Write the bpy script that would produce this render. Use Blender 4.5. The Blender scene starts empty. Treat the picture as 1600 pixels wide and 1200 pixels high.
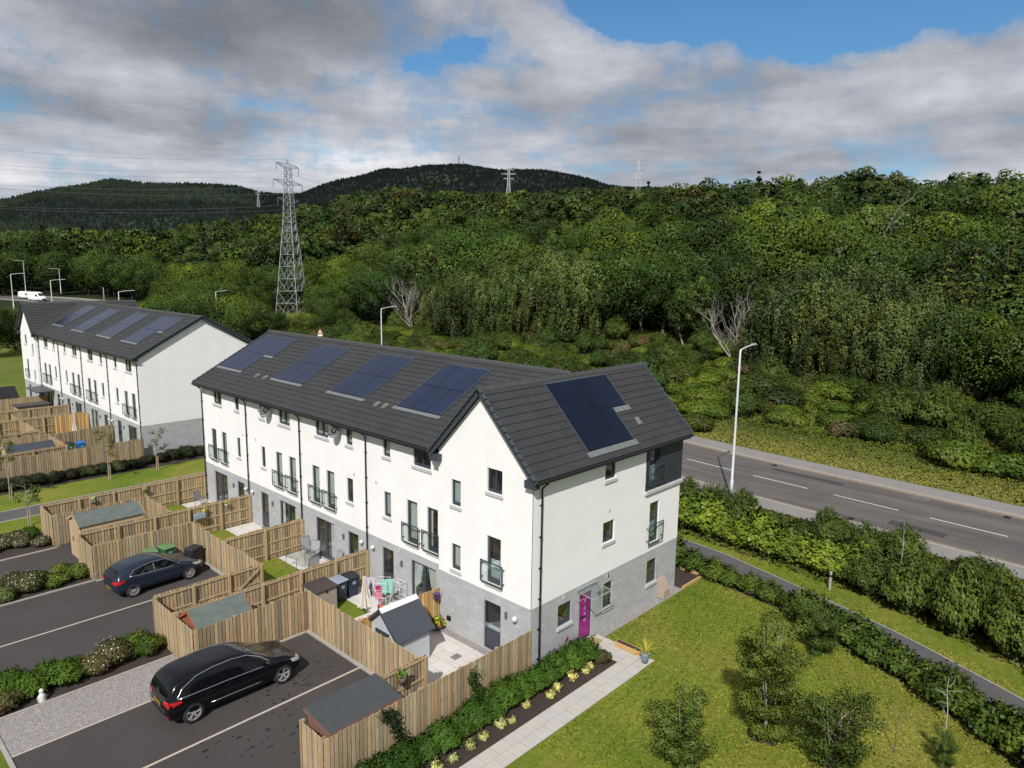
import bpy, math, random
import numpy as np
from mathutils import Vector, Matrix
from mathutils.bvhtree import BVHTree
random.seed(11); rng = np.random.default_rng(11)
scene = bpy.context.scene
COL = scene.collection
R = math.radians

# ------------------------------------------------------------------ materials
def newmat(name):
    m = bpy.data.materials.new(name); m.use_nodes = True
    nt = m.node_tree; nt.nodes.clear()
    return m, nt
def nd(nt, t, **kw):
    n = nt.nodes.new(t)
    for k, v in kw.items():
        if k.startswith('i_'): n.inputs[k[2:].replace('_', ' ')].default_value = v
        else: setattr(n, k, v)
    return n
def c4(c): return (c[0], c[1], c[2], 1.0)
def ramp(nt, fac, stops, interp='LINEAR'):
    r = nt.nodes.new('ShaderNodeValToRGB'); r.color_ramp.interpolation = interp
    e = r.color_ramp.elements
    while len(e) > 1: e.remove(e[-1])
    e[0].position = stops[0][0]; e[0].color = c4(stops[0][1])
    for p, c in stops[1:]:
        x = e.new(p); x.color = c4(c)
    nt.links.new(fac, r.inputs[0]); return r
def mixc(nt, fac, a, b, mode='MIX'):
    m = nt.nodes.new('ShaderNodeMix'); m.data_type = 'RGBA'; m.blend_type = mode
    for s, v in ((0, fac), (6, a), (7, b)):
        if hasattr(v, 'links'): nt.links.new(v, m.inputs[s])
        else: m.inputs[s].default_value = v if s == 0 else c4(v)
    return m.outputs[2]
def noise(nt, co, scale, detail=4, rough=.6):
    n = nd(nt, 'ShaderNodeTexNoise'); n.inputs['Scale'].default_value = scale
    n.inputs['Detail'].default_value = detail; n.inputs['Roughness'].default_value = rough
    nt.links.new(co, n.inputs['Vector']); return n.outputs[0]
def mapping(nt, co, scale=(1,1,1), rot=(0,0,0)):
    m = nd(nt, 'ShaderNodeMapping'); m.inputs['Scale'].default_value = scale; m.inputs['Rotation'].default_value = rot
    nt.links.new(co, m.inputs['Vector']); return m.outputs[0]
def finish(m, nt, color, rough=.8, metal=0., spec=.5, bump=None, bstr=.3, bdist=.02, alpha=None, coat=0, trans=None):
    b = nd(nt, 'ShaderNodeBsdfPrincipled'); o = nd(nt, 'ShaderNodeOutputMaterial')
    if hasattr(color, 'links'): nt.links.new(color, b.inputs['Base Color'])
    else: b.inputs['Base Color'].default_value = c4(color)
    if hasattr(rough, 'links'): nt.links.new(rough, b.inputs['Roughness'])
    else: b.inputs['Roughness'].default_value = rough
    b.inputs['Metallic'].default_value = metal; b.inputs['Specular IOR Level'].default_value = spec
    b.inputs['Coat Weight'].default_value = coat; b.inputs['Coat Roughness'].default_value = .03
    if bump is not None:
        bp = nd(nt, 'ShaderNodeBump'); bp.inputs['Strength'].default_value = bstr; bp.inputs['Distance'].default_value = bdist
        nt.links.new(bump, bp.inputs['Height']); nt.links.new(bp.outputs[0], b.inputs['Normal'])
    out = b.outputs[0]
    if trans:
        t = nd(nt, 'ShaderNodeBsdfTranslucent'); mx = nd(nt, 'ShaderNodeMixShader'); mx.inputs[0].default_value = trans
        if hasattr(color, 'links'): nt.links.new(color, t.inputs[0])
        else: t.inputs[0].default_value = c4(color)
        nt.links.new(out, mx.inputs[1]); nt.links.new(t.outputs[0], mx.inputs[2]); out = mx.outputs[0]
    if alpha is not None:
        t = nd(nt, 'ShaderNodeBsdfTransparent'); mx = nd(nt, 'ShaderNodeMixShader'); mx.inputs[0].default_value = alpha
        nt.links.new(t.outputs[0], mx.inputs[1]); nt.links.new(out, mx.inputs[2]); out = mx.outputs[0]
    nt.links.new(out, o.inputs[0]); return m
def objco(nt): return nd(nt, 'ShaderNodeTexCoord').outputs['Object']
def poco(nt): return nd(nt, 'ShaderNodeNewGeometry').outputs['Position']
def simple(name, c1, c2=None, scale=6, rough=.8, metal=0., spec=.5, bstr=0, bscale=40, coat=0, detail=5, alpha=None, world=False, streak=None):
    m, nt = newmat(name); co = poco(nt) if world else objco(nt)
    if c2 is None: c2 = tuple(x*.82 for x in c1)
    cc = mapping(nt, co, streak) if streak else co
    n = noise(nt, cc, scale, detail)
    r = ramp(nt, n, [(.3, c2), (.7, c1)])
    bp = noise(nt, co, bscale, 4) if bstr else None
    return finish(m, nt, r.outputs[0], rough, metal, spec, bp, bstr, .02, coat=coat, alpha=alpha)

MT = {}
MT['white_metal'] = simple('white_painted_metal', (.72,.72,.72), rough=.45)
MT['frame'] = simple('anthracite_frame', (.042,.051,.066), (.034,.042,.055), rough=.4)
MT['black'] = simple('black_plastic', (.012,.012,.013), rough=.4)
MT['gutter'] = simple('black_gutter', (.01,.01,.011), rough=.35)
MT['sill'] = simple('cast_stone_sill', (.5,.49,.48), (.42,.41,.4), scale=12, rough=.85)
MT['magenta'] = simple('magenta_paint', (.30,.012,.22), (.27,.01,.19), rough=.35)
MT['galv'] = simple('galvanised_steel', (.42,.44,.45), (.32,.34,.35), scale=3, rough=.55, metal=.3)
MT['lampwhite'] = simple('pale_lamp_column', (.62,.63,.64), (.5,.51,.52), scale=2, rough=.5)
MT['chrome'] = simple('chrome_trim', (.75,.76,.78), rough=.18, metal=1.)
MT['alloy'] = simple('alloy_silver', (.62,.62,.64), (.5,.5,.52), rough=.35, metal=.6)
MT['rubber'] = simple('tyre_rubber', (.018,.018,.018), rough=.85)
MT['blackpaint'] = simple('black_car_paint', (.003,.003,.005), (.002,.002,.004), rough=.2, spec=.25, coat=.35)
MT['navypaint'] = simple('navy_car_paint', (.012,.02,.036), (.01,.017,.03), rough=.24, spec=.3, coat=.45)
MT['whitepaint'] = simple('white_van_paint', (.8,.8,.8), (.76,.76,.76), rough=.3, coat=.5)
MT['carglass'] = simple('tinted_car_glass', (.004,.005,.006), (.003,.004,.005), rough=.03, spec=.35)
MT['windscreen'] = simple('windscreen_glass', (.03,.034,.032), (.018,.02,.018), scale=2, rough=.05, spec=.9)
MT['red'] = simple('red_lamp_lens', (.5,.012,.014), (.36,.006,.01), scale=12, rough=.12, coat=.6)
MT['lens'] = simple('clear_lamp_lens', (.55,.56,.57), (.3,.31,.32), scale=20, rough=.12, coat=.6)
MT['plate'] = simple('yellow_number_plate', (.62,.38,.02), (.5,.3,.015), scale=14, rough=.4)
MT['binblack'] = simple('dark_bin_plastic', (.02,.022,.028), rough=.5)
MT['binnavy'] = simple('navy_bin_plastic', (.012,.022,.05), rough=.45)
MT['bingreen'] = simple('green_bin_plastic', (.03,.11,.04), (.045,.14,.06), rough=.5)
MT['bingreenlid'] = simple('faded_green_lid', (.12,.22,.09), (.09,.17,.07), rough=.6)
MT['bingrey'] = simple('grey_bin_lid', (.25,.29,.36), rough=.6)
MT['binblue'] = simple('blue_bin_plastic', (.02,.14,.42), rough=.45)
MT['stone'] = simple('pale_plaster', (.62,.6,.56), (.42,.4,.37), scale=18, rough=.9)
MT['terracotta'] = simple('brown_pot', (.14,.1,.08), rough=.8)
MT['bluepot'] = simple('blue_glazed_pot', (.22,.3,.36), (.13,.19,.25), scale=14, rough=.35)
MT['meter'] = simple('beige_meter_box', (.4,.31,.25), rough=.6)
MT['pinkhose'] = simple('purple_garden_hose', (.3,.17,.2), (.2,.11,.13), scale=25, rough=.5)
MT['felt'] = simple('green_roofing_felt', (.12,.145,.13), (.085,.1,.093), scale=3, rough=.95, bstr=.4, bscale=200)
MT['feltdark'] = simple('grey_roofing_felt', (.055,.062,.066), (.045,.05,.054), scale=3, rough=.95, bstr=.4, bscale=200)
MT['brownlid'] = simple('dark_brown_plastic', (.05,.04,.035), rough=.6)
MT['taupe'] = simple('taupe_plastic', (.33,.29,.24), (.3,.26,.21), rough=.6)
MT['shedred'] = simple('red_brown_shed_wood', (.3,.09,.045), (.2,.06,.03), scale=8, rough=.8, streak=(1,8,8))
MT['shedbrown'] = simple('cedar_brown_shed_wood', (.2,.1,.07), (.12,.06,.045), scale=8, rough=.8, streak=(1,1,9))
MT['shedpale'] = simple('pale_shed_timber', (.46,.34,.2), (.36,.26,.15), scale=5, rough=.8, streak=(1,1,12))
MT['playgrey'] = simple('light_grey_playhouse_plastic', (.46,.48,.52), (.42,.44,.48), rough=.55)
MT['slate'] = simple('slate_blue_plastic', (.045,.052,.066), (.038,.044,.056), rough=.5)
MT['fabric'] = simple('cream_fabric', (.62,.57,.5), (.5,.46,.41), scale=9, rough=.95)
MT['mint'] = simple('mint_towel', (.3,.6,.55), rough=.95)
MT['lilac'] = simple('lilac_cloth', (.55,.52,.62), rough=.95)
MT['pink'] = simple('pink_cloth', (.62,.3,.36), (.5,.12,.2), scale=9, rough=.95)
MT['crimson'] = simple('crimson_cloth', (.45,.03,.12), rough=.95)
MT['coral'] = simple('coral_cloth', (.6,.14,.09), rough=.95)
MT['chairgrey'] = simple('grey_mesh_fabric', (.3,.3,.31), rough=.8)
MT['ridgewhite'] = simple('white_ridge_plastic', (.75,.75,.75), rough=.5)
MT['yellow'] = simple('yellow_plastic', (.7,.52,.03), rough=.5)
MT['bluegrey'] = simple('blue_grey_plastic', (.25,.31,.37), rough=.6)
MT['bark'] = simple('grey_brown_bark', (.11,.09,.07), (.05,.04,.03), scale=6, rough=.95, bstr=.6, bscale=20, streak=(3,3,.6))
MT['birchbark'] = simple('pale_birch_bark', (.42,.38,.33), (.14,.11,.09), scale=7, rough=.9, streak=(1,1,4))
MT['deadwood'] = simple('bleached_dead_wood', (.42,.39,.35), (.28,.25,.22), scale=2, rough=.9)
MT['soil'] = simple('dark_bark_mulch', (.06,.042,.032), (.02,.014,.011), scale=22, rough=1., bstr=1., bscale=45, world=True)
MT['earth'] = simple('dry_leaf_litter', (.13,.095,.06), (.05,.04,.025), scale=9, rough=1., bstr=.8, bscale=30, world=True)
MT['redbrick'] = simple('red_brick_edge', (.28,.1,.05), (.2,.08,.04), scale=20, rough=.9)
MT['interior'] = simple('dim_room_wall', (.1,.1,.095), (.07,.07,.066), rough=.9)
MT['curtain'] = simple('white_curtain', (.66,.66,.64), (.48,.48,.47), scale=7, rough=.95, streak=(6,6,.4))
MT['blind'] = simple('pale_blue_blind', (.5,.55,.56), (.43,.48,.49), scale=3, rough=.9)
MT['kerb'] = simple('concrete_kerb', (.36,.34,.31), (.27,.25,.22), scale=8, rough=.9, world=True)
MT['signred'] = simple('red_sign_border', (.5,.03,.03), rough=.5)
MT['signwhite'] = simple('white_sign_face', (.75,.75,.75), rough=.5)
MT['cable'] = simple('aluminium_cable', (.16,.17,.18), rough=.5)
MT['ornament'] = simple('white_ornament', (.7,.68,.64), (.5,.48,.44), scale=15, rough=.8)

def m_glass():
    m, nt = newmat('window_glass'); co = objco(nt)
    g = nd(nt, 'ShaderNodeBsdfGlossy'); g.inputs['Roughness'].default_value = .03; g.inputs[0].default_value = (.85,.9,.92,1)
    t = nd(nt, 'ShaderNodeBsdfTransparent'); t.inputs[0].default_value = (.8,.86,.84,1)
    bp = nd(nt, 'ShaderNodeBump'); bp.inputs['Strength'].default_value = .04; bp.inputs['Distance'].default_value = .1
    nt.links.new(noise(nt, co, 1.3, 2), bp.inputs['Height']); nt.links.new(bp.outputs[0], g.inputs['Normal'])
    lw = nd(nt, 'ShaderNodeLayerWeight'); lw.inputs[0].default_value = .5
    pw = nd(nt, 'ShaderNodeMath'); pw.operation = 'POWER'; nt.links.new(lw.outputs['Facing'], pw.inputs[0]); pw.inputs[1].default_value = 3.
    fr = nd(nt, 'ShaderNodeMath'); fr.operation = 'MULTIPLY_ADD'; nt.links.new(pw.outputs[0], fr.inputs[0]); fr.inputs[1].default_value = .8; fr.inputs[2].default_value = .15
    mx = nd(nt, 'ShaderNodeMixShader'); o = nd(nt, 'ShaderNodeOutputMaterial')
    nt.links.new(fr.outputs[0], mx.inputs[0]); nt.links.new(t.outputs[0], mx.inputs[1]); nt.links.new(g.outputs[0], mx.inputs[2])
    nt.links.new(mx.outputs[0], o.inputs[0]); return m
MT['glass'] = m_glass()
def m_railglass():
    m, nt = newmat('balustrade_glass')
    g = nd(nt, 'ShaderNodeBsdfGlossy'); g.inputs['Roughness'].default_value = .05; g.inputs[0].default_value = (.8,.88,.86,1)
    t = nd(nt, 'ShaderNodeBsdfTransparent'); t.inputs[0].default_value = (.84,.89,.87,1)
    mx = nd(nt, 'ShaderNodeMixShader'); mx.inputs[0].default_value = .09; o = nd(nt, 'ShaderNodeOutputMaterial')
    nt.links.new(t.outputs[0], mx.inputs[1]); nt.links.new(g.outputs[0], mx.inputs[2]); nt.links.new(mx.outputs[0], o.inputs[0]); return m
MT['railglass'] = m_railglass()

def m_render():
    m, nt = newmat('white_wet_dash_render'); co = objco(nt)
    a = noise(nt, co, .7, 5); b = noise(nt, mapping(nt, co, (1.2,1.2,.16)), 2.2, 5); f = noise(nt, co, 45, 3)
    c = ramp(nt, a, [(.3, (.77,.757,.75)), (.7, (.83,.82,.812))]).outputs[0]
    c = mixc(nt, ramp(nt, b, [(.62, (0,0,0)), (.8, (.35,.35,.35))]).outputs[0], c, (.62,.60,.57))
    c = mixc(nt, ramp(nt, f, [(.35, (.14,.14,.14)), (.5, (0,0,0))]).outputs[0], c, (.55,.54,.52))
    return finish(m, nt, c, .95, bump=f, bstr=.5, bdist=.012)
MT['render'] = m_render()
def m_block(name, ca, cb):
    m, nt = newmat(name); co = objco(nt)
    s = nd(nt, 'ShaderNodeSeparateXYZ'); nt.links.new(co, s.inputs[0])
    ad = nd(nt, 'ShaderNodeMath'); nt.links.new(s.outputs[0], ad.inputs[0]); nt.links.new(s.outputs[1], ad.inputs[1])
    cb_ = nd(nt, 'ShaderNodeCombineXYZ'); nt.links.new(ad.outputs[0], cb_.inputs[0]); nt.links.new(s.outputs[2], cb_.inputs[1])
    br = nd(nt, 'ShaderNodeTexBrick'); nt.links.new(cb_.outputs[0], br.inputs[0])
    br.inputs['Color1'].default_value = c4(ca); br.inputs['Color2'].default_value = c4(cb)
    br.inputs['Mortar'].default_value = (.31,.315,.32,1); br.inputs['Scale'].default_value = 1
    br.inputs['Mortar Size'].default_value = .012; br.inputs['Brick Width'].default_value = .45; br.inputs['Row Height'].default_value = .225
    br.inputs['Bias'].default_value = -.1; br.inputs['Mortar Smooth'].default_value = .3
    n = noise(nt, co, 3.5, 6); n2 = noise(nt, co, 60, 3)
    c = mixc(nt, .2, br.outputs[0], ramp(nt, n, [(.3, (.33,.335,.345)), (.7, (.44,.445,.45))]).outputs[0])
    return finish(m, nt, c, .9, bump=n2, bstr=.25, bdist=.01)
MT['block'] = m_block('grey_split_block', (.34,.345,.355), (.42,.425,.435))

def m_tiles(name, along, up, ca=(.024,.025,.027), cb=(.038,.038,.04)):
    m, nt = newmat(name); co = objco(nt)
    s = nd(nt, 'ShaderNodeSeparateXYZ'); nt.links.new(co, s.inputs[0])
    cb_ = nd(nt, 'ShaderNodeCombineXYZ'); nt.links.new(s.outputs[along], cb_.inputs[0]); nt.links.new(s.outputs[up], cb_.inputs[1])
    br = nd(nt, 'ShaderNodeTexBrick'); nt.links.new(cb_.outputs[0], br.inputs[0])
    br.inputs['Color1'].default_value = c4(ca); br.inputs['Color2'].default_value = c4(cb)
    br.inputs['Mortar'].default_value = (.022,.022,.022,1); br.inputs['Scale'].default_value = 1
    br.inputs['Mortar Size'].default_value = .004; br.inputs['Brick Width'].default_value = .33; br.inputs['Row Height'].default_value = .27
    n = noise(nt, co, .8, 6); n2 = noise(nt, co, 30, 4)
    c = mixc(nt, .5, br.outputs[0], ramp(nt, n, [(.3, (.02,.021,.023)), (.7, (.04,.04,.041))]).outputs[0])
    c = mixc(nt, ramp(nt, n2, [(.66, (0,0,0)), (.78, (.25,.25,.25))]).outputs[0], c, (.12,.115,.09))
    return finish(m, nt, c, .75, bump=n2, bstr=.25, bdist=.01)
MT['tile_m'] = m_tiles('dark_roof_tiles_long', 1, 0)
MT['tile_g'] = m_tiles('dark_roof_tiles_cross', 0, 1)
MT['ridge'] = simple('ridge_tiles', (.06,.06,.06), (.04,.04,.04), scale=6, rough=.7)
MT['verge'] = simple('blue_grey_verge_cap', (.055,.068,.08), (.04,.05,.06), scale=4, rough=.5)
MT['flash'] = simple('lead_flashing', (.2,.21,.21), (.14,.15,.15), scale=5, rough=.45, metal=.2)
def m_solar(name='solar_glass', dark=1.):
    m, nt = newmat(name); co = objco(nt)
    n = noise(nt, co, .5, 3)
    c = ramp(nt, n, [(.3, (.006*dark,.012*dark,.034*dark)), (.7, (.010*dark,.020*dark,.056*dark))]).outputs[0]
    v = nd(nt, 'ShaderNodeTexVoronoi'); v.inputs['Scale'].default_value = 6.2; nt.links.new(co, v.inputs[0])
    return finish(m, nt, c, ramp(nt, n, [(.3, (.2,.2,.2)), (.7, (.3,.3,.3))]).outputs[0], spec=.4*dark, coat=.0)
MT['solar'] = m_solar(); MT['solar_dark'] = m_solar('solar_glass_darker', .5)
MT['cladding'] = simple('slate_grey_cladding', (.03,.036,.046), (.024,.028,.036), rough=.55)

def m_wood(name, base, dark):
    m, nt = newmat(name); co = objco(nt)
    at = nd(nt, 'ShaderNodeAttribute'); at.attribute_name = 'tint'
    n = noise(nt, mapping(nt, co, (14,14,1.6)), 1.6, 7, .7); k = noise(nt, mapping(nt, co, (5,5,3)), 2.5, 3)
    c = ramp(nt, n, [(.28, dark), (.6, base), (.85, tuple(min(1, x*1.2) for x in base))]).outputs[0]
    c = mixc(nt, ramp(nt, k, [(.66, (0,0,0)), (.72, (.6,.6,.6))]).outputs[0], c, tuple(x*.55 for x in dark))
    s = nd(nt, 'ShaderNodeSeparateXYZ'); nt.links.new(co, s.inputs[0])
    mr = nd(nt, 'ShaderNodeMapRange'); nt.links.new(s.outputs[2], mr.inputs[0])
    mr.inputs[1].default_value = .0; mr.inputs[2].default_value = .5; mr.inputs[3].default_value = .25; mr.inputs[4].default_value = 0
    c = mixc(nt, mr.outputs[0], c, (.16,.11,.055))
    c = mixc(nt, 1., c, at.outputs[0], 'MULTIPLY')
    return finish(m, nt, c, .9, bump=n, bstr=.4, bdist=.01)
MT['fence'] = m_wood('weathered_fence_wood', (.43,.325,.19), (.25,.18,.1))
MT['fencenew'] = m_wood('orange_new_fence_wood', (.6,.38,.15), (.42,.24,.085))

def m_leaf(name, trans=.2, lobes=True):
    m, nt = newmat(name)
    at = nd(nt, 'ShaderNodeAttribute'); at.attribute_name = 'tint'
    oi = nd(nt, 'ShaderNodeObjectInfo')
    r = ramp(nt, oi.outputs['Random'], [(0, (.5,.56,.5)), (.2, (1.05,1.,.9)), (.4, (.68,.76,.72)), (.6, (1.2,1.08,.85)), (.8, (.8,.86,.8)), (1, (1.25,1.12,.85))]).outputs[0]
    c = mixc(nt, 1., at.outputs[0], r, 'MULTIPLY')
    n = noise(nt, poco(nt), .05, 3)
    c = mixc(nt, 1., c, ramp(nt, n, [(.35, (.9,.98,.95)), (.65, (1.42,1.3,1.05))]).outputs[0], 'MULTIPLY')
    d = nd(nt, 'ShaderNodeBsdfDiffuse'); t = nd(nt, 'ShaderNodeBsdfTranslucent'); g = nd(nt, 'ShaderNodeBsdfGlossy'); g.inputs['Roughness'].default_value = .5
    g.inputs[0].default_value = (.5,.55,.5,1)
    for q in (d, t): nt.links.new(c, q.inputs[0])
    if lobes:
        na = nd(nt, 'ShaderNodeAttribute'); na.attribute_name = 'nrm'
        vt = nd(nt, 'ShaderNodeVectorTransform'); vt.vector_type = 'NORMAL'; vt.convert_from = 'OBJECT'; vt.convert_to = 'WORLD'
        nt.links.new(na.outputs['Vector'], vt.inputs[0])
        for q in (d, t): nt.links.new(vt.outputs[0], q.inputs['Normal'])
        m.cycles.use_bump_map_correction = False
    mx = nd(nt, 'ShaderNodeMixShader'); mx.inputs[0].default_value = trans; m2 = nd(nt, 'ShaderNodeMixShader'); m2.inputs[0].default_value = .025
    nt.links.new(d.outputs[0], mx.inputs[1]); nt.links.new(t.outputs[0], mx.inputs[2]); nt.links.new(mx.outputs[0], m2.inputs[1]); nt.links.new(g.outputs[0], m2.inputs[2])
    o = nd(nt, 'ShaderNodeOutputMaterial'); nt.links.new(m2.outputs[0], o.inputs[0]); return m
MT['leaf'] = m_leaf('foliage'); MT['leafplain'] = m_leaf('small_leaves', .2, False)

def m_asphalt(name, ca, cb, patch=(.018,.018,.018), tracks=0):
    m, nt = newmat(name); co = poco(nt)
    a = noise(nt, co, .35, 6, .65); f = noise(nt, co, 55, 3, .7); g = noise(nt, mapping(nt, co, (1,1.6,1)), 2.3, 6, .72)
    c = ramp(nt, a, [(.3, ca), (.7, cb)]).outputs[0]
    c = mixc(nt, ramp(nt, f, [(.35, (.35,.35,.35)), (.55, (0,0,0))]).outputs[0], c, tuple(x*.55 for x in ca))
    c = mixc(nt, ramp(nt, f, [(.6, (0,0,0)), (.75, (.5,.5,.5))]).outputs[0], c, tuple(x*2.0 for x in cb))
    c = mixc(nt, ramp(nt, g, [(.66, (0,0,0)), (.73, (.75,.75,.75))]).outputs[0], c, patch)
    if tracks:
        k = noise(nt, mapping(nt, co, (1,.035,1), (0,0,R(-5))), 1.1, 4, .6)
        c = mixc(nt, 1., c, ramp(nt, k, [(.35, (.78,.78,.79)), (.65, (1.2,1.19,1.17))]).outputs[0], 'MULTIPLY')
    return finish(m, nt, c, .9, bump=f, bstr=.35, bdist=.01)
MT['asphalt'] = m_asphalt('driveway_tarmac', (.044,.038,.036), (.058,.051,.049))
MT['road'] = m_asphalt('worn_road_tarmac', (.088,.08,.076), (.115,.106,.1), (.06,.055,.05), 1)
MT['pavement'] = m_asphalt('pale_pavement_tarmac', (.2,.187,.18), (.25,.235,.225), (.1,.09,.08))
MT['footpath'] = m_asphalt('footpath_tarmac', (.075,.072,.073), (.1,.097,.098), (.05,.05,.045))
MT['gutterstrip'] = simple('sandy_gutter_strip', (.24,.19,.13), (.16,.12,.08), scale=3, rough=.95, world=True)
MT['paint'] = simple('worn_white_road_paint', (.72,.72,.7), (.5,.49,.46), scale=9, rough=.8, world=True)
MT['bayline'] = simple('cream_setts_line', (.48,.43,.35), (.36,.31,.25), scale=14, rough=.9, world=True)
def m_gravel():
    m, nt = newmat('pale_gravel'); co = poco(nt)
    v = nd(nt, 'ShaderNodeTexVoronoi'); v.inputs['Scale'].default_value = 42; nt.links.new(co, v.inputs[0])
    hs = nd(nt, 'ShaderNodeSeparateColor'); nt.links.new(v.outputs['Color'], hs.inputs[0])
    c = ramp(nt, hs.outputs[0], [(0, (.17,.155,.15)), (.4, (.27,.25,.24)), (.75, (.35,.32,.31)), (1, (.5,.47,.45))]).outputs[0]
    return finish(m, nt, c, .9, bump=v.outputs['Distance'], bstr=.8, bdist=.03)
MT['gravel'] = m_gravel()
def m_slabs(name, w, h, ca, cb, rot=0):
    m, nt = newmat(name); co = mapping(nt, poco(nt), (1,1,1), (0,0,rot))
    br = nd(nt, 'ShaderNodeTexBrick'); nt.links.new(co, br.inputs[0])
    br.inputs['Color1'].default_value = c4(ca); br.inputs['Color2'].default_value = c4(cb); br.inputs['Mortar'].default_value = (.16,.14,.12,1)
    br.inputs['Scale'].default_value = 1; br.inputs['Mortar Size'].default_value = .008; br.inputs['Brick Width'].default_value = w; br.inputs['Row Height'].default_value = h
    n = noise(nt, co, 2.2, 6)
    c = mixc(nt, .35, br.outputs[0], ramp(nt, n, [(.3, tuple(x*.75 for x in ca)), (.7, tuple(x*1.1 for x in cb))]).outputs[0])
    return finish(m, nt, c, .85, bump=n, bstr=.2)
MT['slab'] = m_slabs('sandstone_path_slabs', .6, .5, (.46,.42,.35), (.42,.41,.4), 0)
MT['patio'] = m_slabs('pale_patio_slabs', .9, .6, (.6,.57,.54), (.52,.48,.45), R(90))

def m_lawn(name='mown_lawn', dry=.5):
    m, nt = newmat(name); co = poco(nt)
    big = noise(nt, co, .22, 5, .6); mid = noise(nt, co, 1.6, 5, .65); fine = noise(nt, mapping(nt, co, (1,1,1)), 30, 4, .8)
    g = ramp(nt, big, [(.32, (.095,.16,.015)), (.52, (.15,.19,.024)), (.7, (.225,.215,.05))]).outputs[0]
    s = nd(nt, 'ShaderNodeTexWave'); s.inputs['Scale'].default_value = .62; s.inputs['Distortion'].default_value = 3.5; s.inputs['Detail'].default_value = 2
    nt.links.new(mapping(nt, co, (1,1,1), (0,0,R(82))), s.inputs[0])
    g = mixc(nt, 1., g, ramp(nt, s.outputs[0], [(.25, (.93,.95,.92)), (.75, (1.06,1.05,1.04))]).outputs[0], 'MULTIPLY')
    g = mixc(nt, ramp(nt, mid, [(.5, (0,0,0)), (.75, (dry,dry,dry))]).outputs[0], g, (.25,.21,.07))
    md = noise(nt, co, 5.5, 6, .75)
    g = mixc(nt, 1., g, ramp(nt, md, [(.3, (.72,.8,.7)), (.7, (1.28,1.2,1.3))]).outputs[0], 'MULTIPLY')
    g = mixc(nt, 1., g, ramp(nt, fine, [(.28, (.42,.46,.42)), (.7, (1.5,1.42,1.3))]).outputs[0], 'MULTIPLY')
    return finish(m, nt, g, .95, spec=.15, bump=fine, bstr=1., bdist=.03)
MT['lawn'] = m_lawn()
MT['verge_grass'] = m_lawn('verge_grass', .9)

def m_ground():
    m, nt = newmat('rough_ground'); co = poco(nt)
    s = nd(nt, 'ShaderNodeSeparateXYZ'); nt.links.new(co, s.inputs[0])
    a = noise(nt, co, .12, 6); b = noise(nt, co, 1.1, 5); f = noise(nt, co, 9, 5, .8)
    g = ramp(nt, a, [(.3, (.085,.13,.022)), (.5, (.12,.15,.03)), (.65, (.16,.155,.045)), (.8, (.19,.17,.07))]).outputs[0]
    g = mixc(nt, 1., g, ramp(nt, f, [(.3, (.45,.5,.45)), (.7, (1.4,1.35,1.3))]).outputs[0], 'MULTIPLY')
    mr = nd(nt, 'ShaderNodeMapRange'); nt.links.new(s.outputs[2], mr.inputs[0]); mr.inputs[1].default_value = .3; mr.inputs[2].default_value = 4
    w = ramp(nt, b, [(.3, (.012,.02,.007)), (.7, (.03,.042,.013))]).outputs[0]
    g = mixc(nt, mr.outputs[0], g, w)
    # far conifer hillsides, with haze and cloud shadow painted in as bluish dark tones
    d = nd(nt, 'ShaderNodeVectorMath'); d.operation = 'LENGTH'; nt.links.new(co, d.inputs[0])
    mf = nd(nt, 'ShaderNodeMapRange'); nt.links.new(d.outputs['Value'], mf.inputs[0]); mf.inputs[1].default_value = 850; mf.inputs[2].default_value = 1100
    hn = noise(nt, mapping(nt, co, (1,1,2.5)), .0032, 7, .6); hf = noise(nt, co, .055, 5, .8)
    h = ramp(nt, hn, [(.38, (.009,.015,.014)), (.5, (.013,.021,.018)), (.6, (.026,.04,.028)), (.72, (.04,.057,.036))]).outputs[0]
    h = mixc(nt, 1., h, ramp(nt, hf, [(.3, (.55,.55,.6)), (.7, (1.35,1.35,1.25))]).outputs[0], 'MULTIPLY')
    g = mixc(nt, mf.outputs[0], g, h)
    return finish(m, nt, g, 1., spec=.1, bump=f, bstr=.6, bdist=.05)
MT['ground'] = m_ground()

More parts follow.
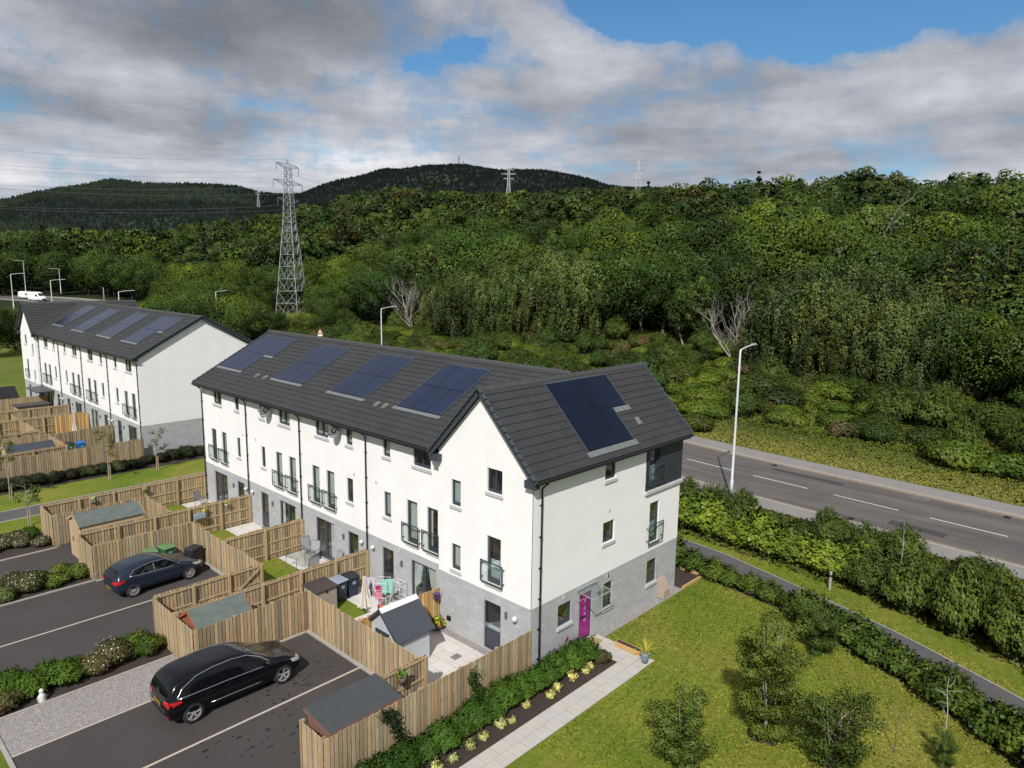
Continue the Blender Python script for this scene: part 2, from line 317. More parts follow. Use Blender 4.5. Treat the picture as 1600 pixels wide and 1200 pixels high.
# ------------------------------------------------------------------ mesh helpers
class MB:
    def __init__(s, F=None): s.v = []; s.f = []; s.m = []; s.t = []; s.F = F
    def add(s, pts, faces, mi=0, tint=None):
        k = len(s.v)
        if s.F: pts = [s.F(*p) for p in pts]
        s.v += [tuple(p) for p in pts]; s.f += [tuple(i+k for i in f) for f in faces]; s.m += [mi]*len(faces)
        s.t += [tint or (1,1,1)]*len(pts); return s
    def box(s, x0, x1, y0, y1, z0, z1, mi=0, tint=None):
        return s.add([(x0,y0,z0),(x1,y0,z0),(x1,y1,z0),(x0,y1,z0),(x0,y0,z1),(x1,y0,z1),(x1,y1,z1),(x0,y1,z1)],
                     [(0,3,2,1),(4,5,6,7),(0,1,5,4),(1,2,6,5),(2,3,7,6),(3,0,4,7)], mi, tint)
    def bar(s, a, b, w, h, mi=0, tint=None, up=(0,0,1)):
        a = Vector(a); b = Vector(b); d = (b-a).normalized(); u = Vector(up)
        if abs(d.dot(u)) > .98: u = Vector((1,0,0))
        x = d.cross(u).normalized(); y = x.cross(d)
        p = [a + x*i*w/2 + y*j*h/2 for i, j in ((-1,-1),(1,-1),(1,1),(-1,1))] + [b + x*i*w/2 + y*j*h/2 for i, j in ((-1,-1),(1,-1),(1,1),(-1,1))]
        return s.add(p, [(0,1,2,3),(7,6,5,4),(0,4,5,1),(1,5,6,2),(2,6,7,3),(3,7,4,0)], mi, tint)
    def poly(s, pts, mi=0, tint=None): return s.add(pts, [tuple(range(len(pts)))], mi, tint)
    def prism(s, poly, z0, z1, mi=0):
        n = len(poly)
        return s.add([(x,y,z0) for x,y in poly]+[(x,y,z1) for x,y in poly],
                     [tuple(range(n))[::-1], tuple(range(n,2*n))]+[(i,(i+1)%n,(i+1)%n+n,i+n) for i in range(n)], mi)
    def tube(s, pts, r, n=6, mi=0, cap=True, tint=None):
        pts = [Vector(p) for p in pts]; rs = r if isinstance(r, (list, tuple)) else [r]*len(pts)
        V = []; F = []; prev = None
        for i, p in enumerate(pts):
            d = (pts[min(i+1,len(pts)-1)] - pts[max(i-1,0)]).normalized()
            u = prev if prev is not None else (Vector((0,0,1)) if abs(d.z) < .9 else Vector((1,0,0)))
            x = d.cross(u)
            x = x.normalized() if x.length > 1e-6 else Vector((1,0,0))
            y = x.cross(d).normalized(); prev = y
            for k in range(n):
                a = 2*math.pi*k/n; V.append(p + (x*math.cos(a) + y*math.sin(a))*rs[i])
        for i in range(len(pts)-1):
            for k in range(n): F.append((i*n+k, i*n+(k+1)%n, (i+1)*n+(k+1)%n, (i+1)*n+k))
        if cap: F += [tuple(range(n))[::-1], tuple(range((len(pts)-1)*n, len(pts)*n))]
        return s.add(V, F, mi, tint)
    def lathe(s, prof, c=(0,0,0), n=16, axis='z', mi=0):
        V = []; F = []; m = len(prof)
        for k in range(n):
            a = 2*math.pi*k/n
            for r, h in prof:
                if axis == 'z': V.append((c[0]+r*math.cos(a), c[1]+r*math.sin(a), c[2]+h))
                else: V.append((c[0]+r*math.cos(a), c[1]+h, c[2]+r*math.sin(a)))
        for k in range(n):
            for i in range(m-1): F.append((k*m+i, ((k+1)%n)*m+i, ((k+1)%n)*m+i+1, k*m+i+1))
        return s.add(V, F, mi)
    def build(s, name, mats, parent=None, smooth=False, bevel=0, wobble=0):
        me = bpy.data.meshes.new(name); me.from_pydata(s.v, [], s.f)
        mats = mats if isinstance(mats, (list, tuple)) else [mats]
        for m in mats: me.materials.append(MT[m] if isinstance(m, str) else m)
        me.polygons.foreach_set('material_index', s.m)
        if smooth: me.polygons.foreach_set('use_smooth', [True]*len(s.f))
        if any(t != (1,1,1) for t in s.t) or any(x in ('fence','fencenew') for x in mats):
            at = me.attributes.new('tint', 'FLOAT_COLOR', 'POINT')
            at.data.foreach_set('color', np.array([c4(t) for t in s.t], dtype=np.float32).ravel())
        me.update()
        o = bpy.data.objects.new(name, me); COL.objects.link(o)
        if parent: o.parent = parent
        if bevel:
            b = o.modifiers.new('bevel', 'BEVEL'); b.width = bevel; b.segments = 2; b.limit_method = 'ANGLE'
        return o
def tag(o, label=None, cat=None, group=None, kind=None):
    for k, v in (('label', label), ('category', cat), ('group', group), ('kind', kind)):
        if v: o[k] = v
    return o
def thing(name, label, cat, loc=(0,0,0), rz=0, group=None):
    o = bpy.data.objects.new(name, None); COL.objects.link(o); o.empty_display_size = .3
    o.location = loc; o.rotation_euler = (0,0,rz); return tag(o, label, cat, group)
def copy_tree(o, parent=None):
    c = o.copy(); COL.objects.link(c)
    if parent: c.parent = parent
    for ch in list(o.children): copy_tree(ch, c)
    return c
def place(o, loc, rz=0, sc=None, label=None, group=None):
    o.location = loc; o.rotation_euler = (0,0,rz)
    if sc: o.scale = (sc,)*3 if isinstance(sc, (int,float)) else sc
    if label: o['label'] = label
    if group: o['group'] = group
    return o
def struct(name, mb, mats): return tag(mb.build(name, mats), kind='structure')

# ------------------------------------------------------------------ terrain height
CX, CY = -19.162, -16.870
AZ = [-60,-25,-5,10,16,22,30,35,45,52,56,60,66,72,78,90,110,140]
R0 = [140,120,100,103,108,115,135,140,155,180,215,248,238,165,150,150,200,300]
RR = [400,360,330,330,330,350,350,380,450,480,520,560,620,700,760,800,900,900]
HH = [10,26,33,35,38,40,41,42,45,50,46,38,31,24,20,20,10,0]
FAZ = [-60,-25,-5,10,16,22,30,35,38.5,43.5,47,50,53.3,56,59.5,62.4,64,67,72,74.7,78,90,110,140]
FS = [.03,.05,.07,.08,.085,.09,.1,.108,.120,.126,.1305,.131,.127,.111,.091,.089,.096,.098,.097,.087,.07,.055,.04,.02]   # far hill slope
TS = [130,120,98,101,108,115,138,145,152,182,203,248,236,240,262,262,262,262]
def terr(x, y):
    x = np.asarray(x, float); y = np.asarray(y, float)
    az = np.degrees(np.arctan2(y-CY, x-CX)); r = np.hypot(x-CX, y-CY)
    r0 = np.interp(az, AZ, R0); rr = np.interp(az, AZ, RR); hh = np.interp(az, AZ, HH, left=0, right=0); fs = np.interp(az, FAZ, FS, left=.01, right=.01)
    t = np.clip((r-r0)/(rr-r0), 0, 1); near = hh*t**.85
    wob = np.sin(x*.031+y*.017)*np.sin(y*.027-x*.011)*3.0*np.clip(t*2, 0, 1)
    rd = rr*1.5; fr = 2000.; ft = 15.46+fs*fr-9
    t2 = np.clip((r-rr)/(rd-rr), 0, 1); t3 = np.clip((r-rd)/(fr-rd), 0, 1)
    z = near + wob - .25*hh*t2 + (ft-.75*hh)*(t3*t3*(3-2*t3))
    z = np.where(r > fr, ft*np.exp(-((r-fr)/1500.)**2), z)
    hill = np.sin(az*.55+r*.004)*np.sin(r*.0055+az*.2)*9*np.clip((r-900)/500, 0, 1)*np.clip((1980-r)/200, 0, 1)
    return z + hill
def tz(x, y): return float(terr(x, y))
def build_ground():
    azs = np.concatenate([np.arange(-60, 110, .5), np.arange(110, 300, 5.)])
    rs = np.concatenate([np.arange(0.5, 60, 8), np.arange(60, 160, 5), np.arange(160, 800, 12), np.arange(800, 2100, 30), [2150,2300,2600,3000,3600,4500,6000,9000]])
    A, Rg = np.meshgrid(np.radians(azs), rs, indexing='ij')
    X = CX+Rg*np.cos(A); Y = CY+Rg*np.sin(A); Z = terr(X, Y)
    na, nr = A.shape
    V = np.stack([X, Y, Z], -1).reshape(-1, 3)
    F = []
    idx = np.arange(na*nr).reshape(na, nr); nx = np.roll(idx, -1, axis=0)
    q = np.stack([idx[:, :-1], idx[:, 1:], nx[:, 1:], nx[:, :-1]], -1).reshape(-1, 4)
    me = mesh_np('ground', V, q); me.materials.append(MT['ground'])
    me.polygons.foreach_set('use_smooth', [True]*len(me.polygons))
    o = bpy.data.objects.new('ground', me); COL.objects.link(o); tag(o, kind='structure')
def mesh_np(name, V, Q, tint=None, nrm=None):
    V = np.asarray(V, np.float32); Q = np.asarray(Q, np.int32)
    me = bpy.data.meshes.new(name)
    me.vertices.add(len(V)); me.vertices.foreach_set('co', V.ravel())
    k = Q.shape[1]
    me.loops.add(Q.size); me.loops.foreach_set('vertex_index', Q.ravel())
    me.polygons.add(len(Q)); me.polygons.foreach_set('loop_start', np.arange(0, Q.size, k, dtype=np.int32))
    me.polygons.foreach_set('loop_total', np.full(len(Q), k, np.int32))
    if tint is not None:
        at = me.attributes.new('tint', 'FLOAT_COLOR', 'POINT')
        t = np.ones((len(V), 4), np.float32); t[:, :3] = tint
        at.data.foreach_set('color', t.ravel())
    if nrm is not None:
        at = me.attributes.new('nrm', 'FLOAT_VECTOR', 'POINT'); at.data.foreach_set('vector', np.asarray(nrm, np.float32).ravel())
    me.update(calc_edges=True)
    return me
build_ground()
# ------------------------------------------------------------------ buildings
def facade(O, U, N):
    O = Vector(O); U = Vector(U); N = Vector(N)
    return lambda u, n, z: tuple(O + U*u + N*n + Vector((0,0,z)))
def wall_grid(mb, u0, u1, z0, z1, holes, n=0, rev=.14, noreveal=(), mi=0):
    hs = [(max(u0, min(a,b)), min(u1, max(a,b)), max(z0, c), min(z1, d), k) for k, (a, b, c, d) in enumerate(holes)]
    hs = [h for h in hs if h[1]-h[0] > 1e-4 and h[3]-h[2] > 1e-4]
    us = sorted({u0, u1, *[h[0] for h in hs], *[h[1] for h in hs]}); zs = sorted({z0, z1, *[h[2] for h in hs], *[h[3] for h in hs]})
    for a, b in zip(us, us[1:]):
        for c, d in zip(zs, zs[1:]):
            mu, mz = (a+b)/2, (c+d)/2
            if any(h[0] < mu < h[1] and h[2] < mz < h[3] for h in hs): continue
            mb.poly([(a,n,c),(b,n,c),(b,n,d),(a,n,d)], mi)
    for a, b, c, d, k in hs:
        if k in noreveal: continue
        r = n-rev
        mb.poly([(a,n,c),(a,r,c),(a,r,d),(a,n,d)], mi); mb.poly([(b,n,c),(b,n,d),(b,r,d),(b,r,c)], mi)
        mb.poly([(a,n,d),(a,r,d),(b,r,d),(b,n,d)], mi); mb.poly([(a,n,c),(b,n,c),(b,r,c),(a,r,c)], mi)
def room(root, F, a, b, c, d, curtain):
    mb = MB(F); n0, n1 = -.16, -1.5; A, B, C_, D = a-.05, b+.05, c-.05, d+.03
    for P in ([(A,n1,C_),(B,n1,C_),(B,n1,D),(A,n1,D)], [(A,n0,C_),(A,n1,C_),(A,n1,D),(A,n0,D)], [(B,n0,C_),(B,n1,C_),(B,n1,D),(B,n0,D)],
              [(A,n0,D),(B,n0,D),(B,n1,D),(A,n1,D)], [(A,n0,C_),(B,n0,C_),(B,n1,C_),(A,n1,C_)]): mb.poly(P)
    mb.build('room_lining', 'interior', root)
    w = b-a; cb = MB(F)
    def drape(u0, u1, z0, z1, k=8):
        pts = [(u0+(u1-u0)*i/k, -.15-.02*(i % 2)) for i in range(k+1)]
        for (p, q), (r, s) in zip(pts, pts[1:]): cb.poly([(p,q,z0),(r,s,z0),(r,s,z1),(p,q,z1)])
    if curtain == 'sides': drape(a, a+w*.2, c+.05, d); drape(b-w*.2, b, c+.05, d)
    elif curtain == 'left': drape(a, a+w*.3, c+.05, d)
    elif curtain == 'right': drape(b-w*.32, b, c+.05, d)
    elif curtain == 'full': drape(a, b, c+.05, d, 14)
    elif curtain == 'blind': cb.poly([(a,-.145,c+.03),(b,-.145,c+.03),(b,-.145,d),(a,-.145,d)])
    elif curtain == 'half': cb.poly([(a,-.145,c+.03),(b,-.145,c+.03),(b,-.145,c+(d-c)*.5),(a,-.145,c+(d-c)*.5)])
    elif curtain == 'tied':
        for s in (1, -1):
            e = a if s > 0 else b
            cb.poly([(e,-.15,d),(e+s*w*.42,-.15,d),(e+s*w*.3,-.15,c+(d-c)*.55),(e+s*w*.08,-.15,c+.35*(d-c)),(e+s*w*.14,-.15,c+.05),(e,-.15,c+.05)])
    if cb.f: cb.build('curtain', 'blind' if curtain in ('blind','half') else 'curtain', root)
def window(root, F, a, b, c, d, kind, curtain=None, sill=True, framemat='frame'):
    a, b = min(a,b), max(a,b); fr = MB(F); t = .07; n0, n1 = -.13, -.055
    def fb(u0, u1, z0, z1, p=n1): fr.box(u0, u1, n0, p, z0, z1)
    fb(a, a+t, c, d); fb(b-t, b, c, d); fb(a+t, b-t, d-t, d); fb(a+t, b-t, c, c+t)
    name = {'dbl':'window','sm':'window','jul':'french_window','patio':'patio_door','door':'door','front':'door'}[kind]
    m = (a+b)/2
    if kind == 'dbl': fb(m-t*.55, m+t*.55, c+t, d-t, n1-.004); fr.box(a+t, m-t*.55, n0, n1-.01, c+t, c+t+.05); fr.box(m+t*.55, b-t, n0, n1-.01, c+t, c+t+.05)
    if kind == 'sm': fb(a+t, b-t, c+t, c+t+.07, n1-.01)
    if kind == 'jul': fb(a+t, b-t, c+t, c+t+.16, n1-.01); fb(a+t, a+t+.05, c+t+.16, d-t, n1-.012); fb(b-t-.05, b-t, c+t+.16, d-t, n1-.012)
    if kind == 'patio': fb(m-.09, m+.09, c+t, d-t, n1-.004); fb(a+t, m-.09, c+t, c+t+.12, n1-.01); fb(m+.09, b-t, c+t, c+t+.12, n1-.01)
    if kind == 'door': fb(a+t, b-t, c+t, c+(d-c)*.42, n1-.02); fb(a+t+.09, b-t-.09, c+t+.1, c+(d-c)*.38, n1-.008)
    w = thing(name, None, None); w.parent = root
    if kind == 'front':
        fr.build('frame', 'frame', w)
        lf = MB(F); lf.box(a+t, b-t, n0+.005, n1-.012, c+t*.4, d-t); lf.build('leaf', 'magenta', w)
        g = MB(F)
        for k in range(4): g.box(m-.02, m+.09, n1-.014, n1-.008, d-.5-k*.27, d-.36-k*.27)
        g.build('pane', 'galv', w)
        h = MB(F); h.box(a+.2, a+.5, n1-.014, n1+.006, c+.95, c+1.03); h.build('letter_plate', 'black', w)
        h = MB(F); h.box(b-t-.13, b-t-.09, n1-.014, n1+.05, c+.9, c+1.14); h.build('handle', 'chrome', w)
        return w
    fr.build('frame', framemat, w, bevel=.006)
    g = MB(F); z0 = c+(d-c)*.42 if kind == 'door' else c+t
    g.poly([(a+t,-.1,z0),(b-t,-.1,z0),(b-t,-.1,d-t),(a+t,-.1,d-t)]); g.build('pane', 'glass', w)
    if kind in ('door','patio'):
        h = MB(F); hu = m+.03 if kind == 'patio' else b-t-.05; h.box(hu-.02, hu+.02, n1-.004, n1+.05, c+.95, c+1.15); h.build('handle', 'chrome', w)
    if kind in ('sm','dbl','jul') and sill:
        sl = MB(F); sl.box(a-.07, b+.07, -.12, .07, c-.15, c-.012); sl.build('sill', 'sill', w, bevel=.012)
    room(w, F, a, b, c, d, curtain)
    return w
def balcony(root, F, a, b, c):
    a, b = min(a,b)-.22, max(a,b)+.22; p = thing('juliet_balcony', None, None); p.parent = root
    r = MB(F); z0, z1, n = c+.08, c+.92, .16
    for s, t in ((a,a+.035),(b-.035,b)): r.box(s, t, n-.018, n+.018, z0, z1)
    r.box(a, b, n-.02, n+.02, z1, z1+.035); r.box(a, b, n-.02, n+.02, z0-.035, z0)
    for u in (a, b-.035):
        for z in (z0+.1, z1-.15): r.box(u, u+.035, 0, n, z, z+.03)
    r.build('rail', 'frame', p)
    g = MB(F); g.poly([(a+.05,n,z0+.03),(b-.05,n,z0+.03),(b-.05,n,z1-.03),(a+.05,n,z1-.03)]); g.build('glass_panel', 'railglass', p)
def slope(mb, P0, U, L, up, n, cut=None, step=.03):
    """tile courses: P0 lower start corner, U unit along the eave, L length, up = full vector eave to ridge, n courses"""
    P0 = Vector(P0); U = Vector(U); up = Vector(up); N = U.cross(up).normalized()
    if N.z < 0: N = -N
    for k in range(n):
        a0, a1 = (0, L) if not cut else cut(k/n)
        lo = P0 + up*(k/n); hi = P0 + up*((k+1)/n)
        A, B = lo+U*a0+N*step, lo+U*a1+N*step; C_, D = hi+U*a1, hi+U*a0
        mb.add([A, B, C_, D, lo+U*a0-N*.004, lo+U*a1-N*.004], [(0,1,2,3),(0,4,5,1)])
def pipe(root, F, u, z0, z1, n=.09):
    m = MB(F); m.tube([(u, n, z0), (u, n, z1-.35)], .036, 8); m.tube([(u, n, z1-.38), (u, n+.02, z1-.3), (u-.0, n+.28, z1-.06)], .036, 8)
    z = z0+.4
    while z < z1-.4:
        m.tube([(u, n, z), (u, n, z+.05)], .05, 8); m.box(u-.05, u+.05, 0, n, z, z+.04); z += 1.25
    m.build('downpipe', 'gutter', root)
def dish(root, F, u, z):
    p = thing('satellite_dish', None, None); p.parent = root
    m = MB(F); m.tube([(u,0,z),(u,.25,z),(u-.02,.34,z-.12)], .02, 6); m.tube([(u-.02,.36,z-.3),(u-.02,.72,z-.1)], .014, 5); m.build('bracket', 'galv', p)
    d = MB(); c = Vector(F(u-.02,.36,z-.15)); ax = (Vector(F(0,1,0))-Vector(F(0,0,0)) + Vector((.0,-.9,.35))).normalized()
    x = ax.cross(Vector((0,0,1))).normalized(); y = x.cross(ax)
    V = [c - ax*.05]; Fc = []
    for i in range(1, 4):
        for k in range(20):
            a = 2*math.pi*k/20; rr = .34*i/3; V.append(c + x*rr*math.cos(a)*.9 + y*rr*math.sin(a) + ax*(.09*(i/3)**2-.05))
    for k in range(20): Fc.append((0, 1+k, 1+(k+1) % 20))
    for i in range(2):
        for k in range(20): Fc.append((1+i*20+k, 1+i*20+(k+1) % 20, 1+(i+1)*20+(k+1) % 20, 1+(i+1)*20+k))
    d.add(V, Fc); d.build('dish', 'galvdark', p, smooth=True)
    l = MB(F); l.tube([(u-.02,.7,z-.12),(u-.02,.78,z-.08)], .035, 8); l.build('receiver', 'black', p)
MT['galvdark'] = simple('grey_dish_metal', (.12,.125,.13), (.09,.095,.1), rough=.5)
def wall_light(root, F, u, z):
    m = MB(F); m.box(u-.05, u+.05, 0, .09, z-.13, z+.13); m.build('wall_light', 'galvdark', root, bevel=.01)
def wall_vent(root, F, u, z, mat='white_metal', s=.12):
    m = MB(F); m.tube([(u,0,z),(u,.1,z),(u-.05,.2,z-.03)], [s*.6, s, s*.75], 10); m.build('flue_terminal', mat, root, smooth=True)
def wall_grille(root, F, u, z):
    m = MB(F); m.box(u-.06, u+.06, 0, .03, z-.06, z+.1); m.build('air_vent', 'sill', root)
def array(root, fn, cells, y0, x0, dy, dx, base, gap=.012, sm='solar'):
    """solar array: fn(a,b,h) maps roof coords; cells = list of (col,row)"""
    p = thing('solar_array', None, None); p.parent = root
    for (c, r) in cells:
        m = MB(fn); g = gap
        a0, a1, b0, b1 = y0+c*dy+g, y0+(c+1)*dy-g, x0+r*dx+g, x0+(r+1)*dx-g
        m.box(a0, a1, b0, b1, .02, .06); m.build('solar_panel', sm, p)
    f = MB(fn)
    for a0, a1, b in base: f.box(a0-.12, a1+.2, b-.2, b-.02, .028, .045)
    f.build('flashing', 'flash', p)
    e = MB(fn); cs = {c for c, r in cells}; rs = {r for c, r in cells}
    for (c, r) in cells:
        if (c+1, r) not in cells: e.box(y0+(c+1)*dy, y0+(c+1)*dy+.05, x0+r*dx, x0+(r+1)*dx, .02, .07)
        if (c-1, r) not in cells: e.box(y0+c*dy-.05, y0+c*dy, x0+r*dx, x0+(r+1)*dx, .02, .07)
        if (c, r+1) not in cells: e.box(y0+c*dy, y0+(c+1)*dy, x0+(r+1)*dx, x0+(r+1)*dx+.06, .02, .07)
    e.build('edge_trim', 'verge', p)

ROOFE = dict(H1=2.6)
def terrace(root, s, D, Ye, depth, ze, zr, gz, up_z0=7.8, gable_low=True, Yg0=0., gx=0., holes_main=(), holes_gab=(), holes_end=(), clad=None, endz=2.6):
    """A row of houses along +Y with a cross-gabled house at one end.
    s facade X; gable house Y in [Yg0, Yg0+D], facade X=gx; plain part up to Ye (the far side of the row from the gable)."""
    H1 = 2.6
    lo, hi = (Yg0+D, Ye) if gable_low else (Ye, Yg0)
    Fm = facade((s,0,0), (0,1,0), (-1,0,0)); Fg = facade((gx,0,0), (0,1,0), (-1,0,0)); Bx = gx+depth
    w = MB(Fm); b = MB(Fm)
    wall_grid(w, lo-.05 if gable_low else lo, hi if gable_low else hi+.05, H1, ze-.1, [h[:4] for h in holes_main], n=.015)
    wall_grid(b, lo-.05 if gable_low else lo, hi if gable_low else hi+.05, -.1, H1, [h[:4] for h in holes_main])
    w.F = b.F = Fg
    wall_grid(w, Yg0, Yg0+D, H1, up_z0, [h[:4] for h in holes_gab], n=.015)
    wall_grid(b, Yg0, Yg0+D, -.1, H1, [h[:4] for h in holes_gab])
    # gable triangle (front and back)
    w.F = None; c = Yg0+D/2
    for X in (gx-.015, Bx):
        w.poly([(X,Yg0,up_z0),(X,Yg0+D,up_z0),(X,Yg0+D,up_z0+.12),(X,c,gz-.2),(X,Yg0,up_z0+.12)])
    # end face beside the gable house
    ey = Yg0 if gable_low else Yg0+D; sg = -1 if gable_low else 1
    Fe = facade((0,ey,0), (1,0,0), (0,sg,0)); w.F = Fe; b.F = Fe
    hh = [h[:4] for h in holes_end] + ([clad[:4]] if clad else [])
    wall_grid(w, gx, Bx, H1, up_z0+.12, hh, n=.015, noreveal=(len(hh)-1,) if clad else ())
    wall_grid(b, gx, Bx, -.1, H1, [h[:4] for h in holes_end])
    # return between gable house and recessed row
    w.F = None; b.F = None; yj = Yg0+D if gable_low else Yg0
    w.poly([(gx-.015,yj,H1),(s+.1,yj,H1),(s+.1,yj,up_z0+.3),(gx-.015,yj,up_z0+.3)]); b.poly([(gx,yj,-.1),(s+.1,yj,-.1),(s+.1,yj,H1),(gx,yj,H1)])
    # plain gable of the row, back walls
    yp = Ye; mid = (s+Bx)/2; top = zr-.22
    w.poly([(s-.015,yp,H1),(Bx,yp,H1),(Bx,yp,ze-.1),(mid,yp,top),(s-.015,yp,ze-.1)]); b.poly([(s,yp+(.0),-.1),(Bx,yp,-.1),(Bx,yp,H1),(s,yp,H1)])
    y0b, y1b = (Yg0, Ye) if gable_low else (Ye, Yg0+D)
    w.poly([(Bx,y0b,H1),(Bx,y1b,H1),(Bx,y1b,ze),(Bx,y0b,ze)]); b.poly([(Bx,y0b,-.1),(Bx,y1b,-.1),(Bx,y1b,H1),(Bx,y0b,H1)])
    # under-edge of the render band
    for X, a, d in ((s, lo, hi), (gx, Yg0, Yg0+D)): w.poly([(X-.015,a,H1),(X-.015,d,H1),(X,d,H1),(X,a,H1)])
    w.F = Fe; w.poly([(gx,.015,H1),(Bx,.015,H1),(Bx,0,H1),(gx,0,H1)]); w.F = None
    w.build('rendered_wall', 'render', root); b.build('block_base', 'block', root)
    # roof
    ex = s-.47; rise = zr-ze; run = mid-ex; n = 18
    yA, yB = (Yg0+D/2+.03, Ye+.25) if gable_low else (Ye-.25, Yg0+D/2-.03)
    jcut = (Yg0+D+.05) if gable_low else (Yg0-.05)
    def cutf(t):
        if t*run+ex < s+.1: return (0, yB-jcut) if gable_low else (0, jcut-yA)
        return (0, yB-yA)
    r = MB()
    if gable_low: slope(r, (ex,yB,ze), (0,-1,0), yB-yA, (run,0,rise), n, cutf)
    else: slope(r, (ex,yA,ze), (0,1,0), yB-yA, (run,0,rise), n, cutf)
    bx2 = 2*mid-ex
    slope(r, (bx2,yA,ze), (0,1,0), yB-yA, (-run,0,rise), n)
    g = MB(); ov = .35; gr = gz - (ze-.1); half = D/2+ov; gx0 = gx-.3; gl = depth+.65; ng = 12
    slope(g, (gx0,Yg0-ov,ze-.1), (1,0,0), gl, (0,half,gr), ng)
    slope(g, (gx0,Yg0+D+ov,ze-.1), (1,0,0), gl, (0,-half,gr), ng)
    rt = thing('roof', None, None); rt.parent = root
    r.build('long_roof_tiles', 'tile_m', rt); g.build('cross_roof_tiles', 'tile_g', rt)
    # ridge tiles
    rd = MB()
    yy = yA
    while yy < yB-.05:
        rd.add([(mid-.13,yy,zr-.05),(mid,yy,zr+.055),(mid+.13,yy,zr-.05),(mid-.13,yy+.44,zr-.05),(mid,yy+.44,zr+.055),(mid+.13,yy+.44,zr-.05)], [(0,3,4,1),(1,4,5,2)]); yy += .45
    xx = gx0
    while xx < gx0+gl-.05:
        rd.add([(xx,c-.13,gz-.1),(xx,c,gz+.055),(xx,c+.13,gz-.1),(xx+.44,c-.13,gz-.1),(xx+.44,c,gz+.055),(xx+.44,c+.13,gz-.1)], [(0,1,4,3),(1,2,5,4)]); xx += .45
    rd.build('ridge_tiles', 'ridge', rt)
    # verges: capped edge with dark bargeboard
    v = MB(); bg = MB()
    def verge(a, b, m, out):
        v = MB()
        a = Vector(a); b = Vector(b); d = b-a; out = Vector(out)
        for i in range(m):
            p, q = a+d*(i/m), a+d*((i+.94)/m); up = Vector((0,0,.05))
            v.bar(p+out*.02+up*1.2, q+out*.02+up*.6, .13, .085)
        v.build('verge_caps', 'verge', rt)
        bg.bar(a-out*.03-Vector((0,0,.11)), b-out*.03-Vector((0,0,.11)), .04, .22)
        bg.bar(a-out*.15-Vector((0,0,.14)), b-out*.15-Vector((0,0,.14)), .26, .02)
    for X, o in ((gx0, (-1,0,0)), (gx0+gl, (1,0,0))):
        verge((X,Yg0-ov,ze-.1), (X,c,gz), 14, o); verge((X,Yg0+D+ov,ze-.1), (X,c,gz), 14, o)
    ye_ = yB if gable_low else yA
    verge((ex,ye_,ze), (mid,ye_,zr), 18, (0,1 if gable_low else -1,0)); verge((bx2,ye_,ze), (mid,ye_,zr), 18, (0,1 if gable_low else -1,0))
    
    # eaves: soffit, fascia
    ya_, yb_ = (jcut, yB) if gable_low else (yA, jcut)
    bg.box(ex+.04, s+.02, ya_, yb_, ze-.2, ze-.17); bg.box(ex+.03, ex+.055, ya_, yb_, ze-.2, ze-.02)
    for e, o in ((Yg0-ov, 1), (Yg0+D+ov, -1)):
        x_end = gx0+gl if (e < Yg0) == gable_low else s+.3
        bg.box(gx0+.04, x_end-.05, min(e+o*.04, e+o*ov), max(e+o*.04, e+o*ov), ze-.3, ze-.27); bg.box(gx0+.04, x_end-.05, min(e+o*.03,e+o*.055), max(e+o*.03,e+o*.055), ze-.3, ze-.12)
        # box ends at the feet of the gable
        bg.box(gx0+.03, gx-.0, min(e+o*.03, e+o*(ov+.22)), max(e+o*.03, e+o*(ov+.22)), ze-.42, ze-.13)
    bg.build('fascia_and_soffit', 'slate', rt)
    gt = MB()
    gt.tube([(ex-.04, ya_+.1, ze-.07), (ex-.04, yb_, ze-.07)], .062, 8)
    e = (Yg0-ov-.03) if gable_low else (Yg0+D+ov+.03)
    gt.tube([(gx0+.05, e, ze-.17), (gx0+gl-.05, e, ze-.17)], .062, 8)
    gt.build('gutter', 'gutter', root)
    return Fm, Fg, Fe, (ex, mid, run, rise, ze, zr, gx0, gl, half, gr, ov)

# ---- the near row
B1 = thing('terraced_row', 'nearest white rendered three-storey row with grey block base and blue solar panels', 'terrace building')
M1 = [ # (y0,y1,z0,z1,kind,curtain)
 (27.37,26.25,6.74,7.66,'dbl','sides'),(24.48,23.95,6.74,7.66,'sm',None),(21.4,20.82,6.74,7.66,'sm','blind'),(19.22,18.02,6.74,7.66,'dbl','full'),
 (15.44,14.24,6.74,7.66,'dbl','full'),(12.65,12.1,6.74,7.66,'sm','half'),(9.63,9.08,6.74,7.66,'sm','blind'),(7.41,6.2,6.74,7.66,'dbl',None),
 (27.93,27.23,3.02,5.05,'jul','left'),(26.48,25.82,3.02,5.05,'jul','right'),(24.43,23.97,3.82,5.05,'sm','blind'),
 (21.38,20.92,3.82,5.05,'sm','left'),(19.72,19.0,3.02,5.05,'jul','full'),(18.28,17.54,3.02,5.05,'jul','full'),
 (15.9,15.17,3.02,5.05,'jul','full'),(14.52,13.77,3.02,5.05,'jul','full'),(12.67,12.13,3.82,5.05,'sm','left'),
 (9.61,9.07,3.82,5.05,'sm','blind'),(7.9,7.14,3.02,5.05,'jul','full'),(6.48,5.74,3.02,5.05,'jul','right'),
 (27.8,26.0,.1,2.25,'patio',None),(24.66,23.76,.1,2.25,'door',None),(21.68,20.8,.1,2.25,'door','left'),(19.49,17.72,.1,2.25,'patio','sides'),
 (15.67,13.94,.1,2.25,'patio','left'),(12.68,11.79,.1,2.25,'door',None),(9.81,8.95,.1,2.25,'door',None),(7.63,5.9,.1,2.25,'patio','tied')]
G1 = [(4.51,3.94,5.7,6.81,'sm','blind'),(2.41,1.58,6.76,7.73,'dbl',None),(4.5,3.94,2.9,4.03,'sm','full'),(2.4,1.62,2.98,4.95,'jul','half'),(2.55,1.6,.08,2.18,'door','half')]
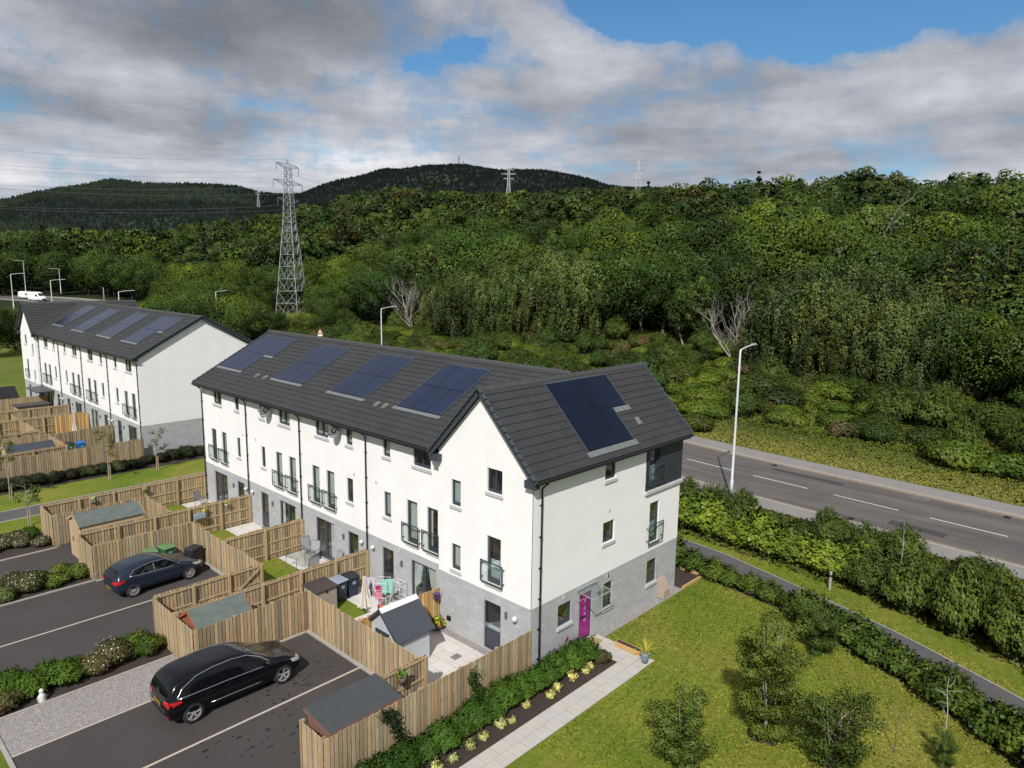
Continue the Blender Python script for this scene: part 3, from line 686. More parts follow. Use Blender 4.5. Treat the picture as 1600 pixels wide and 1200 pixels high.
E1 = [(1.63,2.48,1.25,2.18,'sm',None),(3.02,3.88,.06,2.15,'front',None),(4.68,5.32,.98,2.12,'sm',None),(8.06,8.86,.98,2.12,'sm','left'),
      (4.48,5.3,3.98,4.9,'sm',None),(8.08,8.87,2.98,4.92,'jul','half'),(4.5,5.27,6.75,7.55,'sm',None)]
CL = (7.6, 10.66, 5.6, 7.93)
Fm, Fg, Fe, RP = terrace(B1, .32, 5.32, 29.05, 10.65, 7.87, 10.93, 10.87, holes_main=M1, holes_gab=G1, holes_end=E1, clad=CL)
for F, L in ((Fm, M1), (Fg, G1), (Fe, E1)):
    for a, b, c, d, k, cu in L:
        window(B1, F, a, b, c, d, k, cu)
        if k == 'jul': balcony(B1, F, a, b, c)
# slate cladding corner with its french window
cl = MB(Fe); wall_grid(cl, CL[0], CL[1]+.03, CL[2], CL[3], [(7.85,8.68,5.75,7.55)], n=.03)
z = CL[2]
while z < CL[3]-.1:
    for u0, u1 in ((CL[0], 7.85), (8.68, CL[1]+.045)): cl.add([(u0,.034,z+.17),(u1,.034,z+.17),(u1,.05,z),(u0,.05,z)], [(0,1,2,3)])
    z += .18
cl.F = None; cl.poly([(10.69,-.03,5.6),(10.69,2.4,5.6),(10.69,2.4,7.9),(10.69,-.03,7.9)])
cl.build('cladding', 'cladding', B1)
window(B1, Fe, 7.85, 8.68, 5.75, 7.55, 'jul', 'half', sill=False); balcony(B1, Fe, 7.95, 8.85, 5.78)
sb = MB(Fe); sb.box(7.55, 10.75, 0, .13, 5.42, 5.58); sb.build('string_course', 'sill', B1, bevel=.015)
for y in (28.98, 23.01, 16.97, 10.93): pipe(B1, Fm, y, 0, 7.75)
pipe(B1, Fe, .42, 0, 7.65)
for y, z in ((20.1,6.95),(13.2,6.95)): dish(B1, Fm, y, z+.55)
for y in (23.35, 22.55, 11.4, 10.45): wall_vent(B1, Fm, y, 2.05, s=.1)
for y in (25.1, 20.25, 13.05, 8.3): wall_light(B1, Fm, y, 1.85)
for u, z in ((23.6,5.3),(22.0,5.3),(12.0,5.3),(10.2,5.3),(25.2,2.42),(20.2,2.42),(13.0,2.42),(8.5,2.42)): wall_grille(B1, Fm, u, z)
wall_light(B1, Fg, 1.27, 1.95); wall_vent(B1, Fg, .75, 2.0, s=.11)
m = MB(Fg); m.box(4.55, 4.75, 0, .08, .5, .68); m.build('tap_box', 'black', B1)
wall_light(B1, Fe, 4.33, 1.82)
for u, z in ((4.9,5.35),(1.95,2.42),(4.95,2.42),(5.0,2.42)): wall_grille(B1, Fe, u, z)
# glass door canopy
cn = thing('door_canopy', None, None); cn.parent = B1
m = MB(Fe); m.add([(2.8,.0,2.42),(4.15,.0,2.42),(4.15,.85,2.32),(2.8,.85,2.32)], [(0,1,2,3)]); m.build('glass_panel', 'railglass', cn)
m = MB(Fe); m.bar((2.8,.02,2.44), (4.15,.02,2.44), .05, .05); m.bar((2.8,.85,2.32), (4.15,.85,2.32), .03, .04)
for u in (2.85, 4.1): m.bar((u,0,2.4), (u,.84,2.31), .025, .03); m.tube([(u,.0,1.95),(u,.55,2.32)], .012, 5)
m.build('bracket', 'galv', cn)
# gas meter box
m = MB(Fe); m.add([(9.05,0,.05),(9.6,0,.05),(9.6,0,.95),(9.05,0,.95),(9.05,.38,.05),(9.6,.38,.05),(9.6,.38,.42),(9.05,.38,.42),(9.6,.12,.95),(9.05,.12,.95)],
    [(4,5,6,7),(7,6,8,9),(9,8,2,3),(0,4,7,9,3),(1,2,8,6,5)]); m.build('meter_box', 'meter', B1, bevel=.02)
# solar arrays on the long slope
ex, mid, run, rise, ze, zr, gx0, gl, half, gr, ov = RP
sl = rise/run; nl = math.hypot(1, sl)
def fn_m(a, b, h): return (b - h*sl/nl, a, ze+(b-ex)*sl + h/nl)
sg = gr/half; ng = math.hypot(1, sg)
def fn_e(a, b, h): return (a, b - h*sg/ng, (ze-.1)+(b+ov)*sg + h/ng)
array(B1, fn_m, {(c, r) for c in (1,2,3) for r in (0,1)} | {(0,1)}, 24.95, 1.6, 1.0+.02, 1.62, [(25.97,29.03,1.6),(24.95,25.97,3.22)])
for y0 in (18.85, 12.85, 7.08): array(B1, fn_m, {(c, r) for c in (0,1,2) for r in (0,1)}, y0, 1.6, 1.03, 1.58, [(y0,y0+3.09,1.6)])
array(B1, fn_e, {(c, 1) for c in range(4)} | {(c, 0) for c in range(3)}, 3.32, .05, 1.06, 1.18, [(3.32,6.5,.05),(6.5,7.56,1.23)], .005, 'solar_dark')
for y, x in ((23.8,1.5),(22.8,1.5),(11.6,1.45),(10.95,1.45)):
    m = MB(fn_m); m.box(y-.14, y+.14, x-.16, x+.16, .02, .05); m.box(y-.08, y+.08, x-.1, x+.02, .05, .1); m.build('roof_vent', 'flash', B1)
m = MB(fn_e); m.box(7.55, 7.85, .45, .72, .02, .05); m.box(7.63, 7.75, .47, .58, .05, .09); m.build('roof_vent', 'flash', B1)

# ---- the far row
B2 = thing('terraced_row', 'farther white rendered row with a blank end gable facing the nearer row', 'terrace building', (1.1, 42.4, .05))
k = 6.95/6.04; M2 = []
A_ = [(1.2,2.4,6.74,7.66,'dbl','sides'),(4.15,4.7,6.74,7.66,'sm',None),(.85,1.58,3.02,5.05,'jul','left'),(2.24,3.0,3.02,5.05,'jul','full'),(4.17,4.7,3.82,5.05,'sm','blind'),(1.0,2.73,.1,2.25,'patio','left'),(4.05,4.91,.1,2.25,'door',None)]
B_ = [(1.2,1.74,6.74,7.66,'sm','blind'),(3.3,4.5,6.74,7.66,'dbl',None),(1.2,1.74,3.82,5.05,'sm',None),(2.85,3.59,3.02,5.05,'jul','full'),(4.24,4.97,3.02,5.05,'jul','left'),(.87,1.75,.1,2.25,'door',None),(3.02,4.74,.1,2.25,'patio','full')]
for i in range(4):
    for w_ in ((A_, B_)[i % 2]): M2.append((w_[0]*k+6.95*i, w_[1]*k+6.95*i, *w_[2:]))
G2 = [(28.6,29.2,5.7,6.81,'sm','blind'),(31.0,31.8,6.6,7.6,'dbl',None),(28.6,29.2,2.9,4.03,'sm','full'),(31.0,31.8,2.98,4.95,'jul','left'),(31.0,31.9,.08,2.18,'door',None)]
Fm2, Fg2, Fe2, RP2 = terrace(B2, 0, 5.6, 0., 10.6, 8.02, 11.12, 11.05, gable_low=False, Yg0=27.8, gx=-.35, holes_main=M2, holes_gab=G2)
for F, L in ((Fm2, M2), (Fg2, G2)):
    for a, b, c, d, kk, cu in L:
        window(B2, F, a, b, c, d, kk, cu)
        if kk == 'jul': balcony(B2, F, a, b, c)
for y in (.07, 6.95, 13.9, 20.85, 27.7): pipe(B2, Fm2, y, 0, 7.9)
for y in (6.6, 7.3, 20.5, 21.2): wall_vent(B2, Fm2, y, 2.05, s=.1)
for y in (4.0, 9.9, 17.8, 23.9): wall_light(B2, Fm2, y, 1.85)
ex, mid, run, rise, ze, zr, *_ = RP2; sl2 = rise/run; nl2 = math.hypot(1, sl2); ex2, ze2 = ex, ze
def fn_2(a, b, h): return (b - h*sl2/nl2, a, ze2+(b-ex2)*sl2 + h/nl2)
array(B2, fn_2, {(c, r) for c in (1,2,3) for r in (0,1)} | {(0,1)}, 1.75, 1.1, 1.1, 1.66, [(2.85,6.1,1.1),(1.75,2.85,2.76)])
for y0, n_ in ((9.05,3),(16.4,3)): array(B2, fn_2, {(c, r) for c in range(n_) for r in (0,1)}, y0, 1.1, 1.15, 1.66, [(y0,y0+3.4,1.1)])
array(B2, fn_2, {(c, 1) for c in range(3)} | {(c,0) for c in (0,1,2)}, 23.3, 1.25, 1.12, 1.6, [(23.3,26.6,1.25)])
m = MB(); m.box(-1.6, 0, 23.6, 27.6, 2.35, 2.45); m.build('door_canopy', 'slate', B2)
# ------------------------------------------------------------------ sheets: lawns, paths, roads, bays
def sheet(name, polys, mat, z=.01, kind='structure'):
    mb = MB()
    for p in polys: mb.poly([(x, y, z) for x, y in p])
    o = mb.build(name, mat); tag(o, kind=kind); return o
def strip_from(left, right, z, name, mat, drape=False):
    mb = MB()
    for (a, b), (c, d) in zip(zip(left, left[1:]), zip(right, right[1:])):
        mb.poly([(p[0], p[1], z + (tz(*p) if drape else 0)) for p in (a, b, d, c)])
    return tag(mb.build(name, mat), kind='structure')
def smooth_line(pts, n=8):
    out = []
    P = [Vector((*p, 0)) for p in pts]; P = [P[0]*2-P[1]] + P + [P[-1]*2-P[-2]]
    for i in range(1, len(P)-2):
        for k in range(n):
            t = k/n; a, b, c, d = P[i-1:i+3]
            q = .5*((2*b)+(c-a)*t+(2*a-5*b+4*c-d)*t*t+(3*b-a-3*c+d)*t**3); out.append((q.x, q.y))
    out.append(tuple(P[-2][:2])); return out
def offset(line, d):
    out = []
    for i, p in enumerate(line):
        a = line[max(i-1,0)]; b = line[min(i+1,len(line)-1)]; dx, dy = b[0]-a[0], b[1]-a[1]; L = math.hypot(dx, dy)
        out.append((p[0]+dy/L*d, p[1]-dx/L*d))
    return out
LAWN_E = [(12.68,-.45),(12.45,-2.4),(12.05,-4.6),(11.2,-7.0),(9.9,-10.0),(8.3,-12.75),(6.9,-14.7),(4.0,-18.3),(0,-22.5),(-6,-28)]
LE = smooth_line(LAWN_E, 5)
sheet('lawn', [[(-30,-3.0),(-30,-30),(-6,-30)] + LE[::-1][:-0 or None] + [(12.68,-.45),(4.15,-.45),(4.15,-3.0)]], 'lawn', .012)
# near-house gravel margin, planting beds
sheet('gravel_margin', [[(4.15,-.45),(12.0,-.45),(12.0,0.3),(4.15,.3)], [(-9.2,-.16),(2.9,-.16),(2.9,.05),(-9.2,.05)]], 'gravel', .02)
sheet('planting_bed', [[(-12,-1.97),(2.98,-1.97),(2.98,-.12),(-12,-.12)]], 'soil', .024)
sheet('planting_bed', [[(10.75,-.38),(12.7,-.38),(14.2,0.5),(14.6,6),(10.75,6)]], 'soil', .026)
bedL = LE; bedR = offset(LE, -1.35)
strip_from(bedL, bedR, .02, 'planting_bed', 'soil')
FP_N = [(16.6,34),(16.1,18),(15.6,8),(15.05,1.2),(14.55,-1.0),(14.05,-3.0),(13.1,-6.2),(12.2,-9.0),(10.9,-12.0),(9.75,-14.3),(7.0,-18.0),(3,-22.5),(-2,-27.5)]
FN = smooth_line(FP_N, 4); FF = offset(FN, -1.35)
strip_from(FN, FF, .028, 'footpath', 'footpath')
for L_, s in ((FN, .0), (FF, 0)):
    strip_from(L_, offset(L_, -.07), .034, 'path_edging', 'kerb')
VE = smooth_line([(18.2,34),(18.0,18),(17.6,8),(17.1,3.2),(16.75,-1),(16.1,-5.3),(15.6,-7.0),(14.4,-9.0),(13.5,-11.2),(12.4,-14.0),(10.5,-17.5),(7,-21.5),(2,-26.5)], 4)
strip_from(FF, VE, .016, 'grass_verge', 'verge_grass')
RC = smooth_line([(27.2,-60),(29.3,-30),(30.9,-10.4),(31.6,-1.0),(32.8,12.3),(36.2,35),(41.0,60),(47,92),(51.5,125),(52.5,155),(48,185),(40,212),(30,240),(17,275),(0,315)], 8)
VB = offset(RC, -7.3)
strip_from([p for p in VE], [(p[0]+6.5+.0*p[1], p[1]) for p in VE], .013, 'shrubbery_bed', 'verge_grass')
strip_from(offset(RC, -4.75), offset(RC, 4.75), .03, 'road', 'road', True)
strip_from(offset(RC, -4.75), offset(RC, -4.3), .036, 'road_gutter', 'gutterstrip', True)
strip_from(offset(RC, 4.3), offset(RC, 4.75), .036, 'road_gutter', 'gutterstrip', True)
def kerb(line, d, w=.14, h=.11, name='kerb', drape=True):
    mb = MB(); a = offset(line, d); b = offset(line, d+w)
    for i in range(len(line)-1):
        z = [tz(*p) if drape else 0 for p in (a[i], a[i+1], b[i+1], b[i])]
        P = [(*a[i], z[0]), (*a[i+1], z[1]), (*b[i+1], z[2]), (*b[i], z[3])]
        T = [(x, y, q+h) for x, y, q in P]
        mb.add(P+T, [(4,5,6,7),(0,1,5,4),(2,3,7,6)])
    return tag(mb.build(name, 'kerb'), kind='structure')
kerb(RC, -4.9); kerb(RC, 4.76)
strip_from(offset(RC, -6.7), offset(RC, -4.9), .09, 'pavement', 'pavement', True)
strip_from(offset(RC, 4.9), offset(RC, 7.15), .09, 'pavement', 'pavement', True)
# centre dashes
mb = MB(); seg = []; acc = 0
cum = [0]
for a, b in zip(RC, RC[1:]): cum.append(cum[-1]+math.dist(a, b))
def at(s):
    for i in range(len(RC)-1):
        if cum[i] <= s <= cum[i+1]:
            t = (s-cum[i])/(cum[i+1]-cum[i]); return (RC[i][0]*(1-t)+RC[i+1][0]*t, RC[i][1]*(1-t)+RC[i+1][1]*t)
i0 = min(range(len(RC)), key=lambda i: abs(RC[i][1]+10.46)); s0 = cum[i0] + (-10.6-RC[i0][1])
s = s0-6.13*7
while s < cum[-1]-6:
    if s > 0:
        a = at(s); b = at(s+4.25); L = math.dist(a, b); nx, ny = (b[1]-a[1])/L*.055, -(b[0]-a[0])/L*.055
        mb.poly([(a[0]-nx,a[1]-ny,.042+tz(*a)),(b[0]-nx,b[1]-ny,.042+tz(*b)),(b[0]+nx,b[1]+ny,.042+tz(*b)),(a[0]+nx,a[1]+ny,.042+tz(*a))])
    s += 6.13
tag(mb.build('road_markings', 'paint'), kind='structure')
# parking court
sheet('parking_bays', [[(-15.2,1.4),(-4.2,1.4),(-4.2,9.0),(-9.05,9.0),(-9.05,8.4),(-15.2,8.4)], [(-15.2,-3.0),(-9.1,-3.0),(-9.1,1.4),(-15.2,1.4)],
    [(-40,13.05),(-4.2,13.05),(-4.2,20.55),(-40,20.55)], [(-40,23.25),(-4.3,22.95),(-4.3,26.8),(-8.9,26.8),(-8.9,26.55),(-40,26.4)]], 'asphalt', .02)
sheet('gravel_strip', [[(-15.2,8.4),(-9.05,8.4),(-9.05,10.9),(-15.2,10.9)]], 'gravel', .028)
sheet('bay_lines', [[(-15.2,4.88),(-4.25,4.88),(-4.25,4.98),(-15.2,4.98)], [(-40,16.42),(-4.3,16.42),(-4.3,16.52),(-40,16.52)],
    [(-15.2,8.36),(-9.05,8.36),(-9.05,8.44),(-15.2,8.44)]], 'bayline', .032)
mb = MB()
for a, b, c, d in ((-4.42,-4.26,1.5,8.9),(-9,-4.4,8.78,8.9),(-4.42,-4.26,13.1,20.5),(-9,-4.4,20.4,20.5),(-15.2,-15.08,-3,10.9),(-15.1,-9.05,10.86,10.96),(-40,-9,13.0,13.08),(-40,-9,20.56,20.66),(-40,-9,23.2,23.3),(-15,-9.1,26.5,26.6)):
    mb.box(a, b, c, d, 0, .07)
tag(mb.build('concrete_edging', 'kerb'), kind='structure')
sheet('shrub_bed', [[(-15.2,10.96),(-9.05,10.96),(-9.05,13.0),(-15.2,13.0)], [(-30,20.66),(-9.05,20.66),(-9.05,23.2),(-30,23.2)], [(-30,26.6),(-9.1,26.6),(-9.1,31),(-30,31.3)]], 'soil', .022)
sheet('grass_strip', [[(-30,31),(-9.1,31),(-9.1,29.1),(8,29.1),(8,33.2),(-30,33.2)], [(-30,35.4),(13,35.4),(13,39.2),(-30,39.2)]], 'lawn', .014)
sheet('side_path', [[(-30,33.3),(13,33.3),(13,35.3),(-30,35.3)]], 'footpath', .02)
mb = MB(); mb.box(-30,13,33.2,33.3,0,.035); mb.box(-30,13,35.3,35.4,0,.035); tag(mb.build('path_edging', 'kerb'), kind='structure')
sheet('hedge_bed', [[(-30,39.2),(1,39.2),(1,41.3),(-30,41.3)], [(1,39.2),(13,39.2),(13,42.3),(1,42.3)]], 'soil', .018)
# gardens
sheet('patio', [[(-4.15,.05),(-.02,.05),(-.02,5.28),(-4.15,5.28)], [(-1.5,5.4),(.3,5.4),(.3,10.9),(-1.5,10.9)], [(-1.3,11),(.3,11),(.3,16.9),(-1.3,16.9)],[(-1.4,17),(.3,17),(.3,22.9),(-1.4,22.9)],[(-1.4,23),(.3,23),(.3,29.1),(-1.4,29.1)],
    [(-4.1,7.2),(-1.5,7.2),(-1.5,8.4),(-4.1,8.4)]], 'patio', .03)
sheet('garden_grass', [[(-4.15,5.4),(-1.5,5.4),(-1.5,10.9),(-4.15,10.9)], [(-4.15,11),(-1.3,11),(-1.3,20.6),(-4.15,20.6)], [(-4.15,20.7),(-1.4,20.7),(-1.4,29.1),(-4.2,29.1)]], 'lawn', .022)
sheet('gravel_margin', [[(-.35,.3),(0,.3),(0,5.2),(-.35,5.2)]], 'gravel', .036)
sheet('store_yard', [[(-8.95,.05),(-4.2,.05),(-4.2,1.4),(-8.95,1.4)], [(-8.95,9.05),(-4.2,9.05),(-4.2,12.9),(-8.95,12.9)], [(-8.95,20.65),(-4.2,20.65),(-4.2,22.9),(-8.95,22.9)], [(-8.95,26.9),(-4.2,26.9),(-4.2,29.1),(-8.95,29.1)]], 'gravel', .018)
sheet('front_path', [[(3.0,-.12),(4.25,-.12),(4.15,-3.0),(3.0,-3.0)], [(-16,-3.02),(3.0,-3.02),(3.0,-2.0),(-16,-2.0)]], 'slab', .034)
# water marks left on the tarmac
def puddles():
    m, nt = newmat('wet_tarmac'); finish(m, nt, (.016,.015,.015), .22, spec=.6); MT['wet'] = m
    r = random.Random(5); mb = MB()
    def blobp(x, y, s):
        n = 9; a0 = r.random()*6; e = r.uniform(.4,.9); mb.poly([(x+math.cos(a0+6.283*i/n)*s*r.uniform(.5,1), y+math.sin(a0+6.283*i/n)*s*e*r.uniform(.5,1), .026) for i in range(n)])
    for _ in range(110):
        t = r.random(); blobp(-5.2-2.7*t+r.gauss(0,.35), 5.7-.7*t+r.gauss(0,.35)+(.9 if r.random() < .3 else 0), r.uniform(.02,.09))
    for _ in range(26): blobp(r.uniform(-10.8,-7.4), r.uniform(3.1,4.5), r.uniform(.03,.14))
    for _ in range(14): blobp(r.uniform(-12,-7), r.uniform(1.8,7), r.uniform(.03,.1))
    for _ in range(14): blobp(r.uniform(-12,-9.2), r.uniform(14.2,17), r.uniform(.03,.09))
    tag(mb.build('water_stains', 'wet'), kind='structure')
puddles()
def road_repairs():
    a = simple('newer_dark_tarmac_patch', (.05,.046,.045), (.04,.037,.036), scale=20, rough=.9, world=True); b = simple('older_pale_tarmac_patch', (.13,.122,.116), (.1,.094,.09), scale=20, rough=.9, world=True)
    MT['pa'], MT['pb'] = a, b
    m = MB(); n = MB()
    for s_, o_, L, W, q in ((-1.5,-3.2,3.2,.9,m),(7,2.6,5.5,.7,m),(-14,1.6,2.0,1.4,n),(16,-2.4,7,.8,n),(1.5,3.4,1.2,1.2,n),(-8,-1.9,1.1,.8,m)):
        p = at(s0+4+s_); d_ = at(s0+4+s_+L); ln = offset([p, d_], o_); l2 = offset([p, d_], o_+W); q.poly([(*ln[0],.0335),(*ln[1],.0335),(*l2[1],.0335),(*l2[0],.0335)])
    for x, y, w, h in ((-11.5,2.2,1.8,.6),(-7.6,7.6,.9,.9),(-10.8,18.8,2.2,.5),(-12,14.6,.8,.8)): m.poly([(x,y,.0245),(x+w,y,.0245),(x+w,y+h,.0245),(x,y+h,.0245)])
    tag(m.build('tarmac_patches', 'pa'), kind='structure'); tag(n.build('tarmac_patches', 'pb'), kind='structure')
    for i, (s_, o_) in enumerate(((3.5,-4.1),(-11,-4.1),(-3,4.05),(13,4.05))):
        p = offset([at(s0+4+s_), at(s0+5+s_)], o_)[0]; g = MB(); g.box(-.25,.25,-.2,.2,0,.012)
        for k in range(5): g.box(-.22+k*.095,-.18+k*.095,-.16,.16,.012,.02)
        g_ = g.build('drain_grating', 'black'); g_.location = (*p,.04); tag(g_, 'iron drain grating in the gutter of the road', 'drain grating', 'drain gratings of the road')
road_repairs()
# timber edging of the bed by the corner
e = thing('timber_edging', 'low yellow timber sleepers edging the soil bed at the corner of the grey base', 'edging', (10.7,-.42,0))
m = MB(); m.box(0,2.1,-.05,.03,0,.16); m.box(2.02,2.1,.03,1.3,0,.16); m.build('sleeper', 'fencenew', e)

# ------------------------------------------------------------------ fences
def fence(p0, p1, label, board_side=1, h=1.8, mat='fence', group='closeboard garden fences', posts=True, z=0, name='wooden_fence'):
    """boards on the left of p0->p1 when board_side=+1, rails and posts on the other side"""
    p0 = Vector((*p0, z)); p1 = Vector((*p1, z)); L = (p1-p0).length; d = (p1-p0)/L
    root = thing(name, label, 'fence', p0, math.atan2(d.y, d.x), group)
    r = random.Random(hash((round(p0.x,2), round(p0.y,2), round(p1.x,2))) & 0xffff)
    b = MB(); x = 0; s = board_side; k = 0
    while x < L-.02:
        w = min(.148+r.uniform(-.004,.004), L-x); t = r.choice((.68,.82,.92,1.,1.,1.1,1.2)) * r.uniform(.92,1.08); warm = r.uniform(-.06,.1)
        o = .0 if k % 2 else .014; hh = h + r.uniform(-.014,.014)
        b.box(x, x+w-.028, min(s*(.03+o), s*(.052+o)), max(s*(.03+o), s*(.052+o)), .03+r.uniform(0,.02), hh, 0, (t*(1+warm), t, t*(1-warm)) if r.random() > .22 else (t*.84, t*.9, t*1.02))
        b.box(x+w-.028, x+w-.001, min(s*.032, s*.04), max(s*.032, s*.04), .05, hh-.03, 0, (.2,.18,.16))  # dark strip in the gap: shade between boards, painted as a solid
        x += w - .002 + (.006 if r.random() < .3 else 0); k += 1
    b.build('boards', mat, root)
    rl = MB()
    for zz in (.3, h*.5, h-.16): rl.box(0, L, min(0, s*.026), max(0, s*.026), zz, zz+.085, 0, (1.05,1.03,1.))
    rl.build('rails', mat, root)
    if posts:
        n = max(1, round(L/1.8))
        for i in range(n+1):
            q = MB(); u = min(max(L*i/n, .05), L-.05); t = r.uniform(.85,1.1)
            q.box(u-.05, u+.05, min(-s*.1, s*.002), max(-s*.1, s*.002), 0, h-.03, 0, (t,t,t)); q.build('post', mat, root)
    return root
fence((-9,0), (0,0), 'long closeboard fence beside the box hedge and slab path, boards facing the path', -1)
fence((-9,0.05), (-9,1.35), 'short fence end panel in front of the brown grey-roofed shed at the frame bottom', 1)
fence((-6.1,1.45), (-3.95,1.45), 'short fence with rails showing, a pot plant hung on it, beside the grey patio', 1)
fence((-4.2,1.5), (-4.2,8.95), 'fence closing the bay where the black estate car is parked', 1)
fence((-8.98,9.0), (-4.2,9.0), 'fence behind the black estate car, in front of the red-ended shed', -1)
fence((-9,9.03), (-9,12.92), 'fence end panel above the gravel strip and white-flowered shrubs', 1)
fence((-8.95,12.95), (-4.2,12.95), 'fence nearest the navy hatchback with a diagonal gate brace', 1)
fence((-8.9,10.95), (.28,10.95), 'long fence running from the red-ended shed to the wall behind the storage box', 1)
fence((-4.2,13.0), (-4.2,20.55), 'fence closing the bay in front of the navy hatchback', 1)
fence((-4.15,16.97), (.28,16.97), 'short garden fence behind the glass patio table', 1)
fence((-8.98,20.6), (-4.2,20.6), 'fence behind the green and black wheelie bins', -1)
fence((-9,20.63), (-9,22.85), 'narrow fence end panel left of the navy hatchback', 1)
fence((-8.95,22.93), (.28,22.93), 'fence in front of the pale shed with green felt roof', 1)
fence((-4.25,23.0), (-4.25,26.78), 'fence closing the bay of the pale shed', 1)
fence((-8.98,26.85), (-4.25,26.85), 'fence running behind the pale shed with green felt roof', -1)
fence((-9.1,26.88), (-9.1,29.1), 'narrow fence end panel beside the low green shrubs', 1)
fence((-9.05,29.17), (.28,29.17), 'fence beside the grass strip and side path at the end of the nearer row', 1)
fence((-4.1,5.32), (-.02,5.32), 'orange new-looking fence between the small grey playhouse and the washing', -1, mat='fencenew')
# diagonal gate brace
g = MB(); g.bar((-6.05,12.9,.35),(-4.35,12.9,1.6),.03,.09); o = g.build('gate_brace', 'fence'); tag(o, 'diagonal timber brace on the gate in the fence beside the navy hatchback', 'gate brace')
# far gardens
for a, b, lab, s, mt in (((-30,41.4),(.95,41.9),'long weathered fence above the dark hedge in front of the farther row',-1,'fence'),
    ((-8.3,43.3),(-3.9,43.6),'rail-side fence directly behind the long far fence',1,'fence'),
    ((-3.9,43.6),(-3.9,48.6),'slanting fence beside the green and blue bins',1,'fence'),
    ((-9,48.6),(-3.9,48.6),'fence above the grey felt roof in the far gardens',-1,'fence'),
    ((-3.85,48.0),(1.0,48.9),'tall fence behind the green and blue bins',-1,'fence'),
    ((-9,50.3),(-4,50.5),'rail-side fence with something red at its foot in the far gardens',1,'fence'),
    ((-1.65,55.5),(1.0,55.4),'bright yellow new fence panels behind the closed cream parasol',-1,'fencenew'),
    ((-4.1,50.6),(-4.1,59.2),'fence slanting across the middle of the far gardens',1,'fence'),
    ((-9,56.3),(1.0,56.3),'fence behind the bright yellow panels',1,'fence'),
    ((-9,61.2),(1.0,61.2),'rail-side fence with posts below the dark flat shelter',1,'fence'),
    ((-9,68.1),(.9,68.1),'farthest fence with reddish end panel by the far door canopy',-1,'fence')):
    fence(a, b, lab, s, mat=mt, group='fences of the far gardens')

# ------------------------------------------------------------------ sheds
def shed(name, label, cat, loc, L, W, he, hr, wall, roof, rz=0, ov=.08, horiz=True, trim=None):
    root = thing(name, label, cat, loc, rz); w = MB(); n = int(he/.14)
    for i in range(n):
        z0, z1 = he*i/n, he*(i+1)/n
        for P in ([(0,0),(L,0)], [(L,0),(L,W)], [(L,W),(0,W)], [(0,W),(0,0)]):
            (x0,y0),(x1,y1) = P; nx, ny = (y1-y0), -(x1-x0); q = math.hypot(nx, ny); nx, ny = nx/q*.018, ny/q*.018
            w.add([(x0+nx,y0+ny,z0),(x1+nx,y1+ny,z0),(x1,y1,z1),(x0,y0,z1),(x0,y0,z0),(x1,y1,z0)], [(0,1,2,3),(0,4,5,1)])
    for x in (0, L): w.poly([(x,0,he),(x,W,he),(x,W/2,hr-.02)])
    w.build('wall', wall, root)
    r = MB()
    for s in (0, 1):
        y0, y1 = (-ov, W/2) if s == 0 else (W+ov, W/2); sl_ = (hr-he)/(W/2); z0 = he-ov*sl_
        r.add([(-ov,y0,z0),(L+ov,y0,z0),(L+ov,y1,hr),(-ov,y1,hr),(-ov,y0,z0+.03),(L+ov,y0,z0+.03),(L+ov,y1,hr+.03),(-ov,y1,hr+.03)], [(0,1,2,3),(4,5,6,7),(0,1,5,4),(1,2,6,5),(3,0,4,7)])
    r.build('roof', roof, root)
    f = MB(); sl_ = (hr-he)/(W/2); z0 = he-ov*sl_
    for x in (-ov-.015, L+ov+.015):
        for y in (-ov, W+ov): f.bar((x,y,z0-.03),(x,W/2,hr-.03),.025,.1)
    f.build('bargeboard', trim or wall, root)
    d = MB(); d.box(-.03,-.005,W*.28,W*.72,.05,he-.05); d.build('door', trim or wall, root)
    h = MB(); h.box(-.06,-.03,W*.65,W*.68,he*.45,he*.58); h.build('handle', 'black', root)
    return root
shed('garden_shed', 'pale timber shed with green felt roof in the bay behind the nearer shrubs', 'shed', (-8.75,23.3,0), 3.05, 1.85, 2.0, 2.42, 'shedpale', 'felt')
shed('garden_shed', 'shed with red-brown gable and green felt roof behind the black estate car', 'shed', (-8.75,9.25,0), 2.1, 1.45, 1.7, 2.14, 'shedred', 'felt')
# pent-roofed shed near the path
s_ = thing('garden_shed', 'brown timber shed with flat sloping grey felt roof beside the slab path', 'shed', (-8.75,.12,0))
w = MB()
for i in range(14):
    z0, z1 = i*.13, (i+1)*.13
    for (x0,y0),(x1,y1) in (((0,0),(2.5,0)),((2.5,0),(2.5,1.2)),((2.5,1.2),(0,1.2)),((0,1.2),(0,0))):
        nx, ny = (y1-y0), -(x1-x0); q = math.hypot(nx, ny); nx, ny = nx/q*.015, ny/q*.015
        w.add([(x0+nx,y0+ny,z0),(x1+nx,y1+ny,z0),(x1,y1,z1),(x0,y0,z1),(x0,y0,z0),(x1,y1,z0)], [(0,1,2,3),(0,4,5,1)])
for x in (0, 2.5): w.poly([(x,0,1.82),(x,1.2,1.82),(x,1.2,1.98)])
w.poly([(0,1.2,1.82),(2.5,1.2,1.82),(2.5,1.2,1.98),(0,1.2,1.98)]); w.build('wall', 'shedbrown', s_)
r = MB(); r.add([(-.07,-.1,1.81),(2.6,-.1,1.81),(2.6,1.32,2.01),(-.07,1.32,2.01),(-.07,-.1,1.85),(2.6,-.1,1.85),(2.6,1.32,2.05),(-.07,1.32,2.05)], [(0,3,2,1),(4,5,6,7),(0,1,5,4),(1,2,6,5),(2,3,7,6),(3,0,4,7)]); r.build('roof', 'feltdark', s_)
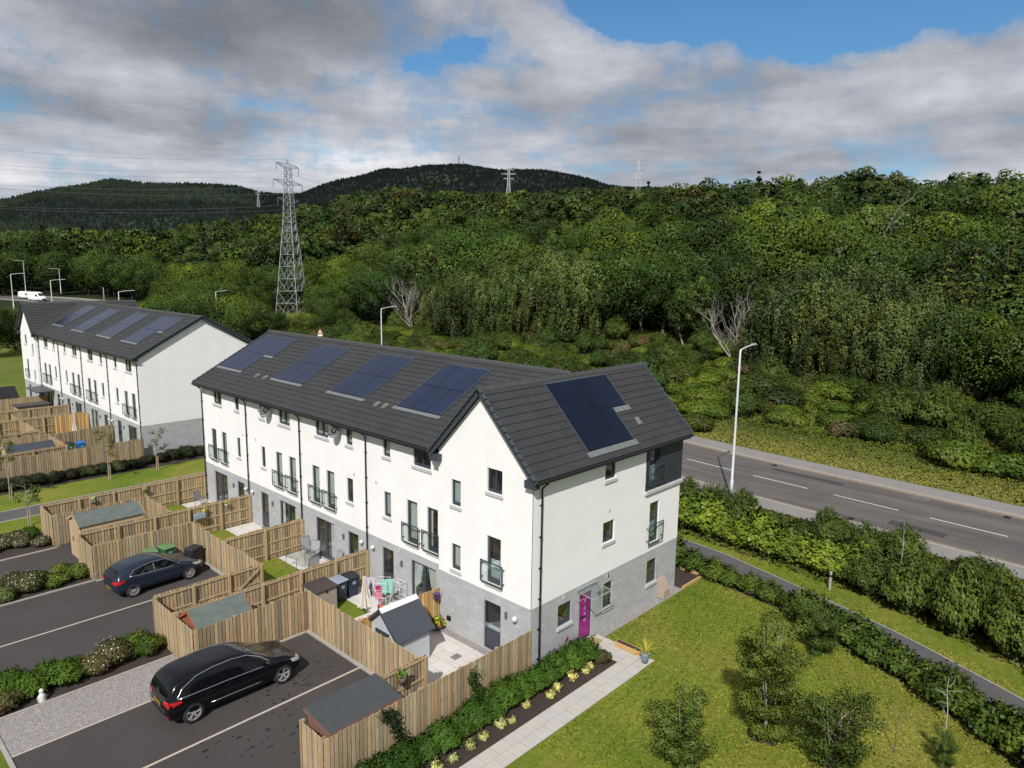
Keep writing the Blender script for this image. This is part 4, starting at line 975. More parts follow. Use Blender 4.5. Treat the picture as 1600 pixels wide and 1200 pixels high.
r = MB(); r.bar((-.085,-.11,1.79),(-.085,1.32,1.99),.03,.09); r.bar((-.085,-.115,1.79),(2.6,-.115,1.79),.03,.09); r.build('bargeboard', 'shedbrown', s_)
# playhouse
shed('playhouse', 'small light grey plastic shed with slate blue roof and white ridge strip', 'playhouse', (-3.55,3.55,0), 1.5, 2.05, 1.42, 2.3, 'playgrey', 'slate', ov=.16, trim='slate')
m = MB(); m.add([(-3.72,4.575,2.36),(-1.88,4.575,2.36),(-1.88,4.4,2.21),(-3.72,4.4,2.21)], [(0,3,2,1)]); tag(m.build('ridge_strip', 'white_metal'), 'white plastic strip lying along the ridge of the small slate-blue roof', 'ridge strip')
shed('playhouse', 'white and black toy house at the far end of the far gardens', 'playhouse', (-4.6,69.5,0), 3.2, 3.0, 1.6, 2.6, 'signwhite', 'black', ov=.15, trim='black')
shed('garden_shed', 'grey-roofed shed between the long far fence and the bins', 'shed', (-7.6,43.9,0), 3.0, 1.9, 1.7, 2.05, 'shedpale', 'slate')
b = thing('shelter', 'low pale outbuilding with dark flat roof in the far gardens', 'shelter', (-2.9,62.5,0)); m = MB(); m.box(0,2.6,0,1.6,0,1.75); m.build('wall','taupe',b); m = MB(); m.box(-.1,2.7,-.1,1.7,1.75,1.86); m.build('roof','brownlid',b)

# ------------------------------------------------------------------ bins
def bin_(label, loc, body, lid, rz=0, open_=0, sc=1.):
    root = thing('wheelie_bin', label, 'wheelie bin', loc, rz); root.scale = (sc,sc,sc)
    m = MB(); a, b_, c, d = .24, .27, .29, .34
    m.add([(-a,-b_,.06),(a,-b_,.06),(a,b_,.06),(-a,b_,.06),(-c,-d,.98),(c,-d,.98),(c,d,.98),(-c,d,.98)], [(3,2,1,0),(0,1,5,4),(1,2,6,5),(2,3,7,6),(3,0,4,7)])
    m.box(-c-.02,c+.02,-d-.02,d+.02,.93,.98); m.build('body', body, root, bevel=.02)
    l = MB(); l.add([(-c-.03,-d-.05,.985),(c+.03,-d-.05,.985),(c+.03,d+.03,1.0),(-c-.03,d+.03,1.0),(-c+.02,-d+.03,1.06),(c-.02,-d+.03,1.06),(c-.02,d-.05,1.08),(-c+.02,d-.05,1.08)], [(3,2,1,0),(4,5,6,7),(0,1,5,4),(1,2,6,5),(2,3,7,6),(3,0,4,7)])
    l.build('lid', lid, root, bevel=.02)
    h = MB(); h.tube([(-.2,d+.07,.95),(.2,d+.07,.95)], .018, 6); h.build('handle', body, root)
    for s in (-1, 1):
        w = MB(); w.tube([(s*.25,b_+.04,.1),(s*.3,b_+.04,.1)], .1, 14); w.build('wheel', 'rubber', root)
    lb = MB(); lb.box(-.09,.09,-d-.012,-d+.0,.66,.8); lb.build('sticker', 'bingrey', root)
    return root
bin_('upright black wheelie bin standing alone in front of the navy hatchback', (-4.85,18.95,0), 'binblack', 'binblack', R(-70))
bin_('green wheelie bin nearest the fence corner, behind the hatchback bonnet', (-5.75,20.1,0), 'bingreen', 'bingreenlid', R(8))
bin_('second green wheelie bin, next to the fallen black bin', (-6.55,20.1,0), 'bingreen', 'bingreenlid', R(-4))
bf = bin_('black bin tipped over behind the roof of the navy hatchback', (-7.35,20.0,.30), 'binblack', 'binblack', R(15)); bf.rotation_euler = (R(78),0,R(20))
bin_('navy wheelie bin with pale grey lid beside the storage box', (-1.75,10.45,0), 'binnavy', 'bingrey', R(5), sc=1.02)
bin_('dark navy bin against the fence behind the storage box', (-1.05,10.5,0), 'binnavy', 'binblack', R(-3))
bin_('dark green bin in the far gardens beside the blue one', (-2.75,47.4,0), 'bingreen', 'binblack', R(0))
bin_('bright blue bin in front of the tall fence in the far gardens', (-2.0,47.2,0), 'binblue', 'binblue', R(0))
bin_('green-lidded bin behind the slanting fence of the far gardens', (-3.3,56.9,0), 'binblack', 'bingreenlid', R(0))
# storage box
s_ = thing('storage_box', 'taupe plastic garden storage box with dark brown lid against the long fence', 'storage box', (-3.5,9.5,0), R(2))
m = MB(); m.box(.06,1.14,.06,1.04,0,1.18); m.build('body','taupe',s_,bevel=.02); m = MB(); m.add([(0,0,1.18),(1.2,0,1.18),(1.2,1.1,1.26),(0,1.1,1.26),(0,0,1.22),(1.2,0,1.22),(1.2,1.1,1.31),(0,1.1,1.31)], [(0,3,2,1),(4,5,6,7),(0,1,5,4),(1,2,6,5),(2,3,7,6),(3,0,4,7)]); m.build('lid','brownlid',s_)
m = MB(); m.box(.55,.65,.03,.06,1.05,1.15); m.build('handle','black',s_)

# ------------------------------------------------------------------ garden clutter
def chair(label, loc, rz):
    c = thing('garden_chair', label, 'garden chair', loc, rz, 'grey garden chairs')
    m = MB()
    for s in (-1, 1):
        m.tube([(s*.27,-.25,0),(s*.27,-.25,.42),(s*.27,-.25,.62),(s*.27,.22,.64)], .013, 6); m.tube([(s*.27,.27,0),(s*.27,.22,.42),(s*.27,.34,1.0)], .013, 6)
    m.tube([(-.27,.34,1.0),(.27,.34,1.0)], .013, 6); m.build('frame', 'galvdark', c)
    m = MB(); m.add([(-.26,-.25,.43),(.26,-.25,.43),(.26,.22,.41),(-.26,.22,.41)], [(0,1,2,3)]); m.build('seat', 'chairgrey', c)
    m = MB(); m.add([(-.26,.22,.42),(.26,.22,.42),(.26,.34,1.),(-.26,.34,1.)], [(0,1,2,3)]); m.build('backrest', 'chairgrey', c); return c
chair('grey mesh chair with its back to the fence, left of the patio doors', (.0,16.05,0), R(0))
chair('grey mesh chair between the glass table and the patio doors', (-.15,15.3,0), R(-60))
chair('grey mesh chair on the near side of the glass table', (-1.05,13.9,0), R(170))
chair('low grey mesh chair by the wall beyond the table', (-.1,13.3,0), R(-95))
chair('grey mesh chair in the end garden beside the patio doors', (-.6,27.9,0), R(30))
t = thing('garden_table', 'rectangular glass-topped garden table on the green patch', 'table', (-1.0,15.1,0), R(12)); m = MB(); m.box(-.65,.65,-.42,.42,.7,.715); m.build('tabletop','railglass',t)
m = MB()
for x in (-.6,.6):
    for y in (-.38,.38): m.tube([(x,y,.7),(x*1.05,y*1.05,0)], .014, 6)
m.tube([(-.65,-.42,.7),(.65,-.42,.7),(.65,.42,.7),(-.65,.42,.7),(-.65,-.42,.7)], .014, 6); m.build('frame','galvdark',t)
def parasol(label, loc, h):
    p = thing('closed_parasol', label, 'parasol', loc); m = MB(); m.tube([(0,0,0),(0,0,h)], .02, 8); m.build('pole','galvdark',p)
    m = MB(); prof = [(.28,.35),(.2,.6),(.13,.95),(.09,1.3),(.05,h-.08),(.0,h-.05)]; V=[];F=[];n=16
    for k in range(n):
        a=2*math.pi*k/n; q=1.25 if k%2 else .62
        for r_,z in prof: V.append((r_*q*math.cos(a), r_*q*math.sin(a), z))
    mm=len(prof)
    for k in range(n):
        for i in range(mm-1): F.append((k*mm+i,((k+1)%n)*mm+i,((k+1)%n)*mm+i+1,k*mm+i+1))
    m.add(V,F); m.build('canopy','fabric',p); m=MB(); m.tube([(0,0,h-.05),(0,0,h+.08)],[.03,.012],8); m.build('finial','black',p); return p
parasol('closed cream parasol standing among the washing', (-1.65,8.5,0), 1.85)
parasol('tall closed cream parasol in front of the bright yellow panels of the far gardens', (-.45,54.3,0), 2.5)
# clothes airer and washing
a = thing('clothes_airer', 'folding clothes airer standing outside the door between parasol and wire rack', 'clothes airer', (-.85,8.3,0), R(35)); m = MB()
for z in (.35,.7,1.05,1.4): 
    for x in (-.35,.35): m.tube([(x,-.3,z),(x,.3,z)], .008, 5)
    m.tube([(-.35,-.3,z),(.35,-.3,z)], .008, 5); m.tube([(-.35,.3,z),(.35,.3,z)], .008, 5); m.tube([(-.35,0,z),(.35,0,z)], .006, 5)
for x in (-.35,.35):
    for y in (-.3,.3): m.tube([(x,y,0),(x,y,1.45)], .01, 5)
m.build('frame','white_metal',a)
def cloth(name, label, loc, w, h, mat, rz, seed):
    r = random.Random(seed); m = MB(); nx, nz = 8, 6; V = []; F = []
    for j in range(nz+1):
        for i in range(nx+1): V.append(((i/nx-.5)*w*(1-.12*j/nz), .05*math.sin(i*1.5+seed)*(.4+j/nz)+r.uniform(-.01,.01), -h*j/nz + r.uniform(-.02,.02)*(j == nz)))
    for j in range(nz):
        for i in range(nx): F.append((j*(nx+1)+i, j*(nx+1)+i+1, (j+1)*(nx+1)+i+1, (j+1)*(nx+1)+i))
    m.add(V, F); o = m.build(name, mat, smooth=True); o.location = loc; o.rotation_euler = (R(8),0,rz); tag(o, label, 'washing', 'washing hung out to dry'); return o
cloth('towel', 'mint green towel hanging highest on the airer', (-.78,8.0,1.52), .62, .75, 'mint', R(-40), 1)
cloth('towel', 'lilac grey cloth hanging left of the mint towel', (-1.05,8.85,1.42), .5, .6, 'lilac', R(-50), 2)
cloth('shirt', 'crimson top hanging just under the mint towel', (-1.0,8.3,1.18), .35, .35, 'crimson', R(-45), 3)
cloth('shirt', 'pale pink garment low on the airer', (-1.12,8.2,.95), .38, .5, 'pink', R(-50), 4)
cloth('shirt', 'coral cloth lowest on the airer', (-1.2,8.05,.42), .4, .35, 'coral', R(-50), 5)
cloth('sheet', 'white sheet draped beside the closed parasol', (-1.5,8.15,.8), .55, .75, 'curtain', R(-60), 6)
cloth('towel', 'small purple cloth under the lilac one', (-1.1,8.7,.95), .22, .4, 'pinkhose', R(-50), 7)
w = thing('wire_shelf', 'white wire plant shelf against the grey wall beside the patio door', 'wire shelf', (-.1,8.02,0), R(0)); m = MB()
for z in (.15,.5,.85,1.2): 
    for y in (-.27,0,.27): m.tube([(-.15,y,z),(.15,y,z)], .009, 5)
    m.tube([(-.15,-.27,z),(-.15,.27,z)], .01, 5); m.tube([(.15,-.27,z),(.15,.27,z)], .01, 5)
for x in (-.15,.15):
    for y in (-.27,.27): m.tube([(x,y,0),(x,y,1.3)], .011, 5)
m.build('frame','white_metal',w)
# toy / rock items
def rock(label, loc, s, mat='stone', name='garden_stone', cat='stone', group=None):
    bm = MB(); r = random.Random(int(loc[0]*100)); V = []; F = []; n, m_ = 9, 6
    for j in range(m_+1):
        for i in range(n):
            ph = math.pi*j/m_; th = 2*math.pi*i/n; q = s*(1+.18*math.sin(3*th+j)+r.uniform(-.08,.08)); V.append((q*math.sin(ph)*math.cos(th), q*math.sin(ph)*math.sin(th)*.85, s*.6+q*.65*math.cos(ph)))
    for j in range(m_):
        for i in range(n): F.append((j*n+i, j*n+(i+1)%n, (j+1)*n+(i+1)%n, (j+1)*n+i))
    bm.add(V, F); o = bm.build(name, mat, smooth=True); o.location = loc; tag(o, label, cat, group); return o
r_ = random.Random(4)
for i in range(12): rock('grey rounded stone edging the little rockery by the washing', (-3.3+r_.uniform(0,1.4), 7.0+r_.uniform(-.4,1.2), .02), r_.uniform(.1,.2), group='rockery stones by the washing')
# white figure ornament in the shrub bed
o = thing('garden_ornament', 'small white seated figure ornament at the edge of the shrub bed', 'ornament', (-13.55,11.15,0)); o.scale = (.8,.8,.72); m = MB(); m.lathe([(0,0),(.16,0),(.17,.08),(.12,.2),(.14,.3),(.1,.4),(.05,.44),(.09,.5),(.1,.57),(.06,.65),(0,.67)], n=14); m.build('body','ornament',o,smooth=True)
m = MB(); m.tube([(.1,0,.34),(.17,.02,.22),(.13,-.06,.12)], [.035,.03,.025], 7); m.tube([(-.1,0,.34),(-.17,-.02,.22),(-.12,-.07,.12)], [.035,.03,.025], 7); m.build('arms','ornament',o,smooth=True)
m = MB(); m.lathe([(0,0),(.27,0),(.27,.05),(.2,.07),(0,.07)], (-6.9,4.7,0), n=14)
# planter, pot, door mat, hose
p = thing('planter', 'long low timber planter trough on the slab path by the magenta door', 'planter', (3.93,-2.4,.03)); m = MB()
m.box(0,.26,0,1.2,0,.22); m.build('trough','fencenew',p); m = MB(); m.box(.03,.23,.03,1.17,.2,.225); m.build('soil','soil',p)
p = thing('plant_pot', 'blue grey glazed pot holding a spiky cordyline at the corner of the path', 'plant pot', (3.75,-2.78,.03)); m = MB(); m.lathe([(0,0),(.12,0),(.16,.3),(.18,.42),(.165,.43),(.15,.36),(0,.36)], n=18); m.build('pot','bluepot',p,smooth=True)
m = MB(); r_ = random.Random(8)
for i in range(26):
    a = r_.uniform(0,6.28); el = r_.uniform(.5,1.45); L = r_.uniform(.5,.85); dx, dy = math.cos(a)*math.cos(el), math.sin(a)*math.cos(el)
    pts = [Vector((0,0,.4))+Vector((dx,dy,math.sin(el)))*L*t+Vector((0,0,-.25*t*t*math.cos(el))) for t in (0,.3,.6,.85,1)]
    sx, sy = -math.sin(a)*.018, math.cos(a)*.018; k = len(m.v)
    V = []
    for t, q in zip((.6,1,.9,.5,.05), pts): V += [(q.x-sx*t,q.y-sy*t,q.z),(q.x+sx*t,q.y+sy*t,q.z)]
    tt = (.55,.48,.1) if i % 2 else (.35,.36,.09)
    m.add(V, [(j*2,j*2+1,j*2+3,j*2+2) for j in range(4)], 0, tt)
m.t = [tuple(x*.8 for x in t) for t in m.t]; m.build('spiky_leaves','leafplain',p)
m = MB(); m.box(-.42,.42,-.24,.24,0,.015); o = m.build('door_mat', 'matpat' if 'matpat' in MT else 'coral'); 
mm, nt = newmat('flower_door_mat'); co = objco(nt); v = nd(nt,'ShaderNodeTexVoronoi'); v.inputs['Scale'].default_value = 3.2; nt.links.new(co, v.inputs[0])
finish(mm, nt, ramp(nt, v.outputs['Distance'], [(0,(.55,.16,.18)),(.35,(.5,.2,.2)),(.42,(.28,.24,.08)),(1,(.36,.27,.16))]).outputs[0], .95); o.data.materials[0] = mm
o.location = (3.5,-.38,.045); o.rotation_euler = (0,0,R(4)); tag(o, 'green and pink flowered door mat outside the magenta door', 'door mat')
h = thing('hose_reel', 'coil of purple hose hanging on the grey wall beside the front hedge', 'garden hose', (2.05,-.06,.55)); m = MB()
for q in range(4): m.tube([( .15*math.cos(a*.4488)*(1-.05*q), -.05-.02*q, .28*math.sin(a*.4488)*(1-.05*q)) for a in range(15)], .014, 5)
m.build('hose','pinkhose',h)
# hanging pots on fences
def hangpot(label, loc, mat='terracotta', leafc=(.12,.2,.04), s=1.):
    p = thing('hanging_pot', label, 'hanging pot', loc); p.scale=(s,s,s); m = MB(); m.lathe([(0,-.12),(.07,-.12),(.1,.04),(.09,.05),(0,.02)], n=12); m.build('pot',mat,p,smooth=True)
    m = MB(); r_ = random.Random(int(loc[0]*37))
    for i in range(60):
        a, b_ = r_.uniform(0,6.28), r_.uniform(0,1); q = Vector((math.cos(a)*b_*.14, math.sin(a)*b_*.14, .05+r_.uniform(-.05,.14))); u = Vector((r_.uniform(-1,1),r_.uniform(-1,1),r_.uniform(-.5,1))).normalized()*.035; v = u.orthogonal()
        t = r_.uniform(.6,1.3); m.poly([q-u,q-v,q+u,q+v], 0, tuple(c*t for c in leafc))
    m.build('plant','leafplain',p); return p
hangpot('round grey pot with trailing plant hung on the short rail-side fence', (-5.15,1.3,1.45), 'terracotta', s=1.5)
hangpot('purple flowers hung at the wall end of the orange fence', (-.3,5.16,1.45), 'binblack', (.12,.05,.22), 1.1)
hangpot('yellowish hanging planter on the fence in the third garden', (-2.6,22.78,1.5), 'yellow', (.45,.42,.15))
hangpot('cream hanging planter on the fence near the wall in the third garden', (-1.3,22.78,1.55), 'stone', (.4,.36,.1))
hangpot('white-flowered basket on the fence in front of the grass strip', (-6.5,29.0,1.45), 'galvdark', (.5,.55,.45), 1.2)
hangpot('brown planter on the end fence nearer the house wall', (-3.6,29.0,1.5), 'terracotta', (.4,.38,.08))
m = MB(); m.box(-.3,.3,-.12,.12,-.12,.14); m.tube([(-.2,0,.14),(0,0,.26),(.2,0,.14)],.015,5); o = m.build('mail_box','bluegrey',bevel=.02); o.location = (-2.9,22.7,1.25); tag(o, 'blue grey box fixed to the fence above the shaded garden corner', 'box')
y = thing('watering_can', 'yellow watering can by the wall under the third garden fence', 'watering can', (-.75,20.6,0)); m = MB(); m.lathe([(0,0),(.14,0),(.15,.3),(.1,.34),(0,.34)], n=14); m.build('body','yellow',y,smooth=True)
m = MB(); m.tube([(.13,0,.06),(.3,0,.36)], [.03,.018], 7); m.tube([(-.14,0,.06),(-.24,0,.2),(-.1,0,.4),(.05,0,.36)], .014, 6); m.build('spout','yellow',y)
# pots by walls
def pot(label, loc, mat, cols, s=1.):
    p = thing('plant_pot', label, 'plant pot', loc); p.scale=(s,s,s); m = MB(); m.lathe([(0,0),(.11,0),(.15,.24),(.135,.25),(0,.22)], n=14); m.build('pot',mat,p,smooth=True)
    m = MB(); r_ = random.Random(int(loc[1]*91))
    for i in range(220):
        a, b_ = r_.uniform(0,6.28), r_.random()**.5; q = Vector((math.cos(a)*b_*.24, math.sin(a)*b_*.24, .2+r_.uniform(0,.42)*(1.2-b_))); u = Vector((r_.uniform(-1,1),r_.uniform(-1,1),r_.uniform(-.5,1))).normalized()*.035; v = u.orthogonal()
        t = r_.uniform(.6,1.3); c = r_.choice(cols); m.poly([q-u,q-v,q+u,q+v], 0, tuple(x*t for x in c))
    m.build('plant','leafplain',p); return p
pot('yellow and dark red flowering pot in the wall corner of the grey patio', (-.35,5.02,.03), 'terracotta', [(.5,.5,.04),(.12,.2,.03),(.25,.06,.06)], 1.25)
pot('leafy pot against the wall beside the washing', (-.05,9.2,.03), 'terracotta', [(.06,.13,.03)], 1.)
pot('bushy potted plant on the small patio by the second door', (-.3,20.3,.03), 'binblack', [(.06,.12,.03),(.4,.4,.36)], 1.)
pot('small green pot by the far wall of the third garden', (-.4,19.6,.03), 'terracotta', [(.06,.13,.03)], .9)
# manhole cover and slate corner
m = MB(); m.box(-1.45,-1.05,2.7,3.0,.034,.042); o = m.build('drain_cover','flash'); tag(o, 'small grey drain cover set in the pale patio', 'drain cover')
m = MB(); m.box(-.55,.55,-.04,.04,0,1.0); o = m.build('raised_planter','fence'); o.location = (-1.2,.75,0); tag(o, 'low timber screen inside the patio against the long fence', 'screen')
# ------------------------------------------------------------------ cars
def car(name, label, cat, loc, rz, S):
    """S: rows of (x, half width, bottom z, belt z, roof half width, roof z); wheels; outlines (side view x,z)"""
    root = thing(name, label, cat, loc, rz)
    rows = S['rows']; V = []; F = []; npt = 9
    for x, w, zb, zt, wr, zr in rows:
        zm = zb + (zt-zb)*.55
        half = [(0,zb),(w*.8,zb),(w*.965,zb+.1),(w,zm),(w*.985,zt-.05),(w*.955,zt+.0),(wr+.02,zr-.09 if zr-zt > .25 else zr-.02),(wr*.78,zr-.012),(0,zr)]
        # ring: right side then left side
        V += [(x,-y,z) for y, z in half] + [(x,y,z) for y, z in half[-2:0:-1]]
    n = 2*npt-2
    for i in range(len(rows)-1):
        for k in range(n): F.append((i*n+k, (i+1)*n+k, (i+1)*n+(k+1) % n, i*n+(k+1) % n))
    F += [tuple(range(n)), tuple(range((len(rows)-1)*n, len(rows)*n))[::-1]]
    me = bpy.data.meshes.new('car_shape'); me.from_pydata(V, [], F); me.materials.append(MT[S['paint']]); me.materials.append(MT['rubber'])
    me.polygons.foreach_set('use_smooth', [True]*len(F))
    tmp = bpy.data.objects.new('car_shape', me); COL.objects.link(tmp)
    sb = tmp.modifiers.new('s', 'SUBSURF'); sb.levels = 2; sb.render_levels = 2
    cutters = []
    for wx in S['wheels']:
        for s in (-1, 1):
            c = MB(); R_ = S['wr']+.045; c.tube([(wx, s*(S['hw']-.27), S['wr']-.01), (wx, s*(S['hw']+.3), S['wr']-.01)], R_, 32)
            co_ = c.build('cut', 'rubber'); co_.data.materials.clear(); co_.data.materials.append(MT['rubber']); cutters.append(co_)
            b = tmp.modifiers.new('b', 'BOOLEAN'); b.operation = 'DIFFERENCE'; b.object = co_; b.solver = 'EXACT'
            try: b.material_mode = 'TRANSFER'
            except Exception: pass
    dg = bpy.context.evaluated_depsgraph_get(); dg.update(); ev = tmp.evaluated_get(dg); bme = bpy.data.meshes.new_from_object(ev)
    for c in cutters: bpy.data.objects.remove(c)
    bpy.data.objects.remove(tmp)
    body = bpy.data.objects.new('body', bme); COL.objects.link(body); body.parent = root
    bvh = BVHTree.FromPolygons([v.co for v in bme.vertices], [p.vertices for p in bme.polygons])
    def cast(o, d):
        h = bvh.ray_cast(Vector(o), Vector(d).normalized()); return (h[0], h[1]) if h[0] is not None else None
    def patch(nm, mat, lower, upper, view, off=.006, nv=5, dense=4):
        """lower / upper: matching outlines; view 'L','R' (x,z), 'B','F' (y,z from behind / front), 'T' windscreen (y,x from above-front)"""
        def dens(L):
            out = []
            for a, b in zip(L, L[1:]):
                for i in range(dense): out.append((a[0]+(b[0]-a[0])*i/dense, a[1]+(b[1]-a[1])*i/dense))
            return out+[L[-1]]
        lo, up = dens(lower), dens(upper); P = []; ok = []
        for a, b in zip(lo, up):
            for j in range(nv+1):
                t = j/nv; u, v = a[0]+(b[0]-a[0])*t, a[1]+(b[1]-a[1])*t
                if view == 'R': h = cast((u,-3,v), (0,1,0))
                elif view == 'L': h = cast((u,3,v), (0,-1,0))
                elif view == 'B': h = cast((-6,u,v), (1,0,0))
                elif view == 'F': h = cast((6,u,v), (-1,0,0))
                else: h = cast((v,u,4), (0,0,-1))
                if h: P.append(h[0]+h[1]*off*(1 if h[1].dot(h[0]-Vector((0,0,.7))) > 0 else -1)); ok.append(True)
                else: P.append(Vector((0,0,0))); ok.append(False)
        w = nv+1; m = MB(); Fs = []
        for i in range(len(lo)-1):
            for j in range(nv):
                q = (i*w+j, (i+1)*w+j, (i+1)*w+j+1, i*w+j+1)
                if all(ok[k] for k in q): Fs.append(q)
        m.add(P, Fs); return m.build(nm, mat, root, smooth=True)
    def line(nm, mat, pts, view, r=.012, off=.008):
        P = []
        for a, b in zip(pts, pts[1:]):
            for i in range(6):
                u, v = a[0]+(b[0]-a[0])*i/6, a[1]+(b[1]-a[1])*i/6
                h = cast((u,-3,v),(0,1,0)) if view == 'R' else cast((u,3,v),(0,-1,0)) if view == 'L' else cast((-6,u,v),(1,0,0)) if view == 'B' else cast((v,u,4),(0,0,-1))
                if h: P.append(h[0]+(h[1] if h[1].dot(h[0]-Vector((0,0,.7))) > 0 else -h[1])*off*1.2)
        if len(P) > 1: m = MB(); m.tube(P, r, 6); return m.build(nm, mat, root, smooth=True)
    for view in 'RL':
        for lo, up in S['side_glass']: patch('side_window', 'carglass', lo, up, view)
        for ln in S.get('chrome', []): line('trim_line', 'chrome', ln, view, S.get('cr', .016))
        for ln in S.get('seams', []): line('door_seam', 'black', ln, view, .005, 0)
        for x, z in S['handles']:
            h = cast((x,-3,z),(0,1,0)) if view == 'R' else cast((x,3,z),(0,-1,0))
            if h: m = MB(); m.tube([h[0]+Vector((-.09,0,0)), h[0]+Vector((0,-.03 if view == 'R' else .03,0)), h[0]+Vector((.09,0,0))], .016, 6); m.build('door_handle', S['paint'], root)
        for lo, up in S.get('tail_side', []): patch('tail_light', 'red', lo, up, view, .01)
        for lo, up in S.get('head_side', []): patch('headlight', 'lens', lo, up, view, .01)
        s = -1 if view == 'R' else 1
        h = cast((S['mirror'][0], s*3, S['mirror'][1]), (0,-s,0)); y0 = abs(h[0].y) if h else .85
        m = MB(); cx, cz = S['mirror']
        m.add([(cx-.06,s*(y0+.04),cz-.06),(cx-.06,s*(y0+.24),cz-.05),(cx-.06,s*(y0+.24),cz+.07),(cx-.06,s*(y0+.04),cz+.08),(cx+.08,s*(y0+.06),cz-.03),(cx+.06,s*(y0+.2),cz-.02),(cx+.06,s*(y0+.2),cz+.05),(cx+.08,s*(y0+.06),cz+.05)],
              [(0,1,2,3),(7,6,5,4),(0,4,5,1),(1,5,6,2),(2,6,7,3),(3,7,4,0)]); m.bar((cx+.02,s*(y0-.04),cz-.02),(cx+.02,s*(y0+.08),cz),.05,.04); m.build('wing_mirror', S.get('mirrormat', S['paint']), root, bevel=.015)
    patch('windscreen', 'windscreen', *S['screen'], 'T', nv=8)
    if 'rear_glass' in S: patch('rear_window', 'carglass', *S['rear_glass'], 'B')
    for s in (-1, 1):
        for lo, up in S.get('tail_back', []): patch('tail_light', 'red', [(s*a, b) for a, b in lo], [(s*a, b) for a, b in up], 'B', .01)
        for lo, up in S.get('head_front', []): patch('headlight', 'lens', [(s*a, b) for a, b in lo], [(s*a, b) for a, b in up], 'F', .012)
    if 'grille' in S: patch('grille', 'black', *S['grille'], 'F', .008)
    if 'plate' in S:
        z = S['plate']; pl = patch('number_plate', 'plate', [(-.26,z),(.26,z)], [(-.26,z+.11),(.26,z+.11)], 'B', .02)
        for k, y in enumerate((-.2,-.14,-.08,-.02,.08,.14,.2)): patch('plate_characters', 'black', [(y-.018,z+.02),(y+.018,z+.02)], [(y-.018,z+.09),(y+.018,z+.09)], 'B', .026, dense=1, nv=1)
    if 'bumper_trim' in S: patch('bumper_trim', 'chrome', *S['bumper_trim'], 'B', .012)
    wr, hw = S['wr'], S['hw']
    for wx in S['wheels']:
        for s in (-1, 1):
            w = thing('wheel', None, None); w.parent = root; w.location = (wx, s*(hw-.115), wr)
            t = MB(); rr = wr*.70
            t.lathe([(rr,-.1),(wr*.93,-.11),(wr*.995,-.07),(wr,0),(wr*.995,.07),(wr*.93,.11),(rr,.1),(rr-.01,.0),(rr,-.1)], n=36, axis='y'); t.build('tyre', 'rubber', w, smooth=True)
            r = MB(); yo = s*.085
            r.lathe([(rr+.004,-.09),(rr+.004,.09),(rr-.03,.088),(rr-.035,.0),(rr-.03,-.088),(rr+.004,-.09)], n=36, axis='y')
            ns = S['spokes']
            for k in range(ns):
                a = 2*math.pi*k/ns + .2
                for da in ((-.13,.13) if S.get('twin') else (0,)):
                    p0 = (math.cos(a+da*1.6)*.045, yo*.7, math.sin(a+da*1.6)*.045); p1 = (math.cos(a+da)*(rr-.02), yo, math.sin(a+da)*(rr-.02))
                    r.bar(p0, p1, .03 if S.get('twin') else .036, .03, up=(0,1,0))
            r.tube([(0,yo*.5,0),(0,yo*.95,0)], .06, 14); r.build('rim', 'alloy', w)
            d = MB(); d.tube([(0,s*-.02,0),(0,s*.03,0)], rr-.05, 20); d.build('brake_disc', 'rubber', w)
    return root
MT['carunder'] = MT['black']
